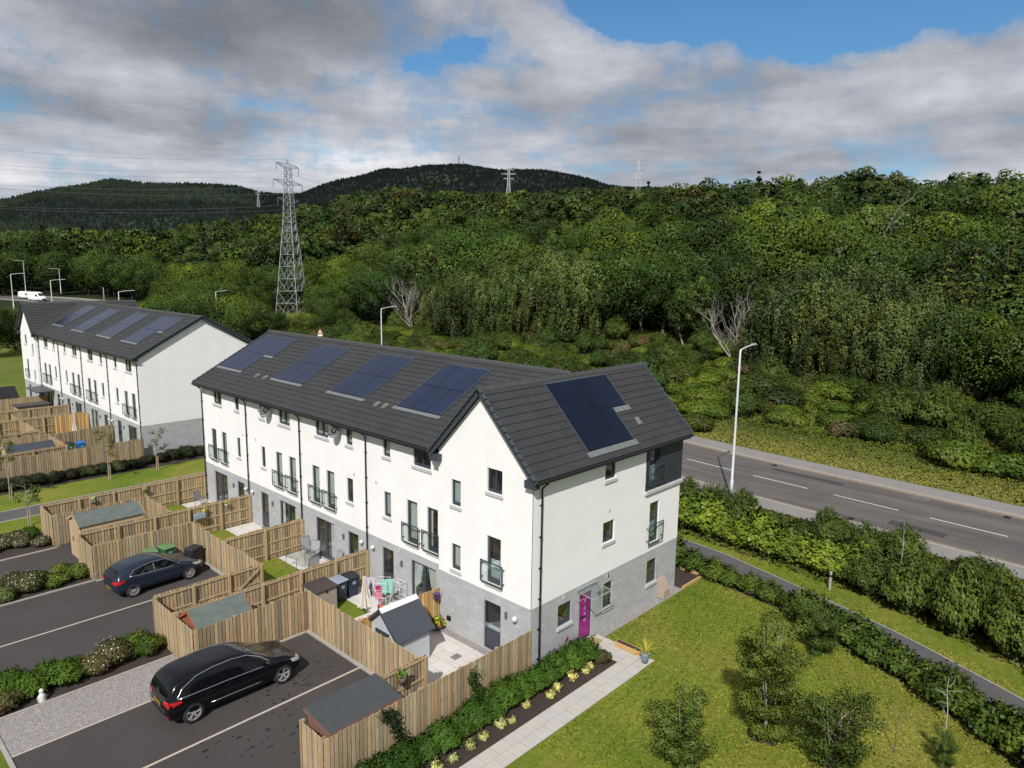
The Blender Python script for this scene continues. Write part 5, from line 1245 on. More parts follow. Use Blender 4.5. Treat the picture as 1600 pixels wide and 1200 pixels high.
BLK = dict(paint='blackpaint', hw=.96, wr=.36, wheels=(-1.68,1.62), spokes=5, twin=True, mirror=(1.0,1.05), cr=.019,
 rows=[(-2.5,.62,.48,.8,.5,.86),(-2.47,.84,.36,.92,.7,1.02),(-2.41,.92,.28,.99,.77,1.2),(-2.28,.945,.25,1.02,.77,1.45),(-2.05,.955,.23,1.04,.75,1.64),(-1.45,.96,.22,1.04,.74,1.72),(-.7,.96,.22,1.02,.73,1.745),(.0,.96,.22,.99,.71,1.71),(.5,.96,.22,.97,.69,1.6),
       (.95,.955,.22,.96,.68,1.35),(1.35,.95,.22,.95,.73,1.1),(1.65,.945,.22,.93,.72,1.02),(2.05,.92,.23,.88,.66,.95),(2.32,.85,.26,.78,.58,.84),(2.44,.72,.32,.64,.48,.7),(2.49,.5,.4,.55,.36,.58)],
 side_glass=[([(-2.1,1.1),(-1.55,1.11)],[(-2.0,1.25),(-1.55,1.52)]),([(-1.47,1.11),(-.45,1.08)],[(-1.47,1.54),(-.45,1.6)]),([(-.38,1.08),(.5,1.04),(1.12,1.03)],[(-.38,1.6),(.35,1.52),(1.05,1.1)])],
 chrome=[[(-2.18,1.06),(-.4,1.045),(1.2,.985)],[(-2.2,1.07),(-1.98,1.34),(-1.5,1.56),(-.9,1.63),(-.2,1.625),(.35,1.54),(.8,1.32),(1.2,1.0)],[(-1.1,.5),(1.15,.47)]],
 seams=[[(-.42,1.04),(-.44,.35),(-.5,.28)],[(-1.15,1.04),(-1.25,.7),(-1.1,.4)],[(1.1,.98),(1.12,.6),(1.05,.3)]], handles=[(-1.0,.92),(.15,.9)],
 screen=([(-.66,1.38),(-.35,1.46),(0,1.49),(.35,1.46),(.66,1.38)],[(-.58,.58),(-.3,.5),(0,.47),(.3,.5),(.58,.58)]),
 rear_glass=([(-.66,1.12),(0,1.08),(.66,1.12)],[(-.56,1.46),(0,1.5),(.56,1.46)]),
 tail_side=[([(-2.47,.84),(-2.05,.92)],[(-2.4,1.0),(-2.05,1.0)])], tail_back=[([(.48,.86),(.86,.8)],[(.5,.99),(.88,1.03)]),([(.5,.42),(.8,.44)],[(.5,.47),(.8,.49)])],
 head_side=[([(2.0,.72),(2.32,.66)],[(1.92,.86),(2.28,.8)])], head_front=[([(.42,.62),(.8,.64)],[(.42,.78),(.8,.84)])], grille=([(-.34,.42),(.34,.42)],[(-.36,.66),(.36,.66)]),
 plate=.72, bumper_trim=([(-.6,.58),(.6,.58)],[(-.6,.68),(.6,.68)]))
car('parked_car', 'black estate car with silver window trim parked nearest the camera', 'car', (-8.62,6.98,.02), R(-.5), BLK)
NVY = dict(paint='navypaint', hw=.89, wr=.33, wheels=(-1.38,1.27), spokes=8, mirror=(.72,.98), cr=.014,
 rows=[(-2.15,.55,.5,.72,.45,.8),(-2.12,.74,.36,.86,.58,.93),(-2.03,.85,.27,.95,.68,1.1),(-1.88,.88,.24,.99,.67,1.3),(-1.55,.89,.22,.99,.65,1.45),(-1.0,.89,.21,.97,.65,1.52),(-.4,.89,.2,.94,.64,1.535),(.1,.89,.2,.92,.62,1.47),(.45,.89,.2,.91,.61,1.28),
       (.85,.885,.2,.9,.66,1.07),(1.15,.88,.21,.89,.66,.98),(1.55,.86,.22,.84,.6,.9),(1.85,.8,.25,.74,.53,.8),(2.05,.68,.3,.62,.44,.67),(2.13,.45,.38,.52,.32,.55)],
 side_glass=[([(-1.5,1.06),(-1.32,1.04)],[(-1.42,1.14),(-1.32,1.22)]),([(-1.27,1.04),(-.42,1.0)],[(-1.27,1.24),(-.42,1.36)]),([(-.35,1.0),(.3,.975),(.75,.97)],[(-.35,1.365),(.2,1.3),(.68,1.03)])],
 chrome=[[(-1.52,1.03),(-.4,.975),(.8,.945)],[(-1.52,1.04),(-1.3,1.25),(-.9,1.34),(-.4,1.385),(.2,1.33),(.8,.97)],[(-.39,.99),(-.39,1.37)]],
 seams=[[(-.39,.97),(-.4,.4),(-.48,.27)],[(-1.0,.98),(-1.08,.7),(-.95,.4)],[(.75,.94),(.78,.6),(.7,.3)]], handles=[(-.95,.86),(.05,.84)],
 screen=([(-.6,.88),(-.3,.95),(0,.98),(.3,.95),(.6,.88)],[(-.52,.3),(-.28,.2),(0,.17),(.28,.2),(.52,.3)]),
 rear_glass=([(-.6,1.02),(0,.99),(.6,1.02)],[(-.5,1.26),(0,1.31),(.5,1.26)]),
 tail_side=[([(-2.12,.76),(-1.74,.86)],[(-2.05,.92),(-1.74,.95)])], tail_back=[([(.42,.78),(.78,.74)],[(.44,.88),(.8,.92)])],
 head_side=[([(1.55,.68),(1.9,.62)],[(1.4,.82),(1.85,.74)])], head_front=[([(.35,.56),(.7,.6)],[(.35,.68),(.7,.76)])], plate=.44)
car('parked_car', 'dark navy hatchback parked in the middle bay in front of the bins', 'car', (-6.98,18.3,.02), R(3.3), NVY)
VAN = dict(paint='whitepaint', hw=1.0, wr=.36, wheels=(-1.9,1.85), spokes=6, mirror=(1.5,1.5), mirrormat='black',
 rows=[(-2.9,.8,.5,1.2,.72,2.2),(-2.88,.94,.36,1.25,.84,2.42),(-2.6,.98,.3,1.3,.86,2.55),(-1.0,1.,.3,1.3,.88,2.6),(.4,1.,.3,1.3,.86,2.58),(1.0,1.,.3,1.3,.82,2.4),(1.45,1.,.3,1.28,.78,1.95),(1.85,.98,.3,1.2,.8,1.5),(2.1,.97,.3,1.1,.78,1.25),(2.5,.92,.32,.95,.7,1.1),(2.75,.8,.36,.8,.6,.9),(2.82,.6,.42,.65,.5,.7)],
 side_glass=[([(.55,1.35),(1.2,1.33),(1.65,1.32)],[(.55,1.95),(1.1,1.92),(1.5,1.45)])], handles=[(.5,1.15)], seams=[[(.45,2.2),(.45,.4)]],
 screen=([(-.74,1.82),(0,1.92),(.74,1.82)],[(-.68,1.2),(0,1.12),(.68,1.2)]), head_front=[([(.5,.78),(.8,.8)],[(.5,.98),(.8,1.02)])], grille=([(-.5,.45),(.5,.45)],[(-.5,.82),(.5,.82)]))
def polar(az, r): return (CX+r*math.cos(R(az)), CY+r*math.sin(R(az)))
for az, r, lab, sc in ((76.75,236,'larger high-roofed white van on the far road',1.),(77.3,247,'lower white van just behind the high-roofed one on the far road',.82)):
    x, y = polar(az, r); v = car('white_van', lab, 'van', (x,y,tz(x,y)+.04), R(-72), VAN); v.scale = (1,1,sc); v['group'] = 'white vans on the far road'
# ------------------------------------------------------------------ vegetation
def quads(P, N, size, rg, el=1.0, hang=None):
    n = len(P); a = rg.normal(size=(n,3)); N = N/np.linalg.norm(N, axis=1, keepdims=True)
    if hang is not None: a = np.tile(np.array([0,0,1.]), (n,1)) + .25*a
    T = a - N*np.sum(a*N, 1, keepdims=True); T /= (np.linalg.norm(T, axis=1, keepdims=True)+1e-9); B = np.cross(N, T)
    s = (np.asarray(size)*rg.uniform(.6,1.25,n))[:, None]*.5
    V = np.stack([P-B*s-T*s*el*.3, P-T*s*el, P+B*s+T*s*el*.2, P+T*s*el], 1)
    return V.reshape(-1, 3)
def clump(c, rad, n, size, rg, col, shell=.8, var=.13, up=.2, el=1.2, hang=None):
    d = rg.normal(size=(n,3)); d /= np.linalg.norm(d, axis=1, keepdims=True)
    r = (shell+(1-shell)*rg.random(n)**.6)[:, None]
    P = np.array(c)+d*np.array(rad)*r; N = d+rg.normal(size=(n,3))*.22+np.array([0,0,up])
    V = quads(P, N, size, rg, el, hang)
    t = rg.uniform(1-var, 1+var, n)[:, None]*np.array(col)*(.72+.28*np.clip((d[:, 2:3]+1)*.6, 0, 1)+.1*(r-.7))  # tint falls off towards the underside: painted shading of the clump
    return V, np.repeat(t, 4, 0), np.repeat(d+np.array([0,0,.2])+rg.normal(size=(n,3))*.12, 4, 0)
def join(parts, centre=None, k=.7):
    V = np.concatenate([p[0] for p in parts]); T = np.concatenate([p[1] for p in parts])
    N = np.concatenate([p[2] if len(p) > 2 else np.repeat(np.random.default_rng(3).normal(size=(len(p[0])//4,3))*.3+np.array([0,0,1.]), 4, 0) for p in parts])
    N = N/(np.linalg.norm(N, axis=1, keepdims=True)+1e-9)
    if centre is not None:
        c = V-np.array(centre); c /= (np.linalg.norm(c, axis=1, keepdims=True)+1e-9); N = N+c*k; N /= (np.linalg.norm(N, axis=1, keepdims=True)+1e-9)
    return V, T, N
def leafmesh(name, VT, mat='leaf'):
    if len(VT) < 3: VT = join([VT])
    V, T, N = VT; me = mesh_np(name, V, np.arange(len(V)).reshape(-1, 4), T, N); me.materials.append(MT[mat]); return me
def broad(h, w, rg, col, nc=26, nl=260, size=.3, low=.1, hang=None, el=1.2, top=.5):
    parts = []; cz = h*(low+(1-low)/2); rz = h*(1-low)/2
    for i in range(nc):
        a = i*2.399+rg.uniform(-.4,.4); zz = 1-2*(i+.5)/nc; q = math.sqrt(max(0, 1-zz*zz)); f = rg.uniform(.58,.86)
        c = (math.cos(a)*q*w*.5*f, math.sin(a)*q*w*.5*f, cz+zz*rz*f); rr = w*rg.uniform(.15,.25)*(1 if nc > 20 else 1.15)
        cc = np.array(col)*rg.uniform(.72,1.3)*np.array([rg.uniform(.9,1.15),1,rg.uniform(.8,1.1)])
        parts.append(clump(c, (rr,rr,rr*.75), nl, size, rg, cc, el=el, hang=hang))
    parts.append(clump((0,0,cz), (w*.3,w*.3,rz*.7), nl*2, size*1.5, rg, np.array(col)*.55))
    V, T, N = join(parts, (0,0,cz*.8), .6); T = T*(.42+.9*np.clip(V[:, 2:3]/h, 0, 1)); return V, T, N  # crown shade painted into the leaf tint, darkest at the base
def weeping(h, w, rg, col, ns=240, size=.24):
    parts = []
    for i in range(9):
        a = rg.uniform(0,6.28); q = rg.uniform(0,.3)*w; parts.append(clump((math.cos(a)*q,math.sin(a)*q,h*rg.uniform(.55,.85)), (w*.2,w*.2,h*.12), 110, size, rg, np.array(col)*rg.uniform(.8,1.15)))
    D = [(0,0,h*.74,w*.27)]+[(math.cos(k*1.05+rg.uniform(-.3,.3))*w*.3, math.sin(k*1.05)*w*.3, h*rg.uniform(.42,.68), w*rg.uniform(.19,.27)) for k in range(6)]+[(math.cos(k*.9)*w*.36, math.sin(k*.9)*w*.36, h*rg.uniform(.2,.36), w*.2) for k in range(7)]
    for i in range(ns):
        dx, dy, dz, dr = D[i % len(D)]; a = i*2.399; q = math.sqrt(rg.random()); L = h*rg.uniform(.16,.34)*(.45+.8*q); n = 48
        zt = dz+dr*.95*(1-q*q); t = rg.random(n)**1.1; px = dx+math.cos(a)*q*dr*(1+.1*t); py = dy+math.sin(a)*q*dr*(1+.1*t)
        P = np.stack([px+rg.normal(0,.2,n), py+rg.normal(0,.2,n), zt-L*t], 1); P[:, 2] = np.maximum(P[:, 2], h*.02+rg.random(n)*.5)
        N = np.stack([np.full(n, math.cos(a)*q), np.full(n, math.sin(a)*q), np.full(n, .9-.5*q)], 1)+rg.normal(size=(n,3))*.28
        cc = np.array(col)*rg.uniform(.8,1.2); V = quads(P, N, size*.85, rg, 1.6, True)
        parts.append((V, np.repeat(rg.uniform(.8,1.2,n)[:, None]*cc*(1.15-.55*t[:, None]), 4, 0), np.repeat(np.stack([math.cos(a)*(q+.25)*np.ones(n), math.sin(a)*(q+.25)*np.ones(n), .95-.75*q-.35*t], 1), 4, 0)))
    parts.append(clump((0,0,h*.1), (w*.44,w*.44,h*.12), 420, size, rg, np.array(col)*.8))
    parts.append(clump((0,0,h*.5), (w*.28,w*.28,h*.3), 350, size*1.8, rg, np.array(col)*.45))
    V, T, N = join(parts, (0,0,h*.4), .35); T = T*(.75+.75*np.clip(V[:, 2:3]/h, 0, 1)); return V, T, N  # lit tops and shaded undersides painted into the leaf tint
def conifer(h, w, rg, col, size=.4, tiers=13, droop=.35):
    parts = []
    for i in range(tiers):
        t = i/(tiers-1); z = h*(.1+.88*t); R_ = w*.5*(1-t)**.85+.12; nb = max(3, int(9*(1-t)+3))
        for k in range(nb):
            a = k*6.283/nb+i*.9+rg.uniform(-.2,.2); n = max(6, int(34*(1-t)+8)); s = rg.random(n)**.7
            P = np.stack([math.cos(a)*R_*s+rg.normal(0,.12+.12*R_*.2,n), math.sin(a)*R_*s+rg.normal(0,.12+.12*R_*.2,n), z-droop*R_*s+rg.normal(0,.12,n)], 1)
            N = np.stack([np.cos(a)*.4*np.ones(n), np.sin(a)*.4*np.ones(n), np.ones(n)], 1)+rg.normal(size=(n,3))*.4
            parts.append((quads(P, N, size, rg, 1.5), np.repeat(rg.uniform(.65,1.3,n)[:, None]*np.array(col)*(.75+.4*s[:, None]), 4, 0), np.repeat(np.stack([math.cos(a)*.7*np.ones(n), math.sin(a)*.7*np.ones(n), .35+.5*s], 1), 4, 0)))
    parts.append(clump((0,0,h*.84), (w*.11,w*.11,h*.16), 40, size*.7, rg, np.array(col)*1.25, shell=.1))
    return join(parts)
def trunk_mb(h, r, rg, limbs=5, spread=.3, mat='bark', lean=.1, top=.8):
    m = MB(); k = 6; P = [Vector((0,0,0))]
    for i in range(1, k+1): P.append(P[-1]+Vector((rg.uniform(-lean,lean)*h/k*2, rg.uniform(-lean,lean)*h/k*2, h*top/k)))
    m.tube(P, [r*(1.25 if i == 0 else 1-.8*i/k) for i in range(k+1)], 8)
    for i in range(limbs):
        j = int(rg.integers(1, k)); a = rg.uniform(0,6.28); L = h*rg.uniform(.7,1.2)*spread; q = [P[j]]
        for s in range(4): q.append(q[-1]+Vector((math.cos(a+rg.uniform(-.3,.3))*L/4, math.sin(a+rg.uniform(-.3,.3))*L/4, L/4*rg.uniform(.4,1.1))))
        m.tube(q, [r*.42,r*.32,r*.22,r*.14,r*.05], 6)
    return m
KIND = {}
def treekind(key, name, label, cat, mesh, tmb, tmat, h):
    me = leafmesh('crown', mesh); tm = tmb.build('trunk', tmat); tmesh = tm.data; bpy.data.objects.remove(tm)
    KIND[key] = (name, label, cat, me, tmesh, h)
def put_tree(key, x, y, h, label=None, group=None, z=None, rz=None, part='crown'):
    name, lab, cat, me, tm, h0 = KIND[key]; s = h/h0
    o = thing(name, label or lab, cat, (x, y, tz(x,y)-.05 if z is None else z), rng.uniform(0,6.28) if rz is None else rz, group)
    o.scale = (s*rng.uniform(.92,1.12), s*rng.uniform(.92,1.12), s)
    c = bpy.data.objects.new(part, me); COL.objects.link(c); c.parent = o
    t = bpy.data.objects.new('trunk', tm); COL.objects.link(t); t.parent = o
    return o
DK, MD, BR, OL, BG, YG, BW = (.032,.062,.014), (.05,.088,.018), (.08,.125,.02), (.082,.108,.034), (.026,.05,.024), (.095,.12,.022), (.06,.058,.02)
def rgs(i): return np.random.default_rng(100+i)
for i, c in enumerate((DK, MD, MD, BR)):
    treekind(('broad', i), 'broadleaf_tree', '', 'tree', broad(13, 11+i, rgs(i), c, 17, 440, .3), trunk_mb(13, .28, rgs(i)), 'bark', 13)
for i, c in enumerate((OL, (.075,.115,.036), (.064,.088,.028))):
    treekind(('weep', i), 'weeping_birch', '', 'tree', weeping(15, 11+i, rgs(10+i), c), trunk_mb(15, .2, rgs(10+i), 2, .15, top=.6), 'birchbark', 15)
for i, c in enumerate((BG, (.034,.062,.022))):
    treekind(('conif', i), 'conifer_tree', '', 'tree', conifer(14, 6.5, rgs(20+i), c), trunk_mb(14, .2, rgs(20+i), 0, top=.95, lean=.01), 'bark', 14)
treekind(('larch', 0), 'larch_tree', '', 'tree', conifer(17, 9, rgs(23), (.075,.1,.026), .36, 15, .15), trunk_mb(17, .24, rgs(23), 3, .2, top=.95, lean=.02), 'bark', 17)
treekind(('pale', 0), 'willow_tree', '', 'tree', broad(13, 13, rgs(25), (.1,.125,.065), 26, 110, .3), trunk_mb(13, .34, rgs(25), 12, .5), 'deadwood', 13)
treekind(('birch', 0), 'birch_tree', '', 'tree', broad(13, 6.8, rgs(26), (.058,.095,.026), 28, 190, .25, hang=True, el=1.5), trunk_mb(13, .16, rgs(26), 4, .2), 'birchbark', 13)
G = 'trees of the wood beyond the road'
LBL = {'broad':['dark rounded broadleaf tree in the wood beyond the road','mid green rounded broadleaf tree in the wood beyond the road','wide mid green broadleaf tree in the wood beyond the road','bright green broadleaf tree in the wood beyond the road'],
 'weep':['olive green weeping birch in the wood beyond the road','fresh green weeping birch in the wood beyond the road','dark olive weeping birch in the wood beyond the road'],
 'conif':['narrow blue-green conifer in the wood beyond the road','mid green conifer in the wood beyond the road'],'larch':['yellowish larch in the wood beyond the road'],'birch':['slender light green birch in the wood beyond the road'],'pale':['silvery grey-green willow with bare limbs']}
placed = []
def fix(kind, az, r, h, label=None):
    x, y = polar(az, r); placed.append((x, y, 3.6)); lab = label or LBL[kind[0]][kind[1] % len(LBL[kind[0]])]
    return put_tree(kind, x, y, h, lab, None if label else G + ', ' + lab.split(' in the')[0])
for az, r, h, k in ((49.5,158,12.5,0),(48,155,14.5,2),(46.6,158,15.5,0),(45,152,14,1),(43.2,154,16.5,1),(41.4,150,16.5,0),(39.6,152,18.2,1),(38.2,148,17.2,1),(36.8,152,15.5,0),(47.4,164,16,2),(44,165,17,0),(40.6,163,18,2),(38.6,161,17,1)): fix(('weep',k), az, r, h)
for az, r, h, k in ((23.6,116,14,0),(22.2,112,15.5,2),(20.4,109,15.8,0),(18.8,108,14,2),(17.2,107,14.3,2),(15.6,106,13,0),(14.2,106,12.5,1),(12.4,106,12.5,2),(21.2,124,15.5,2),(18.1,123,15,0),(16.4,122,14.5,2),(14.2,114,12,0),(13,117,13,2)): fix(('weep',k), az, r, h)
for az, r, h in ((28.6,136,13.4),(29.8,139,11.5),(27.6,140,12.5)): fix(('birch',0), az, r, h)
for az, r, h, k in ((31.4,146,14,0),(33,148,15.5,0),(34.6,150,16,1),(26.2,142,15,0),(24.8,135,15,0),(22.8,148,18.5,3),(20.9,150,19,3),(19.2,143,17.5,1),(25.3,150,17,1),(12.2,128,16,0),(9.2,102,11,3),(7.3,101,10.5,1),(5.2,101,11.5,3),(11.5,108,11,0),(3.2,99,12,1),(6.4,110,14,2)): fix(('broad',k), az, r, h)
fix(('pale',0), 16.4, 158, 17, 'silvery grey-green tree with bare twisted limbs high in the wood')
for az, r, h in ((10.9,112,17),(9.0,114,17.5),(7.4,118,17),(12.4,121,15.5)): fix(('larch',0), az, r, h)
for az, r, h, k in ((67.5,238,13,3),(66.2,242,15,3),(69.4,240,12,3),(70.6,244,13,1),(72.2,244,13,0),(64.9,240,13,1),(63.6,246,14,0),(58.4,212,10,1),(57.4,208,11,0),(56.2,205,13,1),(55,200,14,0),(53.8,192,14,1),(52.9,186,14,0)): fix(('broad',k), az, r, h)
for i, (az, r, h) in enumerate(((70.2,150,8.4),(68.9,146,9.4),(67.7,150,9.9),(66.5,143,9.0),(65.3,147,9.6),(64.2,140,8.2),(63.1,146,8.8),(71.4,158,7.6),(69.6,168,9.2),(68.2,172,9.8),(66.9,166,9.9),(65.6,174,10),(64.4,168,9.2),(63.2,176,8.6),(62.3,158,6.2),(61.2,168,5.2),(60,176,4.4),(58.8,170,4.6),(57.6,178,5.6),(56.4,174,5.4),
    (72.6,250,12),(73.8,256,12),(71.2,236,11.5),(69.8,222,11.5),(68.4,214,12),(67,208,12),(65.6,204,11.5),(64.2,206,11),(63,212,9.5),(57.6,192,7.5),(58.6,205,7),(56.4,196,8.5))): fix(('broad', (3,1,2,0)[i % 4]), az, r, h)
# scatter the rest of the wood
cand = []
rg = np.random.default_rng(5)
for az0 in np.arange(-12, 90, 1.0):
    r0 = np.interp(az0, AZ, TS)+3; r1 = np.interp(az0, AZ, RR)*1.06+25; r = r0
    while r < r1:
        sp = 8.0+r*.008; n = max(1, int(math.radians(1.0)*r/sp+rg.random()))
        for _ in range(n): cand.append((az0+rg.uniform(0,1), r+rg.uniform(-sp,sp)*.45))
        r += sp*.95
far = []; ind = 0; cand.sort(key=lambda c: c[1]/(1+.004*abs(c[0]-40)))
grid = {}
def clash(x, y, d):
    gx_, gy_ = int(x//12), int(y//12)
    for i in (-1,0,1):
        for j in (-1,0,1):
            for a, b, e in grid.get((gx_+i, gy_+j), ()):
                if (a-x)**2+(b-y)**2 < (d*.5+e*.5)**2: return True
    return False
for a, b, e in placed: grid.setdefault((int(a//12), int(b//12)), []).append((a, b, e*2))
for az, r in cand:
    x, y = polar(az, r)
    r0 = np.interp(az, AZ, TS)
    if r < r0 or clash(x, y, 7.2): continue
    grid.setdefault((int(x//12), int(y//12)), []).append((x, y, 7.2))
    p = math.sin(x*.03+1)*math.sin(y*.025)+math.sin(x*.011-y*.017)*.6
    q = rg.random()
    kind = ('conif', int(rg.integers(0,2))) if q < .09+.1*max(0,p) else ('birch', 0) if q < .3 else ('weep', 1) if q < .36 else ('broad', int(rg.choice((0,0,1,1,2,3))) if p < .5 else 0)
    h = rg.uniform(11,19.5)*(1.08 if kind[0] == 'conif' else 1)
    if r < 290 and 51 < az < 85: h = rg.uniform(10,14)
    if ind < 205 and r < r0+75: ind += 1; put_tree(kind, x, y, h, LBL[kind[0]][kind[1]], G + ', ' + LBL[kind[0]][kind[1]].split(' in the')[0])
    else: far.append((x, y, h, kind, r))
# remaining trees: one mass
def mass(name, items, protos, chunk=None):
    Vs = []; Ts = []; Ns = []
    for x, y, h, k, tint in items:
        V, T, N, h0 = protos[k]; a = rg.uniform(0,6.28); c, s = math.cos(a), math.sin(a); q = h/h0
        W = np.empty_like(V); W[:, 0] = (V[:, 0]*c-V[:, 1]*s)*q*tint[3]+x; W[:, 1] = (V[:, 0]*s+V[:, 1]*c)*q*tint[3]+y; W[:, 2] = V[:, 2]*q+tint[4]
        M_ = np.empty_like(N); M_[:, 0] = N[:, 0]*c-N[:, 1]*s; M_[:, 1] = N[:, 0]*s+N[:, 1]*c; M_[:, 2] = N[:, 2]; Ns.append(M_.astype(np.float32))
        Vs.append(W.astype(np.float32)); Ts.append((T*np.array(tint[:3])).astype(np.float32))
    me = leafmesh(name, (np.concatenate(Vs), np.concatenate(Ts), np.concatenate(Ns))); o = bpy.data.objects.new(name, me); COL.objects.link(o); return tag(o, kind='stuff')
PR = {}
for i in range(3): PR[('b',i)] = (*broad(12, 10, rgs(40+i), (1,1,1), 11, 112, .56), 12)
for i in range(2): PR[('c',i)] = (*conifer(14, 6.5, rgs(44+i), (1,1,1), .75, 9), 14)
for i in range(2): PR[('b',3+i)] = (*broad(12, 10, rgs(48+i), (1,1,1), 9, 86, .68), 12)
PR[('c',2)] = (*conifer(14, 6.5, rgs(47), (1,1,1), 1.0, 7), 14)
for k in list(PR):
    V, T, N, h0 = PR[k]
    if k[0] == 'c' and len(V) > 3600:
        sel = np.concatenate([rgs(60).choice(len(V)//4-40, 1260, replace=False), np.arange(len(V)//4-40, len(V)//4)]); V, T, N = [A_.reshape(-1,4,3)[sel].reshape(-1,3) for A_ in (V, T, N)]; PR[k] = (V, T, N, h0)
items = []
for x, y, h, kind, r in far:
    base = {'broad':(DK,MD,MD,BR)[kind[1]] if kind[0] == 'broad' else MD,'birch':(.06,.09,.028),'weep':OL,'conif':(BG,(.032,.055,.022))[kind[1] % 2]}[kind[0]]
    p = math.sin(x*.021+2)*math.sin(y*.018+1); v = rg.uniform(.4,.82)*(1+.18*p)
    if rg.random() < .05: base = BW
    near = r < 330
    key = ('c', int(rg.integers(0,2)) if near else 2) if kind[0] == 'conif' else ('b', int(rg.integers(0,3)) if near else 3+int(rg.integers(0,2)))
    items.append((x, y, h, key, (base[0]*v*.95, base[1]*v, base[2]*v*1.15, rg.uniform(.9,1.2), tz(x,y)-.3)))
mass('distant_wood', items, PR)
print('forest', ind, len(far))
# beyond the first ridge and over the far hills
def spikes():
    Vs = []; Q = []; T = []; n = 0
    def add(x, y, z, h, w, c):
        nonlocal n
        a = rg.uniform(0,1.5); P = [(x+w*math.cos(a+k*2.094), y+w*math.sin(a+k*2.094), z) for k in range(3)]+[(x,y,z+h)]
        Vs.extend(P); Q.extend([(n,n+1,n+3),(n+1,n+2,n+3),(n+2,n,n+3)]); T.extend([c]*4); n += 4
    for _ in range(26000):
        az = rg.uniform(28,92); r = math.sqrt(rg.uniform(1150**2, 2080**2)); x, y = polar(az, r)
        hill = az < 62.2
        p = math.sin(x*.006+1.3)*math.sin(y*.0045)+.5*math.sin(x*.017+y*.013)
        c = (.005,.0085,.0085) if hill else ((.019,.029,.02) if p < -.35 else (.0085,.0145,.0125))  # cloud shadow and bluish haze painted into the tree colours
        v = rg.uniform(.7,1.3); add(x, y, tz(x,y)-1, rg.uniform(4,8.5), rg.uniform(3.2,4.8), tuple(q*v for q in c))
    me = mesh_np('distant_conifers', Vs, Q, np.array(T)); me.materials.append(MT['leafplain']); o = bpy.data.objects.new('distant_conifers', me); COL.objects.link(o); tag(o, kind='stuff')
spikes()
items = []
for _ in range(4200):
    az = rg.uniform(50,92); r1 = np.interp(az, AZ, RR)*1.05; r = math.sqrt(rg.uniform(r1**2, 1250**2)); x, y = polar(az, r); p = math.sin(x*.012)*math.sin(y*.01)
    b = [DK,MD,(.034,.05,.02),BG][int(rg.integers(0,4))]; v = rg.uniform(.75,1.15)*(1+.25*p)
    items.append((x, y, rg.uniform(10,15), ('b', 5) if rg.random() < .6 else ('c', 3), (b[0]*v,b[1]*v,b[2]*v,1.3,tz(x,y)-1)))
PR[('b',5)] = (*broad(12, 11, rgs(70), (1,1,1), 7, 6, 3.0), 12); V_, T_, N_ = conifer(14, 6.5, rgs(71), (1,1,1), 2.0, 4)
sel = rgs(61).choice(len(V_)//4, 60, replace=False); PR[('c',3)] = (V_.reshape(-1,4,3)[sel].reshape(-1,3), T_.reshape(-1,4,3)[sel].reshape(-1,3), N_.reshape(-1,4,3)[sel].reshape(-1,3), 14)
mass('distant_wood', items, PR)

# dead trees
def deadtree(label, az, r, h, seed, w=.45):
    x, y = polar(az, r); o = thing('dead_tree', label, 'dead tree', (x,y,tz(x,y)), 0); rr = random.Random(seed); m = MB()
    def grow(p, d, L, rad, depth):
        q = [p]
        for i in range(4): d = (d+Vector((rr.uniform(-.25,.25), rr.uniform(-.25,.25), rr.uniform(-.05,.22)))).normalized(); q.append(q[-1]+d*L/4)
        m.tube(q, [rad,rad*.85,rad*.7,rad*.55,rad*.35], 5 if depth < 2 else 3)
        if depth < 4:
            for i in range(4 if depth < 2 else 3):
                s = q[rr.randint(1,4)]; dd = (d+Vector((rr.uniform(-1,1), rr.uniform(-1,1), rr.uniform(-.2,.8)))*w*1.6).normalized(); grow(s, dd, L*rr.uniform(.55,.75), rad*.5, depth+1)
    for i in range(3): grow(Vector((0,0,0)), Vector((rr.uniform(-.35,.35), rr.uniform(-.35,.35), 1)).normalized(), h*.42, .17, 0)
    m.build('bare_branches', 'deadwood', o)
deadtree('tall bleached leafless tree at the left edge of the weeping birches', 51.3, 168, 15, 3)
deadtree('smaller bleached leafless tree leaning between two leafy clumps behind the street lamp', 25.6, 119, 13.2, 8, .5)
deadtree('bleached leafless tree low beside the nearer dead one behind the lamp', 25.2, 117, 6.5, 12, .8)

# ------------------------------------------------------------------ shrubs
def shrubmesh(h, w, n, size, col, seed, lumps=7, cols=None, el=1.3, core=True, flat=.0):
    rg_ = rgs(seed); parts = []
    for i in range(lumps):
        a = i*2.399; q = w*.5*math.sqrt((i+.3)/lumps)*.62; c = (math.cos(a)*q, math.sin(a)*q, h*rg_.uniform(.42,.62)*(1-.35*(q/(w*.5))))
        cc = np.array(col if not cols else cols[i % len(cols)])*rg_.uniform(.8,1.2); rr = w*.27
        parts.append(clump(c, (rr,rr,h*.42*(1-.3*(q/(w*.5)))), n//lumps, size, rg_, cc, shell=.5, el=el))
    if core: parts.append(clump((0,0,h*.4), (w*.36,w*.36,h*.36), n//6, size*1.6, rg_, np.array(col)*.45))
    V, T, N = join(parts, (0,0,h*.2), .4); V[:, 2] = np.maximum(V[:, 2], .01)
    return leafmesh('foliage', (V, T, N))
SH = {}
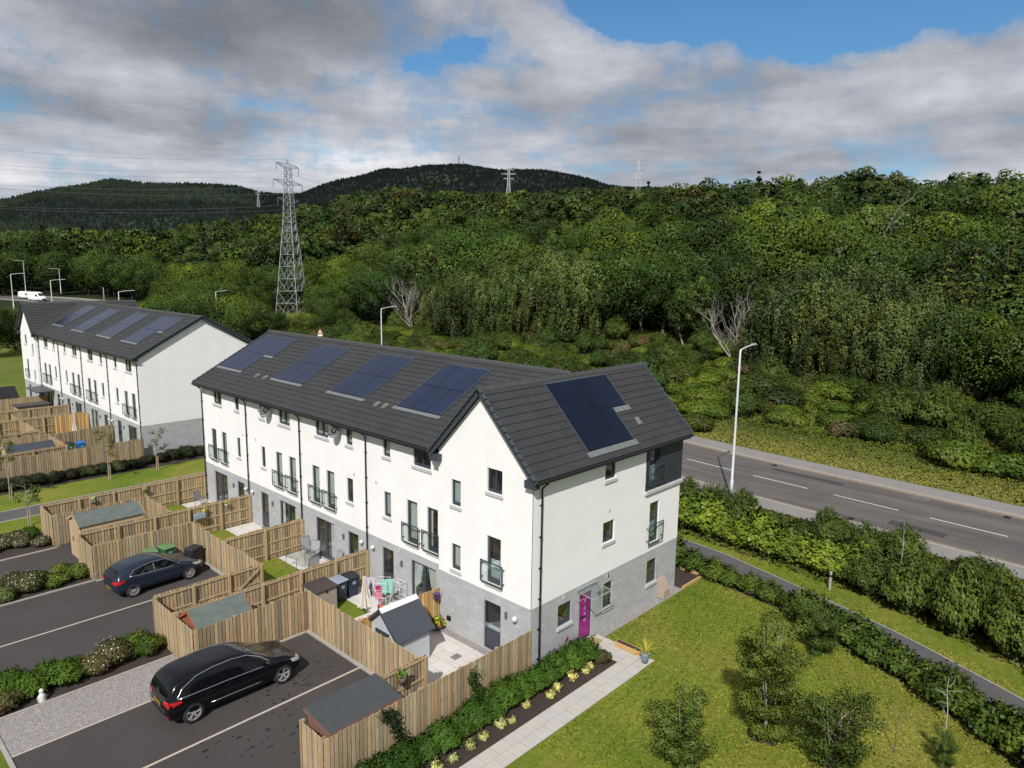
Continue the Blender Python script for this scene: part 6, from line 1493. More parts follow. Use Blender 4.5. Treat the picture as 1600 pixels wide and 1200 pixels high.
def shoots(h, w, ns, nl, size, cols, seed, el=2.5, jit=.05, stiff=.35):
    rg_ = rgs(seed); parts = []
    for i in range(ns):
        a = rg_.uniform(0,6.283); q = math.sqrt(rg_.random()); e = np.array((math.cos(a)*q*w*.5, math.sin(a)*q*w*.5, h*rg_.uniform(.72,1.12)*(1-.5*q*q))); b = e*np.array((.25,.25,0))
        m = (b+e)/2+np.array((0,0,h*.12)); t = rg_.uniform(.12,1.03,nl)[:, None]; P = b*(1-t)**2+m*2*t*(1-t)+e*t*t+rg_.normal(size=(nl,3))*jit
        N = np.array((math.cos(a)*q, math.sin(a)*q, .7))+rg_.normal(size=(nl,3))*stiff; cc = np.array(cols[i % len(cols)])*rg_.uniform(.8,1.2)
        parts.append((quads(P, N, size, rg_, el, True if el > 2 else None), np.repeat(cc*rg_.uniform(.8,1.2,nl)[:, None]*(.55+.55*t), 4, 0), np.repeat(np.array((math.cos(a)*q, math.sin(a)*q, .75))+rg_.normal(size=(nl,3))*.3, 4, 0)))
    V, T, N = join(parts, (0,0,h*.3), .4); V[:, 2] = np.maximum(V[:, 2], .01); return leafmesh('foliage', (V, T, N))
def shrub(key, x, y, label, group, s=1., z=0., name='shrub', cat='shrub', sz=None, stem=True):
    me, r, h = SH[key]; o = thing(name, label, cat, (x,y,z+tz(x,y)), rng.uniform(0,6.28), group); o.scale = (s*rng.uniform(.9,1.12), s*rng.uniform(.9,1.12), (sz or s)*rng.uniform(.9,1.1))
    c = bpy.data.objects.new('foliage', me); COL.objects.link(c); c.parent = o
    if stem:
        if 'stem' not in SH:
            m = MB()
            for i in range(5): a = i*1.26; m.tube([(0,0,0),(math.cos(a)*.15,math.sin(a)*.15,.3),(math.cos(a)*.3,math.sin(a)*.3,.6)], [.02,.015,.006], 5)
            t = m.build('stem', 'bark'); SH['stem'] = t.data; bpy.data.objects.remove(t)
        t = bpy.data.objects.new('stem', SH['stem']); COL.objects.link(t); t.parent = o; t.scale = (.6*r, .6*r, h)
    return o
SH['box'] = (shoots(.92, 1.35, 330, 30, .042, [(.05,.105,.014),(.04,.09,.012),(.06,.12,.018)], 1, 2.0, .035, .4), .5, .7)
SH['box2'] = (shoots(.86, 1.3, 320, 30, .042, [(.055,.11,.015),(.042,.092,.013),(.05,.1,.016)], 2, 2.0, .035, .4), .5, .7)
SH['laurel'] = (shoots(2.1, 2.3, 120, 34, .17, [(.14,.195,.024),(.1,.155,.018),(.175,.225,.032)], 3, 1.3, .1, .5), 1, 1.6)
SH['laureld'] = (shoots(1.25, 1.7, 120, 34, .10, [(.055,.092,.016),(.042,.075,.013),(.08,.12,.022)], 4, 1.3, .07, .5), .8, 1)
SH['laureld2'] = (shoots(1.0, 1.5, 100, 34, .10, [(.05,.088,.016),(.07,.11,.02),(.036,.066,.012)], 44, 1.3, .08, .5), .8, .9)
SH['broom'] = (shoots(2.7, 2.9, 210, 60, .085, [(.055,.09,.02),(.07,.108,.024),(.045,.075,.018),(.062,.095,.026)], 5, 2.2, .09, .5), 1, 2)
SH['broom2'] = (shoots(2.3, 2.6, 190, 60, .085, [(.062,.098,.024),(.05,.085,.02),(.078,.108,.034)], 55, 2.2, .1, .5), 1, 1.8)
SH['gorse'] = (shrubmesh(1.9, 3.2, 4200, .13, (.042,.07,.014), 6, 10, [(.038,.064,.013),(.055,.085,.016),(.05,.066,.018)]), 1, 1.4)
SH['brack'] = (shrubmesh(1.3, 3.6, 4200, .14, (.07,.11,.016), 7, 9, [(.088,.132,.018),(.07,.114,.016),(.105,.138,.022)]), 1, 1)
SH['brown'] = (shrubmesh(1.6, 2.4, 2200, .16, (.09,.08,.035), 8, 7, [(.09,.085,.035),(.05,.07,.02),(.12,.09,.05)]), 1, 1)
SH['low'] = (shrubmesh(.6, 1.3, 2600, .06, (.1,.14,.02), 9, 7, [(.09,.13,.02),(.13,.16,.03),(.06,.1,.016)]), .7, .5)
SH['pale'] = (shrubmesh(.6, 1.2, 2600, .055, (.12,.16,.06), 10, 5), .7, .5)
SH['yel'] = (shoots(.34, .42, 22, 16, .05, [(.5,.5,.22),(.55,.56,.32),(.35,.4,.12)], 11, 1.6, .03, .5), .2, .2)
SH['hedge'] = (shrubmesh(1.05, 1.5, 2400, .09, (.03,.045,.018), 12, 7, [(.03,.042,.02),(.055,.065,.035),(.04,.03,.022)]), .8, .9)
# white flowered shrub
V1, T1, N1 = join([clump((0,0,.4), (.62,.62,.38), 2400, .05, rgs(90), (.075,.075,.035), el=2), clump((0,0,.45), (.66,.66,.42), 150, .045, rgs(91), (.7,.7,.66), var=.1, shell=.85)])
SH['wflow'] = (leafmesh('foliage', (V1, T1, N1)), .7, .6)
r_ = random.Random(21)
x = -8.9; i = 0
while x < 2.5:
    q = i % 5
    shrub('box' if i % 2 else 'box2', x, -.82+r_.uniform(-.1,.06), 'clipped dark green bush in the row between the long fence and the slab path', 'bushes in the front row', r_.uniform(.9,1.08), name='box_bush', cat='bush'); x += .74; i += 1
shrub('brown', 2.62, -1.5, 'small brown twiggy shrub at the path end of the front bed', None, .32)
for x, y in [(1.85,-1.45),(1.51,-1.55),(-.09,-1.5),(-.66,-1.61),(-1.74,-1.4),(-2.72,-1.63),(-3.16,-1.5),(-4.01,-1.55),(-4.64,-1.58),(-5.44,-1.63),(.79,-1.44),(-6.1,-1.6),(-6.9,-1.55)]:
    shrub('yel', x, y, 'little yellow-leaved plant in the mulch edge along the slab path', 'little yellow plants by the slab path', r_.uniform(.8,1.25), name='small_plant', cat='plant', stem=False)
# climbers on the long fence
def climber(label, x, y, pts, col, n=900):
    o = thing('climbing_plant', label, 'climbing plant', (x,y,0)); rg_ = rgs(int(abs(x)*10)); parts = []
    for a, b in zip(pts, pts[1:]):
        t = rg_.random(n//len(pts)); P = np.outer(1-t, a)+np.outer(t, b)+rg_.normal(size=(len(t),3))*np.array([.12,.04,.1]); N = rg_.normal(size=(len(t),3))+np.array([0,-1,.5])
        parts.append((quads(P, N, .06, rg_, 1.4), np.repeat(rg_.uniform(.6,1.3,len(t))[:, None]*np.array(col), 4, 0)))
    c = bpy.data.objects.new('foliage', leafmesh('foliage', join(parts))); COL.objects.link(c); c.parent = o
    m = MB(); m.tube([tuple(p) for p in pts], .012, 5); m.build('stem', 'bark', o)
climber('dark climbing plant arching up the long fence below the shed roof', -6.3, -.16, [(0,0,.02),(-.05,0,.5),(-.25,0,1.0),(-.35,0,1.5),(-.8,-.02,1.75)], (.025,.045,.018))
climber('bushy green climber on the long fence halfway to the house', -3.0, -.2, [(0,0,.02),(-.3,-.05,.35),(.2,-.05,.5),(-.1,-.02,.8),(-.25,0,1.5)], (.05,.09,.02), 1500)
# shrubs in the parking beds
g1 = 'shrubs in the parking bed beside the pale gravel'
for k, x, y, s, lab in (('low',-9.6,11.9,1.0,'feathery yellow-green shrub against the fence end by the gravel'),('low',-9.9,12.6,1.05,'bright green shrub behind the feathery one by the fence end'),('low',-10.3,12.0,.85,'yellow-tipped shrub between the fence end and the white flowers'),
    ('wflow',-10.95,12.0,1.15,'brown shrub dotted with white flowers beside the gravel'),('wflow',-11.6,11.7,.95,'lower brown shrub with fewer white flowers beside the gravel'),('low',-12.2,12.3,.9,'small brownish green shrub left of the white flowers'),
    ('box',-12.6,11.8,1.0,'rounded deep green bush right of the white ornament'),('box2',-13.1,12.3,1.05,'rounded bright bush behind the white ornament'),('box',-13.7,11.9,.95,'deep green bush directly behind the white ornament'),('box2',-14.2,12.6,1.0,'green bush left of the white ornament'),('brown',-14.6,11.4,.45,'rusty brown twiggy shrub at the left end of the gravel'),('low',-14.9,12.2,.9,'sparse pale shrub at the left frame edge above the gravel')):
    shrub(k, x, y, lab, g1, s, sz=s*(1.25 if k == 'low' else 1))
g2 = 'shrubs in the bed left of the hatchback'
for k, x, y, s, lab in (('low',-9.5,21.6,1.05,'yellow-green shrub touching the narrow fence end left of the hatchback'),('low',-9.9,22.5,1.,'green shrub at the tarmac edge left of the hatchback'),('low',-10.5,21.4,1.05,'bright low shrub left of the hatchback bed edge'),('low',-10.9,22.3,.95,'gold-tipped shrub between green and white-flowered ones'),
    ('wflow',-11.5,21.5,1.1,'twiggy shrub with small white flowers left of the hatchback'),('wflow',-11.9,22.4,1.,'second white-flowered twiggy shrub farther left'),('pale',-12.6,21.2,1.1,'pale sage green mound at the left frame edge'),('pale',-12.9,22.0,1.,'second pale sage mound behind the first'),('pale',-13.4,21.3,1.1,'leftmost pale sage mound')):
    shrub(k, x, y, lab, g2, s, sz=s*1.1)
g3 = 'low shrubs beside the pale shed bay'
for i in range(16):
    x = -9.5-r_.random()*3.6; y = 27.1+r_.random()*3.4; k = r_.choice(('low','low','pale','wflow','box2'))
    shrub(k, x, y, {'low':'low yellow-green shrub in the bed left of the pale shed','pale':'low sage green shrub in the bed left of the pale shed','wflow':'brownish flowering shrub in the bed left of the pale shed','box2':'dark green low bush in the bed left of the pale shed'}[k], g3, r_.uniform(.75,1.05), sz=.8)
# hedge of the farther row
x = -13
while x < 10.5:
    y = 40.1 if x < .6 else 40.5
    shrub('hedge', x, y+r_.uniform(-.15,.15), 'dark mixed hedge plant below the long fence of the farther row', 'hedge plants below the far fence', r_.uniform(.85,1.1)); x += 1.05
# curved hedge round the lawn
HL = smooth_line([(13.3,4.4),(13.2,2.2),(13.0,-.4),(12.75,-2.6),(12.35,-4.7),(11.55,-7.2),(10.2,-10.2),(8.7,-12.95),(7.3,-14.9),(4.4,-18.4),(.4,-22.7)], 4)
acc = 0
for a, b in zip(HL, HL[1:]):
    L = math.dist(a, b); 
    while acc < L:
        t = acc/L; y = a[1]+(b[1]-a[1])*t; near = y < -5.5
        shrub(r_.choice(('laureld','laureld2')), a[0]+(b[0]-a[0])*t+r_.uniform(-.12,.12), y, 'leafy dark green plant in the curved hedge round the lawn', 'plants of the curved lawn hedge', r_.uniform(.78,1.0) if not near else r_.uniform(.98,1.25)); acc += r_.uniform(.8,1.25)
    acc -= L
for x, y, s in ((11.6,2.2,1.0),(12.3,3.8,1.2),(13.2,1.8,1.2),(14.0,3.6,1.1),(13.6,5.6,1.3),(12.0,5.4,1.1)): shrub('laureld', x, y, 'leafy shrub in the corner bed behind the timber sleepers', 'shrubs of the corner bed', s)
# bright laurel row and dark brooms between path and road
for i in range(21):
    y = 13-i*.98; x = 18.4 if y > 2 else 18.4+(y-2)*.12; shrub('laurel', x+r_.uniform(-.25,.25), y, 'bright yellow-green leafy shrub in the row above the curved path', 'bright shrubs above the curved path', r_.uniform(.72,1.05))
for i in range(46):
    y = 16-r_.random()*36; edge = np.interp(y, [-20,-14,-9,-6,3,16], [13.5,15.6,17.6,19.5,20.4,20.8]); x = edge+r_.random()*np.interp(y, [-20,-8,4,16], [8,5.2,1.9,2.2])
    shrub(r_.choice(('broom','broom2','broom','gorse')), x, y, 'feathery dark green broom bush between the curved path and the road', 'broom bushes beside the road', r_.uniform(.55,.78), name='broom_bush', cat='bush')
for x, y, s in ((16.8,-7.2,.85),(16.2,-9.2,1.0),(17.6,-9.4,.9),(15.5,-11.2,1.05),(16.9,-11.6,.95),(14.9,-13.4,1.08),(16.3,-14.0,1.0),(13.9,-15.6,1.05),(15.6,-16.4,1.1),(18.3,-12.2,.9)):
    shrub('broom', x, y, 'tall feathery broom bush bulging towards the grass verge', 'big broom bushes by the verge', s, name='broom_bush', cat='bush')
for x, y in ((15.9,-5.6),(17.2,-7.6),(14.0,-14.6)):
    p = thing('timber_post', 'short grey timber post at the foot of the bushes by the verge', 'post', (x,y,0), 0, 'timber posts by the verge'); m = MB(); m.tube([(0,0,0),(0,0,.95)], .06, 8); m.build('stake','deadwood',p); m = MB(); m.box(-.07,.07,-.07,.07,.7,.78); m.build('tie','black',p)
for i in range(30):
    az = 62.5+i*.38; x, y = polar(az, 150+(i*7) % 17); shrub(('gorse','brack','laureld')[i % 3], x, y, 'scrubby green bush between the farther row and the bend of the road', 'scrub bushes behind the farther row', 1.9+(i % 4)*.3)
# scrub between road and wood
g5 = 'scrub bushes beyond the road'
cnt = 0; tries = 0; used = []
while cnt < 290 and tries < 12000:
    tries += 1; y = r_.uniform(-22,120); rx = np.interp(y, [p[1] for p in RC[:50]], [p[0] for p in RC[:50]])
    x = rx+8.5+r_.random()**1.25*52; az = math.degrees(math.atan2(y-CY, x-CX)); r = math.hypot(x-CX, y-CY)
    if az < -2 or r > np.interp(az, AZ, TS)+3: continue
    dd = x-rx-8.5
    if any((a-x)**2+(b-y)**2 < 3.4 for a, b in used) or (dd < 7 and r_.random() < .85): continue
    used.append((x, y)); k = r_.choice(('gorse','gorse','brack','brack','brown','broom') if dd > 8 else ('brack','gorse','brack'))
    lab = {'gorse':'dark green gorse bush on the slope beyond the road','brack':'bright green bracken mound on the slope beyond the road','brown':'brown-green dry bush on the slope beyond the road','broom':'feathery broom bush on the slope beyond the road'}[k]
    shrub(k, x, y, lab, g5+', '+lab.split(' on the')[0], r_.uniform(.8,1.65)*(.65 if dd < 7 else 1.15), name={'gorse':'gorse_bush','brack':'bracken','brown':'dry_bush','broom':'broom_bush'}[k], cat='bush'); cnt += 1
def ground_cover():
    rg_ = rgs(200); n = 300000; Y = rg_.uniform(-30,150,n); RX = np.interp(Y, [p[1] for p in RC[:50]], [p[0] for p in RC[:50]])
    X = RX+7.6+np.where(rg_.random(n) < .3, rg_.random(n)*9.5, rg_.random(n)**1.1*62); az = np.degrees(np.arctan2(Y-CY, X-CX)); r = np.hypot(X-CX, Y-CY); ok = (r < np.interp(az, AZ, TS)+12)
    X, Y, RX = X[ok], Y[ok], RX[ok]; n = len(X); d = X-RX-7.6
    patch = np.sin(X*.35+np.sin(Y*.21)*2)*np.sin(Y*.28+X*.1); hmax = np.clip(d/9, .12, 1)*(.5+.35*patch)
    Z = terr(X, Y)+rg_.random(n)*np.clip(hmax, .1, 1)*.8
    P = np.stack([X, Y, Z], 1); N = rg_.normal(size=(n,3))*.7+np.array([-.2,-.2,.9])
    c1, c2, c3 = np.array((.085,.118,.02)), np.array((.052,.084,.016)), np.array((.24,.21,.08))
    w = np.clip(patch*.5+.5, 0, 1)[:, None]; c = c1*w+c2*(1-w); f_ = np.clip(1-(d-2)/7, 0, 1)[:, None]*.8; c = c*(1-f_)+np.array((.18,.2,.05))*f_; e = (np.clip(1-d/5, 0, 1)*rg_.random(n))[:, None]; c = c*(1-e)+c3*e
    dry = (rg_.random(n) < .03)[:, None]; c = np.where(dry, np.array((.17,.13,.07)), c); wf = (rg_.random(n) < .002)[:, None]; c = np.where(wf, np.array((.5,.5,.42)), c)
    T = np.repeat(c*rg_.uniform(.8,1.2,n)[:, None], 4, 0)
    o = bpy.data.objects.new('rough_undergrowth', leafmesh('rough_undergrowth', (quads(P, N, np.where(d < 9, .11, .2), rg_, 1.8), T))); COL.objects.link(o); tag(o, kind='stuff')
    # mown grass blades on lawn and verge
    n = 60000; Y = rg_.uniform(-15.5,-.5,n); X = rg_.uniform(-3,17,n); xe = np.interp(Y, [p[1] for p in LE][::-1], [p[0] for p in LE][::-1]); xv = np.interp(Y, [p[1] for p in FF][::-1], [p[0] for p in FF][::-1]); xw = np.interp(Y, [p[1] for p in VE][::-1], [p[0] for p in VE][::-1])
    ok = ((X < xe-.05) & ((X > 4.3) | (Y < -3.1))) | ((X > xv+.1) & (X < xw)); X, Y = X[ok], Y[ok]; n = len(X)
    P = np.stack([X, Y, rg_.random(n)*.025+.02], 1); N = rg_.normal(size=(n,3))*.35+np.array([0,0,1.])
    st = .5+.5*np.sin(X*.9*1.9-Y*.28+np.sin(Y*.4)); mo = .5+.5*np.sin(X*.7+np.sin(Y*1.1)*1.5)*np.sin(Y*.8+X*.3)
    yl = np.clip((-Y-3)/9, 0, 1)*.5+mo*.35
    c = np.array((.15,.215,.024))*(1-yl[:, None])+np.array((.3,.275,.09))*yl[:, None]; c = c*(.88+.2*st[:, None])
    o = bpy.data.objects.new('mown_grass', leafmesh('mown_grass', (quads(P, N, .06, rg_, 1.5), np.repeat(c*rg_.uniform(.75,1.2,n)[:, None], 4, 0)))); COL.objects.link(o); tag(o, kind='stuff')
    # tufts under the shrubs between path and road, and around beds
    n = 26000; Y = rg_.uniform(-24,30,n); X = np.interp(Y, [-26,-17,-7,3,34], [8.5,12.5,16.2,17.3,18.4])+rg_.random(n)*np.interp(Y, [-24,-10,0,30], [11,9.5,8.4,10]); ok = X < np.interp(Y, [p[1] for p in RC[:50]], [p[0] for p in RC[:50]])-6.8
    X, Y = X[ok], Y[ok]; n = len(X); P = np.stack([X, Y, rg_.random(n)*.22+.01], 1); N = rg_.normal(size=(n,3))*.6+np.array([0,0,.9])
    c = np.where((rg_.random(n) < .4)[:, None], np.array((.14,.13,.05)), np.array((.075,.1,.025)))
    o = bpy.data.objects.new('rough_grass', leafmesh('rough_grass', (quads(P, N, .13, rg_, 2.), np.repeat(c*rg_.uniform(.6,1.3,n)[:, None], 4, 0)))); COL.objects.link(o); tag(o, kind='stuff')
ground_cover()

# ------------------------------------------------------------------ lawn trees
def lawn_birch(key, h, w, n, seed, stems=4, low=.12, bark='birchbark'):
    rg_ = rgs(seed); parts = []; m = MB()
    for s in range(stems):
        a = s*6.283/stems+rg_.uniform(-.4,.4); P = [Vector((0,0,0))]; sp = rg_.uniform(.1,.3)*w
        for i in range(6): P.append(P[-1]+Vector((math.cos(a)*sp/6+rg_.uniform(-.05,.05), math.sin(a)*sp/6+rg_.uniform(-.05,.05), h*rg_.uniform(.78,.95)/6)))
        m.tube(P, [.03*(1-.14*i) for i in range(7)], 6)
        for i in range(9):
            j = int(rg_.integers(0,6)) if rg_.random() < .8 else 1; b = rg_.uniform(0,6.28); L = w*.5*rg_.uniform(.5,1.)*(.5+.5*math.sin(math.pi*(j+.6)/6.5)); q = [P[j]]
            for t in range(4): q.append(q[-1]+Vector((math.cos(b)*L/4, math.sin(b)*L/4, L/4*rg_.uniform(.5,1.1))))
            m.tube(q, [.01,.008,.006,.004,.002], 4)
            for t in range(2, 5):
                k = n//(stems*27); c = q[t]; parts.append(clump(tuple(c), (.36,.36,.3), k, .055, rg_, np.array((.07,.11,.026))*rg_.uniform(.8,1.25), shell=.05, el=1.3))
    KIND[key] = ('birch_tree', '', 'tree', leafmesh('crown', join(parts)), None, h)
    t = m.build('trunk', bark); KIND[key] = KIND[key][:4]+(t.data, h); bpy.data.objects.remove(t)
lawn_birch('lb1', 4.8, 2.3, 40000, 301, 5); lawn_birch('lb2', 3.2, 1.9, 20000, 302, 3); lawn_birch('lb3', 3.0, 2.6, 16000, 303, 5); lawn_birch('lb4', 2.6, 2.1, 17000, 304, 2)
for k, x, y, h, lab in (('lb1',2.76,-8.18,4.7,'tallest leafy multi-stem birch in the middle of the lawn'),('lb4',9.42,-7.4,2.1,'small dense single-stem tree against the curved hedge'),('lb2',-.55,-6.95,2.9,'sparse young birch at the bottom edge nearest the slab path'),('lb3',2.75,-10.4,2.7,'spreading thin birch at the bottom of the lawn'),('lb4',5.35,-12.9,1.15,'very small staked bush-like tree at the lawn bottom right')):
    o = put_tree(k, x, y, h, lab, z=.01)
    MB_ = MB(); rr = .55 if k == 'lb1' else .22; MB_.lathe([(0,.03),(rr*.6,.035),(rr,.012)], n=14); d = MB_.build('mulch_ring', 'soil'); d.location = (x,y,.012); tag(d, kind='structure')
p = thing('bare_sapling', 'thin leafless pale sapling beside the curved hedge at lower right', 'sapling', (7.5,-12.5,0)); m = MB(); rr = random.Random(2); m.tube([(0,0,0),(.05,.02,.7),(.0,.1,1.4),(.08,.1,1.9)], [.022,.018,.012,.004], 6)
for i in range(7):
    z = rr.uniform(.4,1.6); a = rr.uniform(0,6.28); m.tube([(.03,.05,z),(.03+.25*math.cos(a),.05+.25*math.sin(a),z+.12),(.03+.5*math.cos(a+.2),.05+.5*math.sin(a+.2),z+.2)], [.01,.007,.002], 4)
m.build('stem','deadwood',p)
p = thing('bare_sapling', 'leafless silvery sapling among the dark brooms near the road', 'sapling', (19.8,-7.7,0)); m = MB(); m.tube([(0,0,0),(.05,0,1.6),(.0,.05,3.1)], [.025,.018,.004], 6)
for i in range(9):
    z = rr.uniform(1.2,2.9); a = rr.uniform(0,6.28); m.tube([(.03,.0,z),(.03+.3*math.cos(a),.3*math.sin(a),z+.3)], [.009,.003], 4)
m.build('stem','deadwood',p)
p = thing('bare_sapling', 'thin leafless branching sapling standing on the lawn right of the spreading birch', 'sapling', (4.9,-11.6,0)); m = MB(); m.tube([(0,0,0),(.1,.05,.8),(-.05,.15,1.6)], [.016,.012,.003], 5)
for i in range(6):
    z = rr.uniform(.5,1.4); a = rr.uniform(0,6.28); m.tube([(.03,.05,z),(.03+.3*math.cos(a),.05+.3*math.sin(a),z+.3)], [.008,.002], 4)
m.build('stem','bark',p)
# young trees on the grass strip in front of the farther row
def young(label, x, y, h, seed, dens=650):
    rg_ = rgs(seed); o = thing('young_tree', label, 'tree', (x,y,0)); m = MB(); m.tube([(0,0,0),(.02,0,h*.5),(.0,.05,h)], [.045,.03,.008], 6); parts = []
    for i in range(14):
        z = h*rg_.uniform(.45,.95); a = rg_.uniform(0,6.28); L = rg_.uniform(.3,.8); e = (math.cos(a)*L, math.sin(a)*L, z+L*.5); m.tube([(0,0,z),e], [.012,.004], 4); parts.append(clump(e, (.3,.3,.25), dens//14, .085, rg_, (.15,.17,.05), shell=.1))
    m.build('trunk','birchbark',o); c = bpy.data.objects.new('crown', leafmesh('crown', join(parts))); COL.objects.link(c); c.parent = o
    m = MB(); m.tube([(.12,0,0),(.12,0,1.1)], .035, 6); m.build('stake','shedpale',o)
young('slim yellowish young tree in the middle of the grass strip below the far hedge', -2.84, 38.1, 3.4, 401); young('young tree at the left end of the grass strip with a pale stake', -8.9, 37.6, 4.2, 402, 900); young('small staked tree between the side path and the low shrubs', -9.3, 31.4, 2.6, 403, 400); young('thin young tree with yellow-green leaves near the nearer row corner', .5, 38.2, 3.0, 404, 420)
# big tree left of the far row
KIND[('lefttree',0)] = KIND[('broad',1)]
for az, r, h, lab in ((79.6,142,8.5,'bushy dark tree at the left frame edge beyond the far row'),(78.2,150,7.5,'smaller bushy tree right of the edge tree beyond the far row')):
    x, y = polar(az, r); put_tree(('broad',0), x, y, h, lab)
# ------------------------------------------------------------------ pylons, lamps, signs
def pylon(label, x, y, z, h, rz, t=.125, group=None):
    o = thing('pylon', label, 'electricity pylon', (x,y,z), rz, group); m = MB(); k = h/47.
    def hw(zz):
        q = zz/h; return k*(3.7-(3.7-1.35)*min(q/.62, 1)) if q < .62 else k*(1.35-.7*(q-.62)/.38)
    lv = [0,.07,.15,.23,.31,.39,.47,.54,.60,.645,.69,.735,.78,.825,.87,.915,.955]
    lv = [l*h for l in lv]
    for sx in (-1,1):
        for sy in (-1,1):
            for a, b in zip(lv, lv[1:]): m.bar((sx*hw(a),sy*hw(a),a),(sx*hw(b),sy*hw(b),b), t*1.25, t*1.25)
            m.bar((sx*hw(lv[-1]),sy*hw(lv[-1]),lv[-1]),(0,0,h), t, t)
    for i, (a, b) in enumerate(zip(lv, lv[1:])):
        A, B = hw(a), hw(b)
        for s in (-1,1):
            if i < 8:
                for P in (lambda u, w_, zz: (u,s*w_,zz), lambda u, w_, zz: (s*w_,u,zz)):
                    m.bar(P(-B,B,b),P(0,A,a),t*.7,t*.7); m.bar(P(B,B,b),P(0,A,a),t*.7,t*.7); m.bar(P(-B,B,b),P(B,B,b),t*.8,t*.8)
                    m.bar(P(-A,A,a),P(-B*.5,(A+B)/2,(a+b)/2),t*.5,t*.5); m.bar(P(A,A,a),P(B*.5,(A+B)/2,(a+b)/2),t*.5,t*.5)
            else:
                for P in (lambda u, w_, zz: (u,s*w_,zz), lambda u, w_, zz: (s*w_,u,zz)):
                    m.bar(P(-A,A,a),P(B,B,b),t*.65,t*.65); m.bar(P(A,A,a),P(-B,B,b),t*.65,t*.65)
    m.build('tower_frame', 'galv', o)
    ends = []
    for zz, L in ((.735,6.3),(.845,8.6),(.95,6.6)):
        a = MB(); w_ = hw(zz*h); tip = zz*h+.5*k
        for s in (-1,1):
            for sy in (-1,1): a.bar((s*w_,sy*w_,zz*h-.6*k),(s*L*k,0,tip),t*.8,t*.8); a.bar((s*w_,sy*w_,zz*h+.9*k),(s*L*k,0,tip),t*.8,t*.8)
            a.bar((s*w_,0,zz*h),(s*L*k,0,tip),t*.5,t*.5)
            for q in (.35,.65): a.bar((s*(w_+(L*k-w_)*q),-w_*(1-q),zz*h-.2*k),(s*(w_+(L*k-w_)*q),w_*(1-q),zz*h+.6*k),t*.5,t*.5)
            ends.append((s*L*k,0,tip-2.4*k))
        a.build('cross_arm', 'galv', o)
        for s in (-1,1):
            i_ = MB(); i_.lathe([(0,0),(.12,-.1),(.05,-.25),(.14,-.5),(.06,-.7),(.14,-1.0),(.06,-1.2),(.14,-1.6),(.06,-1.8),(.1,-2.3),(0,-2.4)], (s*L*k,0,tip), n=8); i_.build('insulator', 'galvdark', o)
    M = Matrix.Translation((x,y,z)) @ Matrix.Rotation(rz, 4, 'Z')
    return [M @ Vector(e) for e in ends] + [M @ Vector((0,0,h))]
def dirpos(dx, dy, r): return (CX+dx*r, CY+dy*r)
x, y = dirpos(.495, .869, 238); E1_ = pylon('tall nearest lattice pylon rising from the trees behind the farther row', x, y, 15.46-.064*238, 47.2, R(31))
x, y = dirpos(.7225,.6912, 900); E2_ = pylon('distant pylon just right of the dark hill top', x, y, 15.46+.1334*900-50, 50, R(-50), .42)
x, y = dirpos(.831,.556, 860); E3_ = pylon('distant pylon standing clear against the sky above the wood', x, y, 15.46+.1463*860-52, 52, R(-55), .4)
x, y = dirpos(.7882,.6155, 1700); E4_ = pylon('tiniest faint pylon on the skyline between the two distant ones', x, y, 15.46+.1184*1700-46, 46, R(-50), .45)
x, y = dirpos(.462,.887, 1500); E4_ = pylon('tiny faint pylon below the notch left of the nearest pylon', x, y, tz(x,y)+1, 34, R(-20), .3)
def cables(label, A, B, sag, r=.045):
    m = MB()
    for a, b in zip(A, B):
        m.tube([a.lerp(b, t/14)-Vector((0,0,sag*4*(t/14)*(1-t/14))) for t in range(15)], r, 4)
        o = m.build('power_cable', 'cable'); tag(o, label, 'power cable', label); m = MB()
x0, y0 = polar(97, 250); L_ = [e + Vector((x0,y0,0)) - Vector((*dirpos(.495,.869,238),0)) + Vector((0,0,2)) for e in E1_]
cables('thin power cable sweeping from the nearest pylon out of the left side', E1_, L_, 5, .025)
cables('thin power cable running from the nearest pylon towards the distant pylon by the dark hill', E1_, E2_, 22, .02)
# masts on the dark hill
def mast(label, dx, dy, r, zt, zb, t):
    x, y = dirpos(dx, dy, r); o = thing('radio_mast', label, 'mast', (x,y,zb-8)); h = zt-zb+8; m = MB()
    for k in range(3):
        a = k*2.094; m.tube([(1.6*math.cos(a),1.6*math.sin(a),0),(.7*math.cos(a),.7*math.sin(a),h)], t, 4)
    for i in range(9):
        z0, z1 = h*i/9, h*(i+1)/9
        for k in range(3):
            a, b = k*2.094, (k+1)*2.094; q0 = 1.6-.9*i/9; q1 = 1.6-.9*(i+1)/9; m.tube([(q0*math.cos(a),q0*math.sin(a),z0),(q1*math.cos(b),q1*math.sin(b),z1)], t*.7, 4)
    m.build('lattice','galvdark',o); m = MB(); m.tube([(0,0,h),(0,0,h+4)], t, 4); m.tube([(1.5,0,h*.8),(1.5,0,h*.95)], .8, 8); m.build('antenna','galvdark',o)
mast('tall thin radio mast on top of the dark hill', .6744, .7384, 2020, 15.46+.1462*2020, 15.46+.1354*2020, .55)
mast('short second radio mast beside the tall one on the dark hill', .6785, .7346, 2020, 15.46+.1405*2020, 15.46+.1354*2020, .55)
